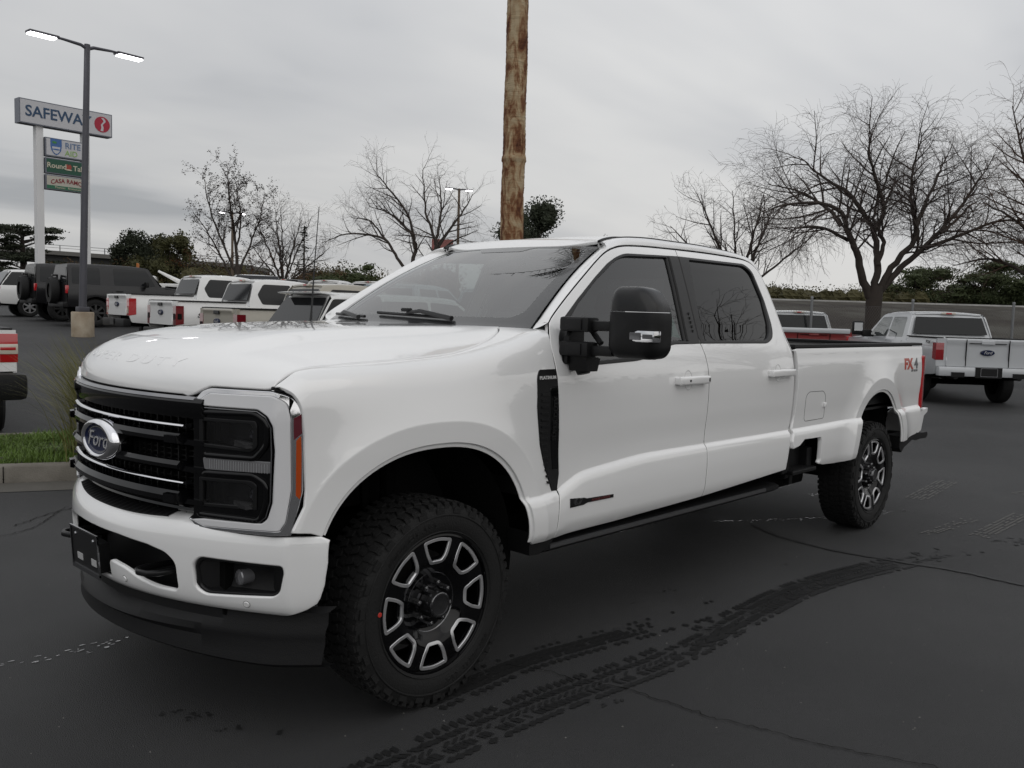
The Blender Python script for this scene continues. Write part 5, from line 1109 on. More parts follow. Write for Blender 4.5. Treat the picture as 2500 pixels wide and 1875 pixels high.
# mid-size crew cab
MID = dict(w=.93, belt=1.22, rail=1.30, sill=.56, roof=1.88, R=.385, axR=1.16, axF=4.43, nose=5.33, hood0=1.28, hood1=1.14, wsb=4.02, bed=1.60, cab0=1.64, gate0=.78, roofx=(1.86, 3.15), rbz=.60, paint=CPW, flare=False,
    gh=[(1.66, 1.20), (3.98, 1.22), (3.84, 1.32), (3.24, 1.78), (3.02, 1.825), (2.0, 1.825), (1.82, 1.78), (1.70, 1.38)],
    wins=[[(1.98, 1.28), (2.72, 1.27), (2.72, 1.74), (2.05, 1.745), (1.88, 1.50)], [(2.80, 1.27), (3.76, 1.27), (3.22, 1.735), (2.80, 1.74)]], doors=[2.76, 3.75, 1.95], handles=[2.15, 3.05], lamp=(.78, 1.20, .17), lampw=True, plz=.62, els=1.35, rim=SILVER)
HM = heading(.76, .64)
def slot(n, dl=0, dd=0):
    L, D = -6.35 - 2.1*n + .95*.64/1. + dl, 17.8 + 2.5*n - .95*.76 + dd      # centre of the tail of the n-th vehicle in the row
    return XY(L, D)
GRW = 'pickups parked in a row behind the hood'
ra = vehicle(MID, 'pickup_truck', 'white mid-size pickup with full bright red tail light, leftmost white one beside the black off-roader', 'pickup truck', GRW, slot(2), HM)
P2 = dict(MID); P2.update(lampw=False, lampk=True, lampm=DRED)
rb_ = vehicle(P2, 'pickup_truck', 'white mid-size pickup with smoked tail light, between the leftmost white pickup and the tan one', 'pickup truck', GRW, slot(1), HM)
P3 = dict(P2); P3.update(paint=CPT)
rc_ = vehicle(P3, 'pickup_truck', 'sand tan mid-size pickup with SPORT lettering on its bed, behind the hood', 'pickup truck', GRW, slot(0), HM)
for rt, mt_ in ((rb_, SATINB), (rc_, SATINB)):
    Sx = .93
    t_ = surf_text('side_lettering', 'SPORT', lambda a, b: (.62 - a*-1., -(.93 + .0*a) + 0*a - .004, 1.02 + b), .13, mt_, rt, t=.003, bold=.004, xs=1.4, shear=.2)
    me = t_.data
    for v in me.vertices: pass
    V, F = text_mesh('SPORT', .13, bold=.004, xs=1.35, shear=.2)
    bpy.data.objects.remove(t_)
    mesh_obj('side_lettering', [(.72 + a, -.935, 1.00 + b) for a, b in V], F, mt_, rt, False)
# compact suv with black glass
SUV = dict(w=.97, belt=1.10, sill=.45, roof=1.74, R=.37, axR=.98, axF=3.95, nose=4.98, hood0=1.16, hood1=1.00, wsb=3.72, rear_belt=.02, cab0=.4, roofx=(.42, 2.95), rbz=.52, rbh=.30, bumperR=PLASTB, paint=CPW,
    gh=[(.05, 1.08), (3.68, 1.10), (3.55, 1.20), (2.98, 1.62), (2.6, 1.68), (.9, 1.68), (.42, 1.64), (.12, 1.22)],
    wins=[[(.09, 1.13), (1.28, 1.15), (1.28, 1.63), (.44, 1.62)], [(1.36, 1.16), (2.30, 1.16), (2.30, 1.62), (1.36, 1.61)], [(2.36, 1.16), (3.46, 1.17), (2.95, 1.58), (2.36, 1.62)]],
    doors=[1.32, 2.33, 3.45], handles=[1.55, 2.6], lamp=(.88, 1.08, .30), rear=[(-.02, .93, .55), (-.04, .94, .80), (-.03, .93, 1.02), (.03, .90, 1.08), (.22, .82, 1.40), (.40, .73, 1.66)], rwin=((-.012, .905, 1.085), (.345, .735, 1.64)), plz=.80, px=.10, top=CPW, glass=GLB)
sv = vehicle(SUV, 'suv', 'white suv with sloping black rear glass and roof spoiler, right of the tan pickup', 'suv', None, slot(-1, -.15, .1), HM)
sp = MB(); sp.grid([[(x, n*hw, z) for n in np.linspace(-1, 1, 9)] for x, hw, z in ((.55, .72, 1.735), (.30, .72, 1.74), (.16, .70, 1.725), (.17, .69, 1.705), (.42, .70, 1.68))]); sp.build('spoiler', CPW, sv, autos=30)
wp_ = MB(); wp_.tube([(.02, .05, 1.12), (.10, .10, 1.24), (.14, -.28, 1.27)], .012, 6); wp_.build('rear_wiper', SATINB, sv)
# boxy off-roader
BOX = dict(w=.96, belt=1.24, sill=.58, roof=1.93, R=.425, axR=.80, axF=3.30, nose=4.05, hood0=1.28, hood1=1.21, wsb=2.82, rear_belt=.03, cab0=.4, roofx=(.06, 2.35), rbz=.66, rbh=.16, paint=CPK, flare=True, trim=PLASTB, top=mat('hardtop_black', (.02, .02, .021), .55),
    gh=[(.02, 1.22), (2.80, 1.24), (2.74, 1.30), (2.42, 1.84), (2.25, 1.88), (.10, 1.88), (.06, 1.84)],
    wins=[[(.14, 1.30), (.95, 1.29), (.95, 1.80), (.17, 1.80)], [(1.35, 1.29), (2.60, 1.30), (2.34, 1.79), (1.35, 1.81)]],
    doors=[1.28, 2.62], handles=[1.5], lamp=(1.0, 1.24, .11), rear=[(-.01, .93, .60), (-.01, .94, 1.23), (.01, .86, 1.55), (.06, .72, 1.89)], rwin=((-.012, .80, 1.34), (.035, .66, 1.80)), plz=1.02, px=.12, platem=SATINB, rim=RMD, spokes=8, bumperF=PLASTB)
def spare(root):
    a = MB(); a.lathe([(-.13, .22), (-.13, .38), (-.09, .405), (.09, .405), (.13, .37), (.13, .24), (.06, .22)], 28, axis='x', c=(-.17, .05, 1.08)); s_ = a.build('spare_tyre', RUBBER, root, autos=40)
    b = MB(); b.lathe([(-.06, .235), (-.09, .20), (-.06, .10), (-.08, 0)], 20, axis='x', c=(-.17, .05, 1.08)); b.build('spare_rim', RMD, s_)
    c = MB(); c.box((-.12, .05, 1.55), (.16, .16, .05), bev=.01); c.box((-.06, .05, 1.45), (.05, .08, .22)); c.build('brake_light', SATINB, root, smooth=False)
b1_ = vehicle(BOX, 'suv', 'black boxy off-road suv with tailgate spare wheel, whole side visible behind the lamp pole', 'suv', 'black off-road suvs parked side by side', slot(4.05, .2, .0), HM); spare(b1_)
dup(b1_, 'suv', 'black boxy off-road suv with spare wheel, mostly hidden, farther left behind its twin', 'black off-road suvs parked side by side', slot(5.0, -.1, .1), HM)
st_ = MB(); st_.box((1.95, -.80, 1.52), (.20, .006, .26)); o = st_.build('window_sticker', mat('sticker_pale', (.32, .5, .42), .6), b1_, smooth=False)
P6 = dict(SUV); P6.update(belt=1.12)
vehicle(P6, 'suv', 'white suv at the far left edge with dark roof rails, beyond the black off-roaders', 'suv', None, slot(6.1, -.55, 0), HM)
P7 = dict(SUV); P7.update(roof=1.80)
x_, y_ = XY(-10.3, 34.5); vehicle(P7, 'suv', 'white suv facing the camera with roof rack, behind the leftmost white pickup', 'suv', None, (x_, y_), heading(.35, -.93))
# far row of pickups: only roofs show
PF = dict(MID); far = vehicle(PF, 'pickup_truck', 'distant white pickup, roof only, just right of the second white pickup', 'pickup truck', 'far pickups whose roofs show over the near row', XY(-12.6, 38.5), heading(.22, .97))
GF = 'far pickups whose roofs show over the near row'
for (L, D, lab, rp) in ((-10.9, 38.2, 'distant dark pickup, roof only, first dark one of the far row', CPK), (-8.9, 37.5, 'distant white pickup, roof only, between two dark roofs of the far row', None), (-6.9, 37.2, 'distant white pickup, roof only, behind the antenna', None), (-5.6, 36.4, 'distant dark pickup, roof only, nearest the windshield pillar', CPK)):
    dup(far, 'pickup_truck', lab, GF, XY(L, D), heading(.22, .97), repaint=(CPW, rp) if rp else None)
# full-size pickups
FUL = dict(w=1.0, belt=1.28, rail=1.36, sill=.58, roof=1.93, R=.42, axR=1.20, axF=4.90, nose=5.85, hood0=1.32, hood1=1.24, wsb=4.45, bed=1.70, cab0=1.74, gate0=.80, roofx=(1.92, 3.45), rbz=.70, rbh=.19, paint=CPS, bumperR=CPS, bumpsplit=True, platef=True,
    gh=[(1.76, 1.26), (4.40, 1.28), (4.30, 1.36), (3.62, 1.83), (3.4, 1.875), (2.05, 1.875), (1.90, 1.83), (1.80, 1.44)],
    wins=[[(2.02, 1.34), (2.90, 1.33), (2.90, 1.79), (2.10, 1.79)], [(3.0, 1.33), (4.18, 1.32), (3.58, 1.78), (3.0, 1.79)]], doors=[2.95, 4.15, 2.0], handles=[2.2, 3.2], lamp=(.92, 1.27, .15), lampm=mat('tail_lens_mid_red', (.26, .010, .014), .12, coat=1.), els=1.3, gate_lines=(.42, -.42), rim=SILVER)
g1_ = vehicle(FUL, 'pickup_truck', 'pale blue-grey pickup seen through the windshield, the right one of the pair', 'pickup truck', 'pickups seen through the windshield', XY(-1.35, 19.2), heading(.42, .91))
dup(g1_, 'pickup_truck', 'pale blue-grey pickup seen through the windshield, the left one of the pair', 'pickups seen through the windshield', XY(-4.0, 20.6), heading(.42, .91))
PR = dict(FUL); PR.update(paint=CPR, top=CPG, gh_m=CPR, lampm=RED, bumperR=CHROME)  # grey top stands in for sky mirrored in the red roof
rdt = vehicle(PR, 'pickup_truck', 'red pickup with sky reflection painted pale on its roof, behind the bed of the big white pickup', 'pickup truck', None, XY(8.02, 23.5), heading(.10, .99))
q = MB(); q.box((.0, 0, 1.385), (.16, 1.86, .13), bev=.03); q.build('tailgate_cap', CPG, rdt, autos=50)
PG = dict(FUL); PG.update(paint=CPG, bumperR=CPG, glass=glass('clear_car_glass', (.45, .47, .46), .1), gh_m=CPG)
fr_ = vehicle(PG, 'pickup_truck', 'silver-white full-size pickup seen from behind at the right, oval emblem on its tailgate', 'pickup truck', None, XY(9.55, 17.7), heading(.06, .998))
V, F = text_mesh('FX4', .10, bold=.005, xs=1.35, shear=.1)
mesh_obj('side_lettering', [(.42 - a*1., 1.002, 1.27 + b) for a, b in V], [f[::-1] for f in F], SATINB, fr_, False)
for s in (1,):
    m2 = MB(); m2.box((3.95, 1.30, 1.50), (.12, .26, .34), bev=.04); m2.box((3.95, 1.08, 1.42), (.06, .24, .05)); m2.build('towing_mirror', PLASTB, fr_, autos=50)
    m3 = MB(); m3.box((3.885, 1.30, 1.53), (.006, .20, .20)); m3.build('mirror_glass', mat('mirror_glass', (.8, .8, .82), .02, 1.), fr_, smooth=False)
ex = MB()
for s in (1, -1): ex.tube([(-.10, s*.62, .60), (.5, s*.62, .60)], .055, 12)
ex.build('exhaust_tip', SATINB, fr_)
# small pickup cut by the left edge
MAV = dict(MID); MAV.update(lampw=False, lampband=True, bw=.22, bbev=.07, w=.92, rail=1.26, belt=1.20, gate0=.80, lamp=(.90, 1.22, .17), roof=1.76, hood0=1.22, hood1=1.1, sill=.50, rbz=.64, rbh=.30, bx=-.06, axR=1.0, axF=4.0, nose=5.05, wsb=3.75, roofx=(1.75, 2.9), bed=1.4, cab0=1.44, R=.35,
    gh=[(1.46, 1.18), (3.70, 1.20), (3.60, 1.26), (3.0, 1.66), (2.8, 1.705), (1.9, 1.705), (1.7, 1.66), (1.52, 1.35)], wins=[[(1.75, 1.25), (2.5, 1.24), (2.5, 1.62), (1.85, 1.62)], [(2.58, 1.24), (3.45, 1.24), (2.95, 1.61), (2.58, 1.62)]], doors=[2.54, 3.5], handles=[2.0, 2.8])
vehicle(MAV, 'pickup_truck', 'small white pickup cut off by the left edge, red tail light over black bumper', 'pickup truck', None, XY(-6.25, 9.2), heading(-.62, .78))
# ================================================================= GROUND AND SETTING
def noise_mix(t, cols, scale, detail=6., rough=.6, vec=None, pos=(.3, .7), dist=0.):
    n = N(t, 'ShaderNodeTexNoise', Scale=scale, Detail=detail, Roughness=rough, Distortion=dist)
    if vec is not None: t.links.new(vec, n.inputs['Vector'])
    r = N(t, 'ShaderNodeValToRGB'); t.links.new(n.outputs['Fac'], r.inputs[0]); el = r.color_ramp.elements
    el[0].position = pos[0]; el[1].position = pos[1]; el[0].color = (*cols[0], 1); el[1].color = (*cols[-1], 1)
    for i, c in enumerate(cols[1:-1]): e_ = el.new(pos[0] + (pos[1]-pos[0])*(i+1)/(len(cols)-1)); e_.color = (*c, 1)
    return r.outputs[0], n.outputs['Fac']
def terrain_mat(name, cols, scale, fine, fine_amt, rough=.85, bump=.4, bscale=180., pos=(.35, .65), spec=.3):
    m = bpy.data.materials.new(name); m.use_nodes = True; t = m.node_tree; b = t.nodes['Principled BSDF']
    tcn = t.nodes.new('ShaderNodeTexCoord'); v = tcn.outputs['Object']
    c1, _ = noise_mix(t, cols, scale, vec=v, pos=pos); _, f2 = noise_mix(t, [(0, 0, 0), (1, 1, 1)], fine, 3., .6, vec=v)
    _, f3 = noise_mix(t, [(0, 0, 0), (1, 1, 1)], scale*6, 4., .6, vec=v)
    k = M('ADD', M('MULTIPLY', f2, fine_amt), 1 - fine_amt/2, tree=t); k2 = M('MULTIPLY', k, M('ADD', M('MULTIPLY', f3, .5), .75, tree=t), tree=t)
    s_ = N(t, 'ShaderNodeVectorMath'); s_.operation = 'SCALE'; t.links.new(c1, s_.inputs[0]); t.links.new(k2, s_.inputs['Scale']); t.links.new(s_.outputs[0], b.inputs['Base Color'])
    b.inputs['Roughness'].default_value = rough; b.inputs['Specular IOR Level'].default_value = spec
    bn = N(t, 'ShaderNodeTexNoise', Scale=bscale, Detail=3.); t.links.new(v, bn.inputs['Vector']); bp = N(t, 'ShaderNodeBump', Strength=bump, Distance=.01); t.links.new(bn.outputs['Fac'], bp.inputs['Height']); t.links.new(bp.outputs[0], b.inputs['Normal'])
    MATS[name] = m; return m
ASPH = terrain_mat('asphalt', [(.025, .025, .0255), (.033, .033, .0335), (.043, .043, .0435)], .30, 150., 1.1, rough=.70, bump=.8, bscale=200., spec=.30)
mb = MB(); Ls = np.concatenate([-np.geomspace(2, 500, 44)[::-1], [-1, 0, 1], np.geomspace(2, 500, 44)]); Ds = np.concatenate([[-300, -60, -20, -5, 0, 3], np.linspace(6, 60, 64), np.geomspace(65, 900, 20)])
mb.grid([[(*XY(L, D), float(gz(*XY(L, D)))) for L in Ls] for D in Ds]); tag(mb.build('ground', ASPH, None), kind='structure')
# --- embankment with the raised road behind the fence
EMB = terrain_mat('embankment_soil', [(.018, .012, .008), (.034, .028, .020), (.062, .058, .048)], .33, 9., 1.5, rough=.95, bump=1., bscale=8., pos=(.38, .62))
mb = MB(); prof = [(28.5, -.02), (31, .35), (35, 1.0), (42, 2.05), (48, 2.66), (50, 2.78)]
mb.grid([[(*XY(L, D), z*float(sstep(3, 11, L)) + (random.random()-.5)*.12*(0 < i < 5)) for i, (D, z) in enumerate(prof)] for L in np.linspace(3, 110, 90)]); tag(mb.build('embankment', EMB, None), kind='structure')
mb = MB(); mb.grid([[(*XY(L, D), z*float(sstep(3, 11, L))) for D, z in ((49.9, 2.775), (50.0, 2.86), (50.6, 2.88), (51.2, 2.86))] for L in np.linspace(3, 110, 40)]); tag(mb.build('road_shoulder', terrain_mat('pale_gravel', [(.12, .118, .11), (.19, .185, .175)], 1., 20., .8), None), kind='structure')
mb = MB(); mb.grid([[(*XY(L, D), 2.84*float(sstep(3, 11, L))) for D in (51.2, 72)] for L in np.linspace(3, 110, 40)]); tag(mb.build('raised_road', ASPH, None), kind='structure')
# --- kerbed grass island at the left
E0 = np.array([-.10, -4.86]); EE = np.array([-.90, .43]); EE /= np.linalg.norm(EE); EN = np.array([-EE[1], EE[0]])
if EN @ (np.array([-1.0, -7.0]) - E0) < 0: EN = -EN
def IS(s, d): q = E0 + EE*s + EN*d; return float(q[0]), float(q[1])
CONC = terrain_mat('kerb_concrete', [(.085, .078, .066), (.12, .110, .095), (.15, .14, .12)], 1.6, 60., .6, rough=.9, bump=.5, bscale=90.)
io = rnd([(-9, 0, .4), (1.55, 0, .5), (1.75, 2.25, .5), (-9, 2.15, .4)], .3, 6)
io = [tuple(q) for q in resample(io, .12)]; ia = np.array(io); ia = ia if area2(ia) > 0 else ia[::-1]
rings = [(ia, 0.), (ia + (inset(ia, .012)[0]-ia), .135), (inset(ia, .03)[0], .150), (inset(ia, .14)[0], .152), (inset(ia, .15)[0], .10)]
mb = MB(); mb.grid([[(*IS(*q), z) for q in R_] for R_, z in rings], cv=True); tag(mb.build('kerb', CONC, None, autos=50), kind='structure')
kj = MB()
for s in (-6.1, -3.05, .02, 1.4): 
    x, y = IS(s, -.002); kj.box((0, 0, .075), (.008, .004, .15), mtx=Matrix.Translation((x, y, 0)) @ Matrix.Rotation(math.atan2(EE[1], EE[0]), 4, 'Z'))
tag(kj.build('kerb_joints', VOID, None, smooth=False), kind='structure')
mb = MB(); mb.grid([[(*IS(s, d), .004) for s in np.linspace(-9, 3.2, 30)] for d in (-.42, -.01)]); tag(mb.build('gutter_strip', terrain_mat('gutter_concrete', [(.045, .042, .037), (.068, .064, .056)], 1.1, 70., .6), None), kind='structure')
sb = inset(ia, .145)[0]; mb = MB(); c_ = sb.mean(0); mb.grid([[(*IS(*(c_ + (q-c_)*k)), .125 + .05*(1-k)) for q in sb] for k in (1, .8, .5, .2, .01)], cv=True); tag(mb.build('island_soil', mat('island_soil', (.030, .030, .014), .95, var=.4), None), kind='structure')
GRASS = mat('grass_blades', (.090, .150, .020), .6, var=.55, vscale=2.6)
rg = random.Random(3); V = []; F = []
for _ in range(21000):
    s = rg.uniform(-2.4, 1.62); d = rg.uniform(.16, 2.08)
    if not inpoly(np.array([[s, d]]), sb)[0]: continue
    x, y = IS(s, d); h = rg.uniform(.035, .10)*(1.6 if rg.random() < .06 else 1)*(.75+.5*math.sin(s*3.1)*math.sin(d*4.3)); a = rg.uniform(0, 6.28); w_ = .005; lx, ly = rg.gauss(0, .03), rg.gauss(0, .03); i = len(V)
    V += [(x-math.cos(a)*w_, y-math.sin(a)*w_, .13), (x+math.cos(a)*w_, y+math.sin(a)*w_, .13), (x+lx*.5+math.cos(a)*w_*.7, y+ly*.5+math.sin(a)*w_*.7, .13+h*.6), (x+lx*.5-math.cos(a)*w_*.7, y+ly*.5-math.sin(a)*w_*.7, .13+h*.6), (x+lx*1.2, y+ly*1.2, .13+h)]
    F += [(i, i+1, i+2, i+3), (i+3, i+2, i+4)]
tag(mesh_obj('grass', V, F, GRASS, None, False), kind='stuff')
# tall ornamental grass clump
TG = mat('tall_grass_blades', (.14, .135, .035), .6, var=.5, vscale=9.)
V = []; F = []
for _ in range(1100):
    s = rg.gauss(.80, .12); d = rg.gauss(.45, .14); x, y = IS(s, d); L_ = rg.uniform(.45, 1.25); a = rg.uniform(0, 6.28); lean = abs(rg.gauss(.10, .16)); dx, dy = math.cos(a)*lean - EE[0]*.16, math.sin(a)*lean - EE[1]*.16; w_ = rg.uniform(.003, .006); px_, py_ = -math.sin(a)*w_, math.cos(a)*w_; i = len(V)
    n_ = 5
    for k in range(n_+1):
        t = k/n_; zz = .12 + L_*(t - .30*lean*3*t*t); ww = 1-t*.9; V += [(x+dx*L_*t*t*1.8-px_*ww, y+dy*L_*t*t*1.8-py_*ww, zz), (x+dx*L_*t*t*1.8+px_*ww, y+dy*L_*t*t*1.8+py_*ww, zz)]
        if k: F.append((i+2*k-2, i+2*k-1, i+2*k+1, i+2*k))
tgo = mesh_obj('ornamental_grass', V, F, TG, None, False); tag(tgo, 'tall clump of yellow-green grass on the kerbed island beside the grille', 'grass clump')
# --- tyre marks, cracks, stains on the asphalt
WET = mat('damp_asphalt', (.011, .011, .011), .6, spec=.3, var=.5, vscale=30.); CRK = mat('crack_dark', (.012, .011, .010), .95, spec=.1); PALE = mat('dusty_tyre_mark', (.115, .112, .106), .9)
def blob(mb, cx_, cy_, rx, ry, a, n=9, jit=.25, z=.004, R_=rg):
    z += R_.random()*.0018; P = []
    for k in range(n):
        w = 2*math.pi*k/n; r = 1 + R_.uniform(-jit, jit); u, v = rx*r*math.cos(w), ry*r*math.sin(w); P.append((cx_ + u*math.cos(a) - v*math.sin(a), cy_ + u*math.sin(a) + v*math.cos(a), z))
    i = len(mb.v); mb.v += P; mb.f.append(tuple(range(i, i+n))); mb.m.append(0)
def quadp(mb, c, l, w, a, sk=0., z=.004, R_=rg, jit=.18, drop=0.):
    if R_.random() < drop: return
    z += R_.random()*.0018; P = []
    for su, sv in ((-1, -1), (-.4, -1.05), (.3, -.95), (1, -1), (1.05, 0), (1, 1), (.2, 1.05), (-.5, .95), (-1, 1), (-1.05, 0)):
        u = su*l/2*(1+R_.uniform(-jit, jit)*.5) + sv*sk; v = sv*w/2*(1+R_.uniform(-jit, jit)); P.append((c[0]+u*math.cos(a)-v*math.sin(a), c[1]+u*math.sin(a)+v*math.cos(a), z))
    i = len(mb.v); mb.v += P; mb.f.append(tuple(range(i, i+10))); mb.m.append(0)
def band_mat():
    m = bpy.data.materials.new('damp_band'); m.use_nodes = True; t = m.node_tree; b = t.nodes['Principled BSDF']; o = t.nodes['Material Output']
    b.inputs['Base Color'].default_value = (.015, .015, .015, 1); b.inputs['Roughness'].default_value = .62; b.inputs['Specular IOR Level'].default_value = .3
    at = t.nodes.new('ShaderNodeAttribute'); at.attribute_name = 'edge'; tcn = t.nodes.new('ShaderNodeTexCoord'); n = N(t, 'ShaderNodeTexNoise', Scale=16., Detail=7., Roughness=.75); t.links.new(tcn.outputs['Object'], n.inputs['Vector'])
    f = M('MULTIPLY', M('SUBTRACT', M('ADD', at.outputs['Fac'], n.outputs['Fac'], tree=t), .93, tree=t), 3.2, tree=t, clamp=True); f = M('MULTIPLY', f, .62, tree=t)
    tr = t.nodes.new('ShaderNodeBsdfTransparent'); mx = t.nodes.new('ShaderNodeMixShader'); t.links.new(f, mx.inputs[0]); t.links.new(tr.outputs[0], mx.inputs[1]); t.links.new(b.outputs[0], mx.inputs[2]); t.links.new(mx.outputs[0], o.inputs[0]); return m
BAND = band_mat()
def band(name, P, w, amp, z=.003):
    """soft damp band along a path; amp(i/n) scales how wet it is"""
    t = np.gradient(P, axis=0); t /= np.linalg.norm(t, axis=1)[:, None]; nn = np.stack([-t[:, 1], t[:, 0]], 1); ks = (-1, -.8, -.5, 0, .5, .8, 1); ed = (0, .35, .55, .6, .55, .35, 0)
    mb = MB(); mb.grid([[(q[0]+n[0]*k*w/2, q[1]+n[1]*k*w/2, z) for k in ks] for q, n in zip(P, nn)]); o = mb.build(name, BAND, None, smooth=False, fix=False)
    at = o.data.attributes.new('edge', 'FLOAT', 'POINT'); at.data.foreach_set('value', [e*amp(q[0]) for q in P for e in ed]); tag(o, kind='structure')
pathA = curve([(.72, 1.262), (.34, 1.264), (0, 1.268), (-.45, 1.29), (-1.03, 1.355), (-1.6, 1.34), (-2.1, 1.32), (-2.6, 1.31), (-3.05, 1.36), (-3.5, 1.45), (-3.95, 1.56), (-4.5, 1.70), (-5.2, 1.9)], 24)
wetA = lambda x: .55 + .35*float(sstep(-1.0, -1.5, x)) + .45*float(sstep(-1.9, -2.4, x))*(1-float(sstep(-3.2, -4.2, x))) - .75*float(sstep(-3.3, -4.3, x))
band('tyre_track_damp', resample(pathA, .05, False), .27, wetA)
ta = MB(); PA = resample(pathA, .044, False)
for i in range(1, len(PA)-1):
    q = PA[i]; t = PA[i+1]-PA[i-1]; a = math.atan2(t[1], t[0]); nx, ny = -math.sin(a), math.cos(a); x = q[0]
    fade = .06 + .5*float(sstep(-1.0, -1.25, x))*(1-float(sstep(-1.5, -1.8, x))) + .22*math.sin(i*.13)**2 + .7*float(sstep(-3.4, -4.3, x))
    for o_, l, w, sk, st in ((-.098, .030, .036, .008, .0), (-.044, .021, .040, -.012, .010), (-.044, .012, .036, -.012, .030), (.0, .018, .030, .014, .020), (.046, .021, .040, -.012, .0), (.046, .012, .036, -.012, .022), (.100, .030, .036, .008, .016)):
        sh_ = st + rg.uniform(-.002, .002); quadp(ta, (q[0]+nx*o_+math.cos(a)*sh_, q[1]+ny*o_+math.sin(a)*sh_), l, w, a + (.55 if abs(o_) > .09 else .18)*(1 if o_ > 0 else -1), sk, drop=fade, jit=.26)
for _ in range(90): blob(ta, rg.gauss(-1.62, .15), rg.gauss(1.372, .020), rg.uniform(.01, .05), rg.uniform(.004, .012), rg.uniform(-.3, .3), jit=.45)
tag(ta.build('tyre_track', WET, None, smooth=False), kind='structure')
pB = curve([(.05, .925), (-.3, .915), (-.6, .91), (-1.0, .97), (-1.45, 1.05), (-2.0, 1.13), (-2.6, 1.2)], 20); band('tyre_track_damp', resample(pB, .05, False), .25, lambda x: .75 - .7*float(sstep(-1.2, -2.2, x)))
tb = MB(); pathB = resample(pB, .026, False)
for i in range(1, len(pathB)-1):
    q = pathB[i]; t = pathB[i+1]-pathB[i-1]; a = math.atan2(t[1], t[0]); nx, ny = -math.sin(a), math.cos(a); f_ = float(sstep(-1.4, -2.1, q[0]))
    for o_ in (-.055, -.018, .019): quadp(tb, (q[0]+nx*o_, q[1]+ny*o_), .021, .031, a, .004*(-1)**i, drop=.04 + .95*float(sstep(-1.2, -1.5, q[0])), jit=.08)
    if i % 2 == 0: quadp(tb, (q[0]-nx*.105, q[1]-ny*.105), .030, .034, a+.5, drop=.15 + .6*f_); quadp(tb, (q[0]+nx*.068, q[1]+ny*.068), .02, .026, a-.4, drop=.5+.45*f_)
tag(tb.build('tyre_track', WET, None, smooth=False), kind='structure')
def crack(pts, w, name='asphalt_crack', m=CRK, jit=.012, h=.025, z=.0065):
    P = resample(curve(pts, 16), h, False); P = P + np.array([[rg.gauss(0, jit), rg.gauss(0, jit)] for _ in P])*.6
    t = np.gradient(P, axis=0); t /= np.maximum(np.linalg.norm(t, axis=1), 1e-9)[:, None]; n_ = np.stack([-t[:, 1], t[:, 0]], 1); mb = MB()
    ww = [w*rg.uniform(.3, 1.)/2 for _ in P]; mb.grid([[(p_[0]+k*n[0]*w_, p_[1]+k*n[1]*w_, z) for k in (-1, 1)] for p_, n, w_ in zip(P, n_, ww)]); tag(mb.build(name, m, None, smooth=False), kind='structure')
crack([(-.50, .90), (-.58, 1.04), (-.61, 1.21), (-.69, 1.40), (-.72, 1.6), (-.73, 1.8), (-.80, 2.05), (-.84, 2.25), (-.93, 2.45), (-1.0, 2.65)], .007)
crack([(-3.95, .30), (-3.76, .61), (-3.69, 1.04), (-3.73, 1.36), (-3.77, 1.6), (-3.83, 1.89), (-3.80, 2.4), (-3.85, 3.2)], .055, m=mat('sealed_seam', (.022, .022, .022), .7), jit=.004, h=.05)
crack([(.3, -3.2), (-.2, -3.5), (-.9, -3.4), (-1.6, -3.9)], .012); crack([(1.3, -2.6), (.9, -2.9), (.3, -3.0), (-.2, -3.6)], .010)
crack([(-2.6, -7.6), (-3.4, -8.3), (-4.2, -9.3), (-5.0, -11.), (-6.3, -12.2)], .05, m=mat('rusty_seam', (.030, .020, .015), .9), jit=.03, h=.08)
crack([(-5.0, -8.2), (-4.1, -8.9), (-3.5, -9.5), (-2.4, -10.1)], .04, jit=.03, h=.08)
dn = MB()
for q in [(.79, .33), (.75, .43), (.75, .40), (.80, .43), (.71, .45), (.86, .31), (.74, .59), (.67, .63), (.59, .76), (-1.64, 1.36), (-1.67, .77), (-2.04, .81), (-1.98, .78), (-.35, 1.16), (-.51, 1.48), (-.58, 1.49), (-4.21, .87), (-3.1, 1.0)]:
    for _ in range(3): blob(dn, q[0]+rg.gauss(0, .012), q[1]+rg.gauss(0, .010), rg.uniform(.003, .014), rg.uniform(.003, .010), rg.uniform(0, 3))
tag(dn.build('oil_spots', mat('oil_spot', (.008, .008, .008), .6), None, smooth=False), kind='structure')
pt = MB()
def ptrack(a, b, w, n, drop, rows=5):
    a = np.array(a, float); b = np.array(b, float); an_ = math.atan2(*(b-a)[::-1])
    for i in range(n):
        q = a + (b-a)*i/n
        for k in range(rows): o_ = (k-(rows-1)/2)*w/rows; quadp(pt, (q[0]-math.sin(an_)*o_, q[1]+math.cos(an_)*o_), np.linalg.norm(b-a)/n*.7, w/rows*.55, an_, drop=drop, jit=.3)
ptrack((-5.0, 1.65), (-6.2, 1.67), .16, 26, .25); ptrack((-4.75, 1.36), (-5.65, 1.42), .13, 16, .5); ptrack((-6.1, .80), (-7.4, .69), .20, 30, .3, 6); ptrack((-7.2, 1.4), (-9.2, 2.1), .18, 40, .45, 5)
tag(pt.build('dusty_tyre_marks', PALE, None, smooth=False), kind='structure')
wl = MB()
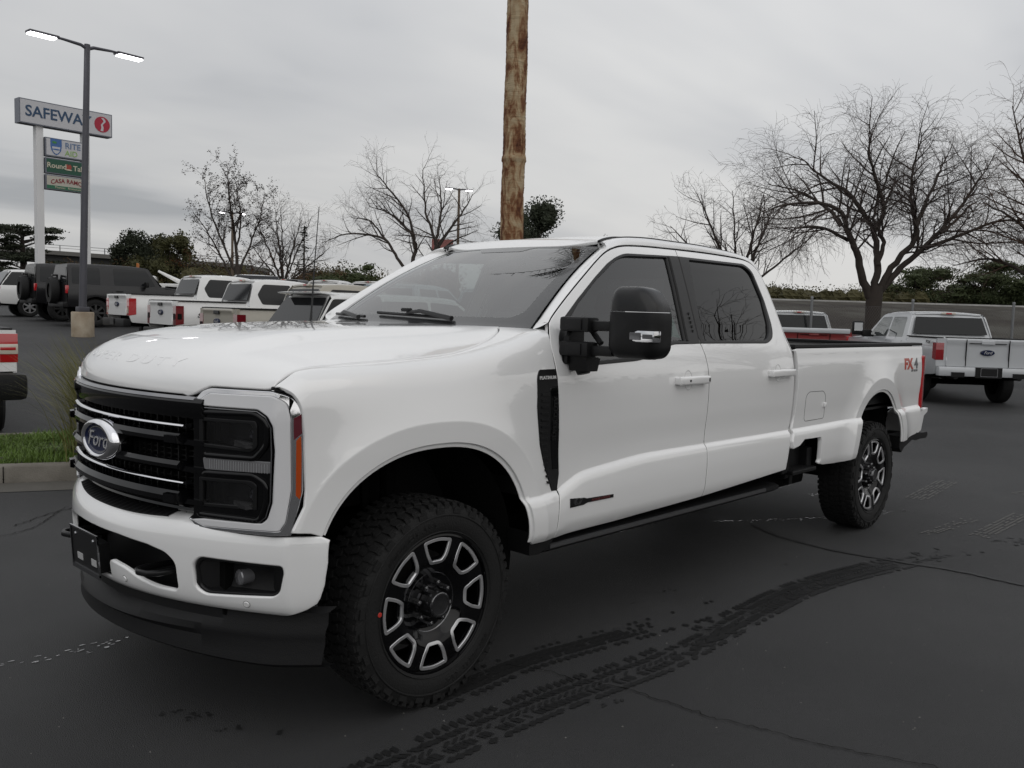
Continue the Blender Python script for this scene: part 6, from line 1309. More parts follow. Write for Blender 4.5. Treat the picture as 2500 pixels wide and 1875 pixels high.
for a, b in (((-5.04, -.32), (-5.96, -.29)), ((-5.42, .10), (-5.75, .12)), ((-2.80, -.28), (-3.5, -.28)), ((-3.83, .05), (-4.65, .59)), ((-4.65, .59), (-5.5, .95)), ((1.2, -.6), (.6, -.53)), ((-.05, -.9), (-.5, -.95))):
    a = np.array(a); b = np.array(b)
    for _ in range(int(np.linalg.norm(b-a)*55)):
        t = rg.random(); q = a + (b-a)*t; blob(wl, q[0]+rg.gauss(0, .012), q[1]+rg.gauss(0, .028), rg.uniform(.004, .016), rg.uniform(.002, .006), math.atan2(*(b-a)[::-1]))
tag(wl.build('water_streaks', mat('thin_water', (.05, .05, .05), .12, coat=1.), None, smooth=False), kind='structure')
# small grit
gr_ = MB()
for _ in range(800):
    D = rg.uniform(2.4, 14); L = rg.uniform(-.75, .62)*D; x, y = XY(L, D); s = rg.uniform(.002, .005)
    if -6 < x < 1 and abs(y) < .95: continue
    z = float(gz(x, y)); gr_.add([(x-s, y-s, z), (x+s, y-s, z), (x, y+s, z), (x, y, z+s)], [(0, 1, 3), (1, 2, 3), (2, 0, 3)])
tag(gr_.build('grit', mat('pale_grit', (.16, .155, .145), .9), None, smooth=False), kind='stuff')
# ================================================================= LAMP POSTS
GALV = mat('painted_steel_pole', (.085, .085, .098), .5, .4, var=.2, vscale=2.); RUSTP = mat('weathered_pole', (.115, .085, .060), .8, var=.3, vscale=3.); LAMPE = mat('lit_led_panel', (.9, .9, .9), .4, emit=(1., .97, 1.), es=9.)
def lamp_post(L, D, H, base_h, base_w, arm, lean, label, group, r=.075, headm=LAMPE):
    x, y = XY(L, D); z0 = float(gz(x, y)); rt = empty('lamp_post', (x, y, z0), 0, label, 'lamp post', group); R3 = Vector((RGT[0], RGT[1], 0)); F3 = Vector((FWD[0], FWD[1], 0))
    if base_h:
        b = MB(); b.lathe([(-.05, base_w/2), (base_h-.02, base_w/2), (base_h, base_w/2-.02), (base_h, .05)], 28, axis='z'); b.build('concrete_base', terrain_mat('lamp_base_concrete', [(.17, .135, .095), (.26, .225, .175)], 2.2, 30., .5), rt, autos=50)
    p_ = MB(); bt_ = Vector((0, 0, base_h)); top = Vector((lean*R3.x, lean*R3.y, H)); p_.tube([bt_ + (top-bt_)*t for t in np.linspace(0, 1, 8)], [r*(1-.25*t) for t in np.linspace(0, 1, 8)], 14)
    p_.box((0, 0, base_h+.07), (.28, .28, .14), bev=.02); p_.build('pole', GALV if base_h else RUSTP, rt, autos=50)
    for s in (1, -1):
        d = (R3*arm[0] + F3*arm[1])*s; a = top - Vector((0, 0, .12)); e_ = a + d + Vector((0, 0, .10)); m1 = MB(); m1.tube([a, a + d*.12 + Vector((0, 0, .07)), a + d*.45 + Vector((0, 0, .10)), a + d*.62 + Vector((0, 0, .10))], [.05, .045, .035, .03], 8); A_ = m1.build('arm', GALV, rt)
        dn_ = d.normalized(); sd_ = dn_.cross(Vector((0, 0, 1))); c = a + d*.80 + Vector((0, 0, .09)); mt = Matrix.Translation(c) @ Matrix(((dn_.x, sd_.x, 0, 0), (dn_.y, sd_.y, 0, 0), (0, 0, 1, 0), (0, 0, 0, 1)))
        hl = d.length*.52; hd = MB(); hd.box((0, 0, .0), (hl, .30, .06), mtx=mt, bev=.02); hd.build('lamp_head', GALV, A_, autos=50)
        le = MB(); le.box((.02, 0, -.042), (hl*.88, .24, .045), mtx=mt, bev=.012); le.build('led_panel', headm, A_, smooth=False)
    return rt
lamp_post(-11.77, 24, 7.78, .67, .58, (-.90, -1.10), .20, 'tall dark lamp post on a round concrete base, both white heads lit', None, r=.10)
lamp_post(-17.62, 55, 6.2, 0, .5, (.62, .35), 0, 'distant lamp post with two lit heads in front of the leafy brown tree', 'distant lamp posts with two lit heads', r=.09)
lamp_post(-3.28, 50, 7.4, 0, .5, (.66, .30), 0, 'distant lamp post with two lit heads, over the windshield, beside the twin-trunk bare tree', 'distant lamp posts with two lit heads', r=.09)
# ================================================================= PYLON SIGN
SO = np.array([-24.4, 43.5]); SE = np.array([.64, .77]); SE /= np.linalg.norm(SE); SN = np.array([SE[1], -SE[0]])
def SG(t, d=0., z=0.): q = SO + SE*t + SN*d; x, y = XY(q[0], q[1]); return Vector((x, y, z))
sgz = float(gz(*XY(SO[0]+SE[0], SO[1]+SE[1]))); sg_root = empty('pylon_sign', tuple(SG(2.2, 0, sgz)), 0, 'tall white two-legged shopping centre sign with stacked panels behind the lamp post', 'sign')
def sgbox(mb, t0, t1, d0, d1, z0, z1):
    o = sg_root.location; V = [SG(t, d, z) - o for t in (t0, t1) for d in (d0, d1) for z in (z0, z1)]; mb.add(V, [(0, 1, 3, 2), (4, 6, 7, 5), (0, 4, 5, 1), (2, 3, 7, 6), (0, 2, 6, 4), (1, 5, 7, 3)]); return mb
SWH = mat('sign_white_post', (.66, .66, .66), .5); SFR = mat('sign_frame', (.15, .16, .19), .4, .5); SF = mat('sign_face_white', (.50, .50, .52), .4)
for t in (.99, 3.27): sgbox(MB(), t-.17, t+.17, -.30, .06, sgz, 10.2).build('post', SWH, sg_root, smooth=False)
SD = SG(1, 0, 0) - SG(0, 0, 0); UPZ = Vector((0, 0, 1)); SDN = SG(0, 1, 0) - SG(0, 0, 0)
def sign_panel(t0, t1, z0, z1, face, thick=.25, fr=.05):
    b = sgbox(MB(), t0, t1, -thick, .20, z0, z1).build('sign_box', SFR, sg_root, smooth=False); f = sgbox(MB(), t0+fr, t1-fr, .19, .212, z0+fr, z1-fr).build('sign_face', face, b, smooth=False); return f
def sign_text(par, txt, t, z, size, m, d=.216, **kw):
    o = sg_root.location; p0 = SG(t, d, z) - o; return flat_text('lettering', txt, p0, SD, UPZ, size, m, par, t=.01, **kw)
f1 = sign_panel(0, 4.55, 10.17, 11.35, SF, .35); SBL = mat('sign_blue', (.018, .055, .12), .5)
sign_text(f1, 'SAFEWAY', 1.86, 10.77, .74, SBL, bold=.012, xs=.98)
def sgdisc(par, nm, t, z, rx, rz, m, d, poly=None):
    o = sg_root.location; pl_ = poly or [(math.cos(a), math.sin(a)) for a in np.linspace(0, 2*math.pi, 33)[:-1]]; b = MB(); V = [SG(t+u*rx, d, z+v*rz) - o for u, v in pl_] + [SG(t+u*rx, d-.02, z+v*rz) - o for u, v in pl_]; n = len(pl_)
    b.add(V, [tuple(range(n))] + [(i, i+n, (i+1) % n + n, (i+1) % n) for i in range(n)]); return b.build(nm, m, par, smooth=False)
lg = sgdisc(f1, 'round_logo', 4.02, 10.76, .40, .40, mat('sign_red', (.36, .010, .035), .5), .225)
Sc = curve([(.02, .78), (.26, .44), (.06, .16), (-.10, -.06), (-.02, -.34), (-.04, -.80)], 30); Sp = [(x-.17+.10*math.cos(y*2), y) for x, y in Sc] + [(x+.17-.10*math.cos(y*2)*0, y) for x, y in Sc[::-1]]
sgdisc(lg, 'logo_curve', 4.02, 10.76, .42, .42, SF, .232, poly=Sp)
f2 = sign_panel(1.19, 3.22, 8.76, 9.67, SF)
sh = [(-1, 1.05), (1, 1.05), (1, .1), (.85, -.45), (.45, -.85), (0, -1.05), (-.45, -.85), (-.85, -.45), (-1, .1)]
s1 = sgdisc(f2, 'shield_logo', 1.70, 9.24, .27, .38, SBL2 if False else mat('sign_mid_blue', (.05, .13, .33), .5), .225, poly=sh); sgdisc(s1, 'shield_bowl', 1.70, 9.13, .20, .24, SF, .232, poly=[(-1, .5), (1, .5), (.8, -.4), (.4, -.8), (0, -.95), (-.4, -.8), (-.8, -.4)]); sgdisc(s1, 'shield_leaf', 1.62, 9.46, .11, .06, mat('sign_green', (.05, .22, .05), .5), .232)
sgdisc(s1, 'shield_band', 1.70, 9.12, .19, .035, MATS['sign_mid_blue'], .238)
sign_text(f2, 'RITE', 2.52, 9.37, .40, mat('sign_pale_blue', (.10, .17, .30), .5), bold=.003); sign_text(f2, 'AID', 2.44, 9.00, .38, mat('sign_lime', (.26, .42, .12), .5), bold=.003)
f3 = sign_panel(1.19, 3.22, 7.92, 8.68, mat('sign_dark_green', (.012, .075, .045), .5)); SCR = mat('sign_cream', (.52, .48, .38), .5)
sign_text(f3, 'Round', 1.72, 8.31, .36, SCR, bold=.006); sign_text(f3, 'Table', 2.92, 8.29, .36, SCR, bold=.006); r_ = sgdisc(f3, 'crest', 2.30, 8.33, .15, .17, mat('sign_brick_red', (.30, .05, .03), .5), .225, poly=[(-1, .2), (-.5, .9), (0, .5), (.5, .9), (1, .2), (.8, -.5), (0, -1), (-.8, -.5)]); sgdisc(r_, 'crest_band', 2.30, 8.19, .17, .03, SCR, .232)
f4 = sign_panel(1.19, 3.22, 7.13, 7.85, mat('sign_face_cream', (.44, .42, .36), .5))
o_ = sg_root.location; V, F = text_mesh('CASA RAMOS', .30, bold=.006, xs=.92)
mesh_obj('lettering', [SG(2.26+a, .222, 7.50 + b + .10 - .17*(a/1.0)**2) - o_ for a, b in V], F, mat('sign_maroon', (.20, .015, .02), .5), f4, False)
b4 = sgbox(MB(), 1.24, 3.17, .20, .218, 7.17, 7.34).build('green_band', mat('sign_dark_green2', (.02, .13, .07), .5), f4, smooth=False); sign_text(b4, 'Mexican   Restaurant', 2.26, 7.255, .15, SCR, d=.224)
# ================================================================= FENCE
fx = empty('chain_link_fence', (*XY(5.6, 25), 0), 0, 'chain link fence with galvanised posts along the foot of the bank', 'fence'); fo = fx.location
GP = mat('galvanised_post', (.20, .205, .21), .5, .5); zf = lambda L: .12
for k in range(9):
    L = 2.72 + 2.86*k; x, y = XY(L, 25.0); b = MB(); b.tube([(x-fo.x, y-fo.y, 0), (x-fo.x+.02, y-fo.y, 2.30)], .038, 10); b.lathe([(0, .045), (.04, .035), (.05, 0)], 10, axis='z', c=(x-fo.x+.02, y-fo.y, 2.29)); b.build('fence_post', GP, fx)
wm = MB(); 
def wire(a, b, r=.0026):
    a = Vector((*XY(a[0], 25.04), a[1])) - fo; b = Vector((*XY(b[0], 25.04), b[1])) - fo; d = (b-a).normalized(); s = d.cross(Vector((0, 0, 1))).normalized()*r if abs(d.z) < .98 else Vector((r, 0, 0)); u_ = d.cross(s).normalized()*r
    V = [a+s, a-s*.5+u_*.87, a-s*.5-u_*.87, b+s, b-s*.5+u_*.87, b-s*.5-u_*.87]; wm.add(V, [(0, 1, 4, 3), (1, 2, 5, 4), (2, 0, 3, 5)])
Lx = 2.7; H0, H1 = .12, 2.10
while Lx < 25.5:
    wire((Lx, H0), (Lx+1.35, H1)); wire((Lx+1.35, H0), (Lx, H1)); Lx += .072
for z in (H0, H1): wire((2.7, z), (26, z), .003)
wm.build('wire_mesh', mat('galvanised_wire', (.11, .11, .11), .5, .4), fx, smooth=False)
# ================================================================= OVERPASS
bp_ = empty('overpass', (*XY(-40, 75), 0), 0, 'low concrete road overpass with railing in the distance at left', 'bridge'); bo = bp_.location; BC = mat('bridge_concrete', (.13, .125, .115), .9, var=.2, vscale=.4); BD = mat('bridge_girder', (.050, .050, .048), .9)
def bz(L): return 5.25 - .043*(L+38.8) - .02*max(0, L+31)**1.2*0
def bb3(mb, L0, L1, D0, D1, h0, h1, n=10):
    for k in range(n):
        a, b = L0+(L1-L0)*k/n, L0+(L1-L0)*(k+1)/n; V = [Vector((*XY(L, D), bz(L)+h)) - bo for L in (a, b) for D in (D0, D1) for h in (h0, h1)]; mb.add(V, [(0, 1, 3, 2), (4, 6, 7, 5), (0, 4, 5, 1), (2, 3, 7, 6), (0, 2, 6, 4), (1, 5, 7, 3)])
    return mb
bb3(MB(), -90, -23, 75, 83, .18, .52).build('deck', BC, bp_, smooth=False); bb3(MB(), -90, -23, 75.6, 82, -.45, .18).build('girder', BD, bp_, smooth=False)
rl = bb3(MB(), -90, -23, 75.05, 75.12, .98, 1.02); bb3(rl, -90, -23, 75.05, 75.12, .76, .79)
for k in range(35): L = -90 + k*1.9; rl.box(tuple(Vector((*XY(L, 75.1), bz(L)+.76)) - bo), (.06, .06, .5))
rl.build('railing', GP, bp_, smooth=False)
for L in (-62, -38.0, -36.9, -24): 
    b = MB(); x, y = XY(L, 78); b.box((x-bo.x, y-bo.y, 2.5), (.55, .55, 5.0)); b.build('pier', BC, bp_, smooth=False)
# ================================================================= TREES
BARK = mat('dark_bark', (.042, .033, .027), .9, bump=.6, bscale=14., var=.3, vscale=5.); TWIG = mat('bare_twigs', (.060, .046, .040), .9); TWIGW = mat('warm_bare_twigs', (.070, .042, .028), .9)
class Tree:
    def __init__(s, seed): s.r = random.Random(seed); s.wood = MB(); s.tw = []; s.sc = 1.
    def path(s, p, d, L, n, wob, pull):
        pts = [p]; g = s.r.gauss; x, y, z = d
        for i in range(n):
            x += g(0, wob); y += g(0, wob); z += g(0, wob) + pull*(i+1)/n; l = math.sqrt(x*x+y*y+z*z) or 1; x /= l; y /= l; z /= l; q = pts[-1]; k = L/n; pts.append((q[0]+x*k, q[1]+y*k, q[2]+z*k))
        return pts
    def branch(s, pts, r0, lvl, P, t0=None):
        """give a limb its side shoots; P: per level (count per metre, length, spread, pull, wobble)"""
        if lvl >= len(P): return
        cpm, ln, sp, pull, wob = P[lvl]; r = s.r; m = len(pts)-1; L = sum(math.dist(pts[i], pts[i+1]) for i in range(m)); n = max(2, int(L*cpm*r.uniform(.85, 1.2))); ts = .10 if lvl else .26; last = lvl == len(P)-1
        for k in range(n):
            t = ts + (1-ts)*(k+r.random())/n; f = t*m; i = min(int(f), m-1); u = f-i; a, b = pts[i], pts[i+1]; p = (a[0]+(b[0]-a[0])*u, a[1]+(b[1]-a[1])*u, a[2]+(b[2]-a[2])*u)
            ax = Vector(b)-Vector(a); ax.normalize(); q = Vector((r.gauss(0, 1), r.gauss(0, 1), r.gauss(0, 1))); q = (q - ax*q.dot(ax)).normalized(); d = (ax*r.uniform(.45, 1.0) + q*sp + Vector((0, 0, .14))).normalized()
            l = ln*r.uniform(.5, 1.3)*(1.15-.45*t); rr = min(max(r0*(1-.8*t)*.5, .0035), (.040, .015, .0065, .0045)[min(lvl, 3)]); ch = s.path(p, d, l, 3 if last else 5, wob, pull); s.tw.append((ch, rr, .0022 if last else max(.003, rr*.3))); s.branch(ch, rr, lvl+1, P)
    def twigs(s, name, m, parent):
        V = []; F = []; base = 0; groups = {}
        for pts, a, b in s.tw: groups.setdefault(len(pts), []).append((pts, a, b))
        for k, g in groups.items():
            P = np.array([q[0] for q in g], float); R0 = np.array([q[1] for q in g]); R1 = np.array([q[2] for q in g]); T = np.gradient(P, axis=1); T /= np.maximum(np.linalg.norm(T, axis=2, keepdims=True), 1e-9)
            ref = np.where(np.abs(T[:, :1, 2:3]) < .8, np.array([0, 0, 1.]), np.array([1., 0, 0])); A = np.cross(T, ref); A /= np.maximum(np.linalg.norm(A, axis=2, keepdims=True), 1e-9); B = np.cross(A, T)
            rad = R0[:, None] + (R1-R0)[:, None]*np.linspace(0, 1, k)[None]
            rings = np.stack([P + (A*math.cos(w) + B*math.sin(w))*rad[..., None] for w in (0, 2.094, 4.189)], 2)       # n,k,3,3
            n = len(g); V.append(rings.reshape(-1, 3)); idx = base + np.arange(n*k*3).reshape(n, k, 3); a_ = idx[:, :-1]; b_ = idx[:, 1:]
            F.append(np.stack([a_, np.roll(a_, -1, 2), np.roll(b_, -1, 2), b_], -1).reshape(-1, 4)); base += n*k*3
        V = np.concatenate(V); F = np.concatenate(F); me = bpy.data.meshes.new(name); me.vertices.add(len(V)); me.vertices.foreach_set('co', V.ravel().astype(np.float32)); me.loops.add(F.size); me.loops.foreach_set('vertex_index', F.ravel().astype(np.int32)); me.polygons.add(len(F)); me.polygons.foreach_set('loop_start', np.arange(0, F.size, 4, dtype=np.int32)); me.update(calc_edges=True); me.materials.append(m)
        s.nv = V; return link(bpy.data.objects.new(name, me), parent)
def put_tree(T_, name, loc, label, group=None, cat='tree', wm=BARK, tm=TWIG, th=1.):
    rt = empty(name, loc, 0, label, cat, group)
    T_.wood.build('trunk', wm, rt, fix=False, autos=None); T_.twigs('crown', tm, rt); return rt
def v3(L, z, dd): return Vector(tuple(RGT*L) + (0,)) + Vector(tuple(FWD*dd) + (0,)) + Vector((0, 0, z))
def limbs_tree(seed, trunk, limbs, P, depth=1.6):
    """trunk and limbs as (lateral, height) lines in metres; limbs get their own depth"""
    t = Tree(seed); tp = [v3(a, z, 0) for a, z, r in trunk]; t.wood.tube(tp, [r for _, _, r in trunk], 12, cap=False)
    for (pts, r0, dd) in limbs:
        c = curve([(a, z) for a, z in pts], 5*len(pts)); n = len(c); q = [v3(a, z, dd*(i/(n-1))**1.3) + Vector((t.r.gauss(0, .02), t.r.gauss(0, .02), 0)) for i, (a, z) in enumerate(c)]
        t.wood.tube(q, [r0*.64*(1-i/(n-1))**.85 + .010 for i in range(n)], 8, cap=False); t.branch([tuple(v) for v in q], r0, 0, P)
    return t
PW = [(3.1, 2.0, .80, .0, .11), (5.4, 1.05, .75, -.16, .15), (7.5, .62, .8, -.34, .18)]
LZ = lambda z: z if z < 4 else 4 + (z-4)*.80
_ml = ([(0, -.2, .32), (0, .5, .26), (.02, 1.6, .235), (.03, 2.3, .25), (.05, 2.75, .22)], [
    ([(-.05, 2.3), (-.42, 3.0), (-.60, 3.6), (-.93, 4.2), (-1.15, 4.75), (-1.36, 5.2), (-2.1, 5.5), (-3.3, 5.35), (-3.9, 5.0)], .20, -1.0),
    ([(-1.15, 4.75), (-1.5, 5.5), (-2.2, 6.2), (-3.1, 6.6)], .10, 1.6),
    ([(-.9, 4.2), (-1.8, 4.55), (-2.8, 4.5), (-3.5, 4.1)], .08, -2.2),
    ([(.03, 2.5), (.08, 3.56), (-.04, 4.6), (-.75, 6.0), (-1.55, 6.7), (-2.4, 7.6)], .19, .8),
    ([(-.04, 4.6), (.05, 5.5), (-.65, 7.2), (-.9, 8.4)], .12, -1.2),
    ([(.05, 3.4), (.35, 4.2), (.2, 5.2), (.5, 6.6), (.3, 8.2)], .11, 2.0),
    ([(.10, 2.5), (.6, 3.5), (1.16, 4.4), (.9, 5.7), (.78, 6.8), (.95, 8.3)], .17, -.6),
    ([(1.16, 4.4), (1.5, 5.4), (2.2, 6.9), (2.7, 7.9)], .11, 1.6),
    ([(.12, 2.45), (.7, 3.2), (1.4, 3.87), (2.0, 4.6), (2.55, 5.4), (3.2, 6.6), (3.6, 7.3)], .17, .5),
    ([(1.5, 3.95), (2.3, 4.4), (3.4, 5.0), (4.5, 4.9)], .09, -1.4),
    ([(2.0, 4.6), (2.6, 5.0), (3.5, 5.9), (4.2, 6.2)], .08, 2.2)])
main = limbs_tree(11, _ml[0], [([(a, LZ(z)) for a, z in q], r_, dd_) for q, r_, dd_ in _ml[1]], PW)
put_tree(main, 'bare_tree', (*XY(11.38, 28), .05), 'largest bare winter tree with spreading limbs, behind the fence at right')
PS = [(2.8, 1.5, .75, .06, .11), (4.6, .85, .75, -.03, .15), (6.0, .45, .8, -.10, .18)]
def fan(seed, H, W, n, base, P, zs=.30, r=.13, droop=.0, bend=.25):
    rr = random.Random(seed); L = []
    for k in range(n):
        a = -1 + 2*(k+.5)/n + rr.uniform(-.1, .1); top = H*(1-.35*a*a)*rr.uniform(.85, 1.0); L.append(([(0, base), (a*W*bend, base+(top-base)*.30), (a*W*.62, base+(top-base)*.66), (a*W*.95, top - droop*abs(a))], r*rr.uniform(.6, 1), rr.uniform(-1.8, 1.8)))
    return limbs_tree(seed, [(0, -.6, r*1.8), (0, base*.5, r*1.5), (0, base+.1, r*1.3)], L, P)
put_tree(fan(21, 6.9, 3.2, 6, 2.0, PS), 'bare_tree', (*XY(8.6, 34), .4), 'smaller bare tree just over the cab roof, left of the big bare tree')
rt_ = limbs_tree(31, [(0, -.2, .30), (0, 2.2, .24)], [([(0, 2.0), (-.9, 3.4), (-1.9, 4.6), (-3.0, 5.2)], .13, 0), ([(0, 2.1), (-.8, 4.0), (-1.4, 6.0), (-1.8, 8.2)], .14, 1), ([(0, 2.1), (0, 4.5), (-.3, 7.0), (-.6, 9.2)], .14, -1), ([(0, 2.0), (-1.2, 3.0), (-2.2, 3.6), (-3.2, 3.4)], .10, 1.2), ([(-.9, 3.4), (-1.6, 5.6), (-2.4, 6.9)], .08, -1.4), ([(0, 2.1), (1.2, 4), (2.4, 5.5)], .12, 0)], [(3.0, 1.8, .80, .05, .11), (4.8, 1.0, .75, -.10, .15), (6.5, .55, .8, -.25, .18)])
put_tree(rt_, 'bare_tree', (*XY(16.6, 26), .05), 'bare tree reaching in from the right edge with warm-toned twigs', tm=TWIGW)
put_tree(fan(41, 6.4, 2.7, 7, 1.6, PS, r=.12), 'bare_tree', (*XY(-12.6, 48), 1.0), 'bare fan-shaped tree between the leafy brown tree and the antenna')
t3 = limbs_tree(51, [(0, -.3, .22), (0, 1.5, .2)], [
    ([(-.25, 1.2), (-.30, 2.8), (-.22, 3.8), (-.7, 4.6), (-1.5, 5.2), (-2.4, 5.5)], .16, .6), ([(-.22, 3.6), (-.5, 5.0), (-1.4, 6.2), (-2.0, 6.9)], .09, -1),
    ([(.3, 1.2), (.45, 2.9), (.75, 3.8), (.3, 5.2), (.1, 7.0)], .18, -.5), ([(.6, 3.3), (1.2, 4.3), (1.9, 5.4), (2.3, 6.2)], .11, .8), ([(.7, 3.8), (.9, 5.4), (.7, 7.0)], .10, 1.2), ([(.5, 3.1), (1.5, 3.9), (2.6, 4.4)], .08, -1),
    ([(-.2, 2.2), (-.9, 3.0), (-1.5, 3.9), (-2.4, 4.15), (-3.4, 4.1), (-4.3, 3.7)], .11, -.4), ([(-1.5, 3.9), (-2.3, 4.8), (-3.3, 5.0)], .06, 1)], [(2.8, 1.5, .75, .05, .11), (4.6, .9, .75, -.08, .15), (6.0, .5, .8, -.18, .18)])
put_tree(t3, 'bare_tree', (*XY(-4.35, 40), .8), 'bare twin-trunk tree behind the windshield with a long low limb to the left')
def leaves(name, clumps, n, size, m, parent, seed=1, core=.72):
    R_ = np.random.default_rng(seed); r = random.Random(seed); V = []; F = []; C = np.array(clumps, float); wt = C[:, 3]*C[:, 4]*C[:, 5]; k = np.maximum((n*wt/wt.sum()).astype(int), 3); idx = np.repeat(np.arange(len(C)), k); N_ = len(idx)
    u = R_.normal(size=(N_, 3)); u /= np.linalg.norm(u, axis=1)[:, None]; rad = R_.random(N_)**.42*(1.04 + .16*np.sin(u[:, 0]*7 + C[idx, 0])*np.cos(u[:, 2]*6 + C[idx, 1])); P = C[idx, :3] + u*C[idx, 3:]*rad[:, None]
    a = R_.normal(size=(N_, 3)); a /= np.linalg.norm(a, axis=1)[:, None]; b = np.cross(a, R_.normal(size=(N_, 3))); b /= np.maximum(np.linalg.norm(b, axis=1), 1e-6)[:, None]; s = (size*R_.uniform(.45, 1.3, N_))[:, None]
    Q = np.stack([P-a*s-b*s*.4, P+a*s*.2-b*s*.5, P+a*s, P-a*s*.1+b*s*.5], 1).reshape(-1, 3); V = [tuple(q) for q in Q]; F = [(4*i, 4*i+1, 4*i+2, 4*i+3) for i in range(N_)]
    if core:
        for (cx_, cy_, cz_, rx, ry, rz) in clumps:      # twiggy heart of each clump
            b0 = len(V)
            for i in range(6):
                for j in range(8): ph = math.pi*(i+.5)/6; th = 2*math.pi*j/8 + i*.4; kk = core*r.uniform(.75, 1.05); V.append((cx_+rx*kk*math.sin(ph)*math.cos(th), cy_+ry*kk*math.sin(ph)*math.sin(th), cz_+rz*kk*math.cos(ph)))
            for i in range(5):
                for j in range(8): F.append((b0+i*8+j, b0+i*8+(j+1) % 8, b0+i*8+8+(j+1) % 8, b0+i*8+8+j))
            F.append(tuple(b0+j for j in range(8))); F.append(tuple(b0+40+j for j in range(8)))
    return mesh_obj(name, V, F, m, parent, False)
def leafmat(name, c, var=.55, vs=1.4): return mat(name, c, .7, var=var, vscale=vs, spec=.2)
GD = leafmat('evergreen_leaf', (.030, .036, .022)); GO = leafmat('olive_leaf', (.055, .055, .022)); GR2 = leafmat('brush_leaf', (.062, .056, .024), .6, .35); GBR = leafmat('russet_brush', (.078, .048, .024), .7, .35); DRYL = leafmat('dry_leaf', (.045, .030, .022), .5); ORL = leafmat('orange_dry_leaf', (.12, .048, .016), .5)
def leafy(name, L, D, H, W, label, m, seed, n=2600, size=.16, clumps=24, flat=1., group=None, base=.28):
    x, y = XY(L, D); z0 = float(gz(x, y)) if L < 5 else 2.8*(D > 48); r = random.Random(seed); rt = empty(name, (x, y, z0), 0, label, 'bush' if 'bush' in name else 'tree', group)
    t = MB(); t.tube([(0, 0, -.2), (.05, 0, H*.3), (.0, .05, H*.6)], [.16, .12, .05], 8, cap=False); B = [(0, 0, H*.62, W*.30, W*.30, H*.26)] + ([(W*.22*math.cos(q_), W*.22*math.sin(q_), H*.22, W*.30, W*.30, H*.24) for q_ in (0, 1.6, 3.1, 4.7)] if base < .2 else [])
    for k in range(clumps):
        a = r.uniform(0, 6.28); q = r.uniform(.25, .62)*W; zz = H*r.uniform(base, .92); sc = r.uniform(.12, .24); qq = q*(1 - .5*max(0, (zz/H-.6)/.4)); B.append((math.cos(a)*qq, math.sin(a)*qq, zz, W*sc, W*sc, H*sc*.6*flat)); t.tube([(0, 0, H*.25), (math.cos(a)*qq*.6, math.sin(a)*qq*.6, zz*.8), (math.cos(a)*qq, math.sin(a)*qq, zz)], [.07, .04, .015], 5, cap=False)
    t.build('trunk', BARK, rt, fix=False); leaves('crown', B, int(n*1.25), size, m, rt, seed, core=.62); return rt
leafy('evergreen_tree', -25.2, 60, 5.9, 3.4, 'dark round evergreen tree right of the overpass end', GD, 61, 11000, .095)
leafy('evergreen_tree', -22.6, 58, 4.9, 3.4, 'lower olive green tree in front of the dark round evergreen', GO, 62, 9000, .095, base=.15)
cdr = empty('cedar_tree', (*XY(-33.4, 60), 1.1), 0, 'broad layered dark cedar at the far left edge behind the sign post', 'tree'); t = MB(); t.tube([(0, 0, -.3), (0, 0, 3.), (.1, 0, 5.3)], [.35, .22, .06], 8, cap=False); B = []; rr = random.Random(5)
for k in range(46):
    z = rr.uniform(1.7, 5.3); a = rr.uniform(0, 6.28); q = rr.uniform(.5, 1)*(3.6 - .45*(z-1.8)) + (0.6 if z > 4.6 else 0); e_ = (math.cos(a)*q, math.sin(a)*q, z+.15); t.tube([(0, 0, z-.25), (e_[0]*.5, e_[1]*.5, z+.05), e_], [.07, .04, .012], 5, cap=False); B.append((e_[0]*.72, e_[1]*.72, z+.10, q*.42, q*.42, .17))
t.build('trunk', BARK, cdr, fix=False); leaves('crown', B, 14000, .085, GD, cdr, 6, core=.6)
leafy('evergreen_tree', 1.0, 70, 9.2, 5.6, 'dark evergreen rising behind the palm trunk', GD, 63, 11000, .11)
for L_, H_, lb in ((4.2, 6.3, 'leftmost small dark treetop just over the cab roof'), (5.6, 5.0, 'middle small dark treetop just over the cab roof'), (7.2, 5.1, 'rightmost small dark treetop just over the cab roof')): leafy('evergreen_tree', L_, 70, H_, 2.8, lb, GD, int(L_*10), 3500, .10, group='small treetops over the cab roof')
# tree that keeps its withered leaves
ps = limbs_tree(71, [(0, -.5, .26), (0, 1.2, .2), (-.05, 2.6, .15)], [([(0, 1.4), (-.8, 2.8), (-1.6, 4.2), (-2.4, 5.2)], .09, .5), ([(-.05, 2.6), (-.2, 4.2), (-.5, 6.0), (-.55, 7.6)], .12, 0), ([(0, 2.0), (-.7, 3.6), (-1.3, 5.4), (-1.5, 6.9)], .09, -.8), ([(0, 2.3), (.5, 3.6), (.9, 5.0), (1.1, 6.4)], .08, .8), ([(0, 1.2), (-1.0, 2.0), (-2.2, 2.8)], .07, -.5), ([(0, 1.4), (.8, 2.3), (1.5, 3.2)], .07, .3), ([(-.1, 3.4), (.2, 5.0), (.1, 6.8)], .07, -.9)], [(2.8, 1.25, .75, .1, .12), (4.0, .75, .75, .03, .15), (3.5, .4, .8, .0, .2)])
pr = put_tree(ps, 'leafy_brown_tree', (*XY(-14.1, 45), 1.0), 'tall tree still holding brown and orange leaves, behind the left distant lamp')
rr = random.Random(9); cp = [Vector(v) for v in ps.nv[::7]]; V = []; F = []; V2 = []; F2 = []
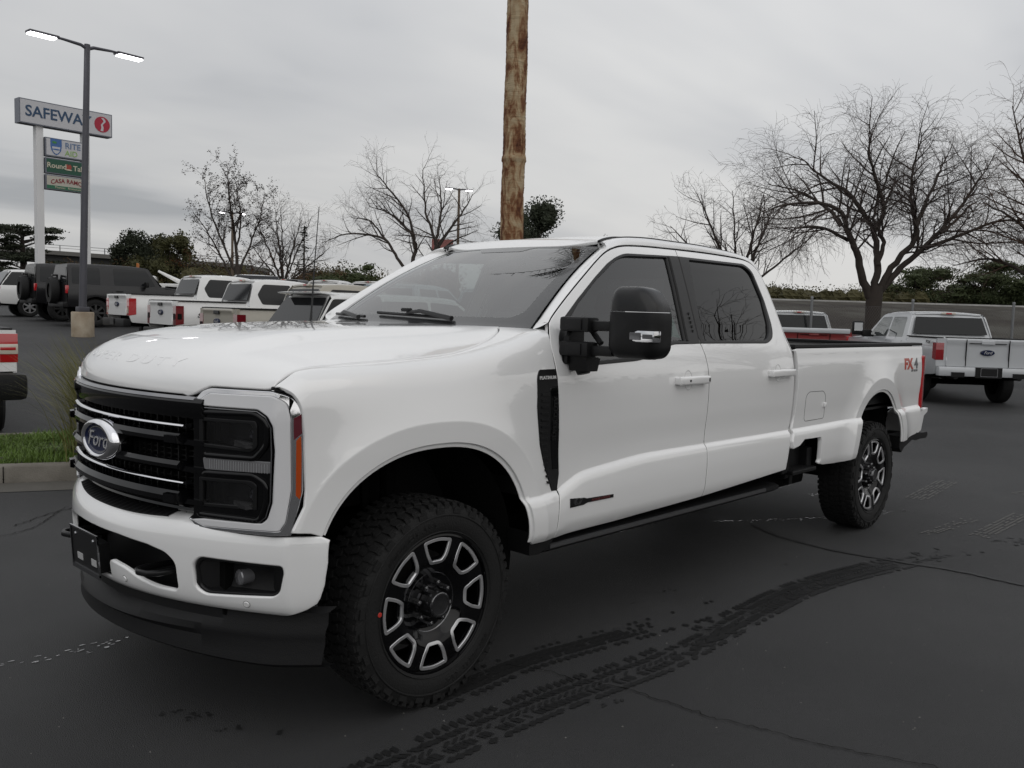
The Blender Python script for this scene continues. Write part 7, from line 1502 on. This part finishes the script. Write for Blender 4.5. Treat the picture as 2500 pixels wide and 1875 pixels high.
for _ in range(8500):
    p = rr.choice(cp); low = p.z < 3.6 and p.length > 0; tgt = (V2, F2) if (p.z < 3.4 and rr.random() < .8) else (V, F); a = Vector((rr.gauss(0, 1), rr.gauss(0, 1), rr.gauss(0, 1))).normalized(); b = a.orthogonal().normalized(); s = rr.uniform(.022, .055); i = len(tgt[0]); p = p + Vector((rr.gauss(0, .06), rr.gauss(0, .06), rr.gauss(0, .06))); tgt[0].extend([p-a*s, p-b*s*.6, p+a*s, p+b*s*.6]); tgt[1].append((i, i+1, i+2, i+3))
mesh_obj('leaves', V, F, DRYL, pr, False); mesh_obj('leaves', V2, F2, ORL, pr, False)
cn = empty('conifer', (*XY(-11.0, 46), 1.0), 0, 'thin sparse conifer beside the antenna', 'tree'); t = MB(); t.tube([(0, 0, -.3), (0, 0, 2.5), (0, 0, 4.9)], [.10, .06, .01], 7, cap=False); V = []; F = []; rr = random.Random(12)
for k in range(150):
    z = rr.uniform(.9, 4.8); a = rr.uniform(0, 6.28); q = (4.95-z)*.30*rr.uniform(.6, 1.1)+.06; e_ = Vector((math.cos(a)*q, math.sin(a)*q, z-.05)); t.tube([(0, 0, z), tuple(e_)], [.012, .004], 3, cap=False)
    for _ in range(9): f_ = rr.random(); p = Vector((0, 0, z)).lerp(e_, f_); s = rr.uniform(.03, .07); i = len(V); w = rr.uniform(0, 6.28); u_ = Vector((math.cos(w), math.sin(w), rr.gauss(0, .4)))*s; v_ = Vector((-math.sin(w), math.cos(w), rr.gauss(0, .4)))*s*.6; V += [p-u_, p-v_, p+u_, p+v_]; F.append((i, i+1, i+2, i+3))
t.build('trunk', BARK, cn, fix=False); mesh_obj('crown', V, F, GD, cn, False)
# brush belt along the far side of the lot, and brush on the bank
rr = random.Random(15); B = []
for k in range(150):
    L = rr.uniform(-30, -4.5); D = rr.uniform(56, 64); h = rr.uniform(1.0, 1.75)*(1 + .10*math.sin(L*.9)); x, y = XY(L, D); B.append((x, y, 1.15+h*.95, rr.uniform(1.0, 1.9), rr.uniform(1.0, 1.9), h))
tag(leaves('brush_belt', [b for i, b in enumerate(B) if i % 3], 80000, .075, GR2, None, 3), kind='stuff'); tag(leaves('russet_brush', [(b[0], b[1], b[2]*1.04, b[3], b[4], b[5]) for i, b in enumerate(B) if i % 3 == 0 and True], 45000, .075, GBR, None, 4), kind='stuff')
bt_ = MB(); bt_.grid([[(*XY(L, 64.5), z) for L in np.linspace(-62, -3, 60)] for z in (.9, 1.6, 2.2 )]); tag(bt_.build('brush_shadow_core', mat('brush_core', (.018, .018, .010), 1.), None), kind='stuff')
B = []
for k in range(46): L = rr.uniform(-64, -26); x, y = XY(L, rr.uniform(60, 66)); B.append((x, y, 1.15+.9, 1.6, 1.6, 1.2))
tag(leaves('far_left_brush', B, 16000, .11, GR2, None, 7), kind='stuff')
B = []
for k in range(70): L = rr.uniform(12, 27); x, y = XY(L, rr.uniform(57, 63)); B.append((x, y, 3.1, 1.1, 1.1, rr.uniform(.7, 1.15)))
for k in range(60): L = rr.uniform(25, 46); x, y = XY(L, rr.uniform(60, 64)); B.append((x, y, 3.3, 1.2, 1.2, rr.uniform(.8, 1.35)))
tag(leaves('bank_brush', B, 50000, .07, GR2, None, 5), kind='stuff')
leafy('evergreen_bush', 27.4, 60, 2.7, 4.6, 'round green bush on top of the bank, left one of the pair', leafmat('bush_leaf', (.048, .060, .026)), 81, 11000, .085, base=.1, group='round bushes on top of the bank')
leafy('evergreen_bush', 32.6, 60, 3.2, 6.2, 'wider green bush on top of the bank at the right edge', MATS['bush_leaf'], 82, 15000, .085, base=.1, group='round bushes on top of the bank')
leafy('evergreen_bush', -8.9, 50, 3.3, 4.2, 'dense green bush where the brush meets the windshield', leafmat('bright_bush_leaf', (.040, .052, .018)), 83, 10000, .08, base=.1)
# ================================================================= PALM
pm = empty('palm_tree', (*XY(-.07, 13), .0), 0, 'palm with shaggy tan and brown trunk rising behind the truck roof', 'palm tree'); rr = random.Random(2)
PB = bpy.data.materials.new('palm_bark'); PB.use_nodes = True; t_ = PB.node_tree; b_ = t_.nodes['Principled BSDF']; tcn = t_.nodes.new('ShaderNodeTexCoord'); mpn = N(t_, 'ShaderNodeMapping'); t_.links.new(tcn.outputs['Object'], mpn.inputs['Vector']); mpn.inputs['Scale'].default_value = (7, 7, 2.6)
c1, _ = noise_mix(t_, [(.075, .022, .008), (.17, .070, .028), (.33, .225, .125), (.42, .33, .21)], 1.0, 8., .62, vec=mpn.outputs[0], pos=(.36, .62), dist=.8); mp2 = N(t_, 'ShaderNodeMapping'); t_.links.new(tcn.outputs['Object'], mp2.inputs['Vector']); mp2.inputs['Scale'].default_value = (3, 3, 34)
_, f2 = noise_mix(t_, [(0, 0, 0), (1, 1, 1)], 1., 5., .7, vec=mp2.outputs[0]); s_ = N(t_, 'ShaderNodeVectorMath'); s_.operation = 'SCALE'; t_.links.new(c1, s_.inputs[0]); t_.links.new(M('ADD', M('MULTIPLY', f2, .9), .5, tree=t_), s_.inputs['Scale']); t_.links.new(s_.outputs[0], b_.inputs['Base Color']); b_.inputs['Roughness'].default_value = .9
bpn = N(t_, 'ShaderNodeBump', Strength=.8, Distance=.02); t_.links.new(f2, bpn.inputs['Height']); t_.links.new(bpn.outputs[0], b_.inputs['Normal'])
mb = MB(); rows = []
for i in range(420):
    z = i*.026; r0 = .185 - .0075*z*.7 + (.014 if 3.80 < z < 3.90 else 0); rows.append([((r0*(1 + rr.uniform(-.035, .035) + .03*math.sin(3*a+z*5)))*math.cos(a), (r0*(1 + rr.uniform(-.035, .035) + .03*math.sin(3*a+z*5)))*math.sin(a), z + rr.uniform(-.006, .006)) for a in np.linspace(0, 2*math.pi, 31)[:-1]])
mb.grid(rows, cv=True)
for _ in range(420):      # torn leaf-base stubs
    z = rr.uniform(.2, 10.6); a = rr.uniform(0, 6.28); r0 = .182-.006*z; h = rr.uniform(.02, .06); o_ = rr.uniform(.004, .016); c, s = math.cos(a), math.sin(a); tx, ty = -s, c; w_ = rr.uniform(.008, .022)
    mb.add([(c*r0+tx*w_, s*r0+ty*w_, z), (c*r0-tx*w_, s*r0-ty*w_, z), (c*(r0+o_), s*(r0+o_), z+h), (c*(r0-.01), s*(r0-.01), z+h*.6)], [(0, 1, 2), (1, 3, 2), (3, 0, 2)])
mb.build('trunk', PB, pm, autos=40, fix=False)
V = []; F = []
for k in range(46):
    a = rr.uniform(0, 6.28); el = rr.uniform(-.9, 1.2); L_ = rr.uniform(1.7, 2.5); d = Vector((math.cos(a), math.sin(a), 0)); prev = Vector((0, 0, 10.9)); n_ = 12
    for i in range(1, n_+1):
        t = i/n_; p = Vector((0, 0, 10.9)) + d*L_*t*math.cos(el*.6) + Vector((0, 0, L_*(math.sin(el)*t - .75*t*t))); sd = d.cross(Vector((0, 0, 1)))
        if t > .35:
            for s in (1, -1):
                for q in range(2): lf = p + sd*s*.62*(1.15-t*.6)*rr.uniform(.7, 1.1) + Vector((0, 0, -.30*rr.random())) + d*.2; j = len(V); V += [p - d*.02, p + d*.03, lf]; F.append((j, j+1, j+2))
        j = len(V); V += [prev - sd*.015, prev + sd*.015, p]; F.append((j, j+1, j+2)); prev = p
mesh_obj('crown', V, F, GD, pm, False)
# mirrored bare tree out of view, and an unseen hedge added to darken reflections
rf = fan(91, 8.2, 4.2, 9, 2.2, [(2.6, 1.7, .85, .02, .12), (4.2, 1.0, .8, -.12, .16), (4.5, .5, .85, -.3, .2)], r=.2); put_tree(rf, 'bare_tree', (-17.5, 8.6, 0), 'bare tree off to the right of the view, mirrored in the rear door glass')
B = []
for k in range(60): a = math.radians(rr.uniform(28, 165)); R_ = rr.uniform(30, 36); B.append((2+R_*math.cos(a), 4+R_*math.sin(a), 1.1, 2.6, 2.6, rr.uniform(1.0, 2.2)))
tag(leaves('added_reflection_hedge', B, 9000, .32, GD, None, 8), kind='stuff')
# boom truck far off, by the evergreen
bt = empty('boom_truck', (*XY(-18.6, 50), 1.05), heading(.9, .3), 'small white boom truck with orange sign far behind the parked pickups', 'truck'); m = MB(); m.box((0, 0, 1.2), (3.2, 2.0, .9), bev=.05); m.build('body', CPW, bt, smooth=False); m = MB(); m.box((-2.1, 0, 1.3), (1.1, 2.0, 1.5), bev=.12); m.build('cab', CPW, bt, autos=40)
m = MB(); m.tube([(-.2, 0, 1.7), (-1.5, 0, 2.35)], [.14, .06], 8); m.build('boom', CPW, bt); m = MB(); m.box((-2.5, -.6, 2.35), (.1, .7, .7), bev=.02); m.build('warning_sign', mat('orange_sign', (.45, .14, .02), .5), bt, smooth=False)
for q in (.9, 1.6): m = MB(); m.lathe([(0, .10), (.10, .08), (.14, 0)], 10, axis='z', c=(q, -.6, 1.68)); m.build('beacon', mat('amber_beacon', (.9, .5, .1), .4, emit=(1., .55, .15), es=5.), bt)
for q in (-1.9, 1.1):
    for s in (-1, 1): m = MB(); m.lathe([(-.12, .2), (-.12, .40), (.12, .40), (.12, .2), (.1, 0)], 16, c=(q, s*.95, .42)); m.build('wheel', RUBBER, bt)
rs = empty('billboard', (*XY(-5.15, 62), 1.1), 0, 'small distant red sign behind the twin-trunk bare tree', 'sign'); m = MB(); m.tube([(0, 0, 0), (0, 0, 4.8)], .08, 8); m.build('post', GALV, rs); m = MB(); m.box((0, 0, 5.15), (1.5, .15, .75), mtx=Matrix.Rotation(math.atan2(RGT[1], RGT[0]), 4, 'Z'), bev=.02); m.build('board', mat('faded_red_board', (.25, .09, .08), .6), rs, smooth=False)
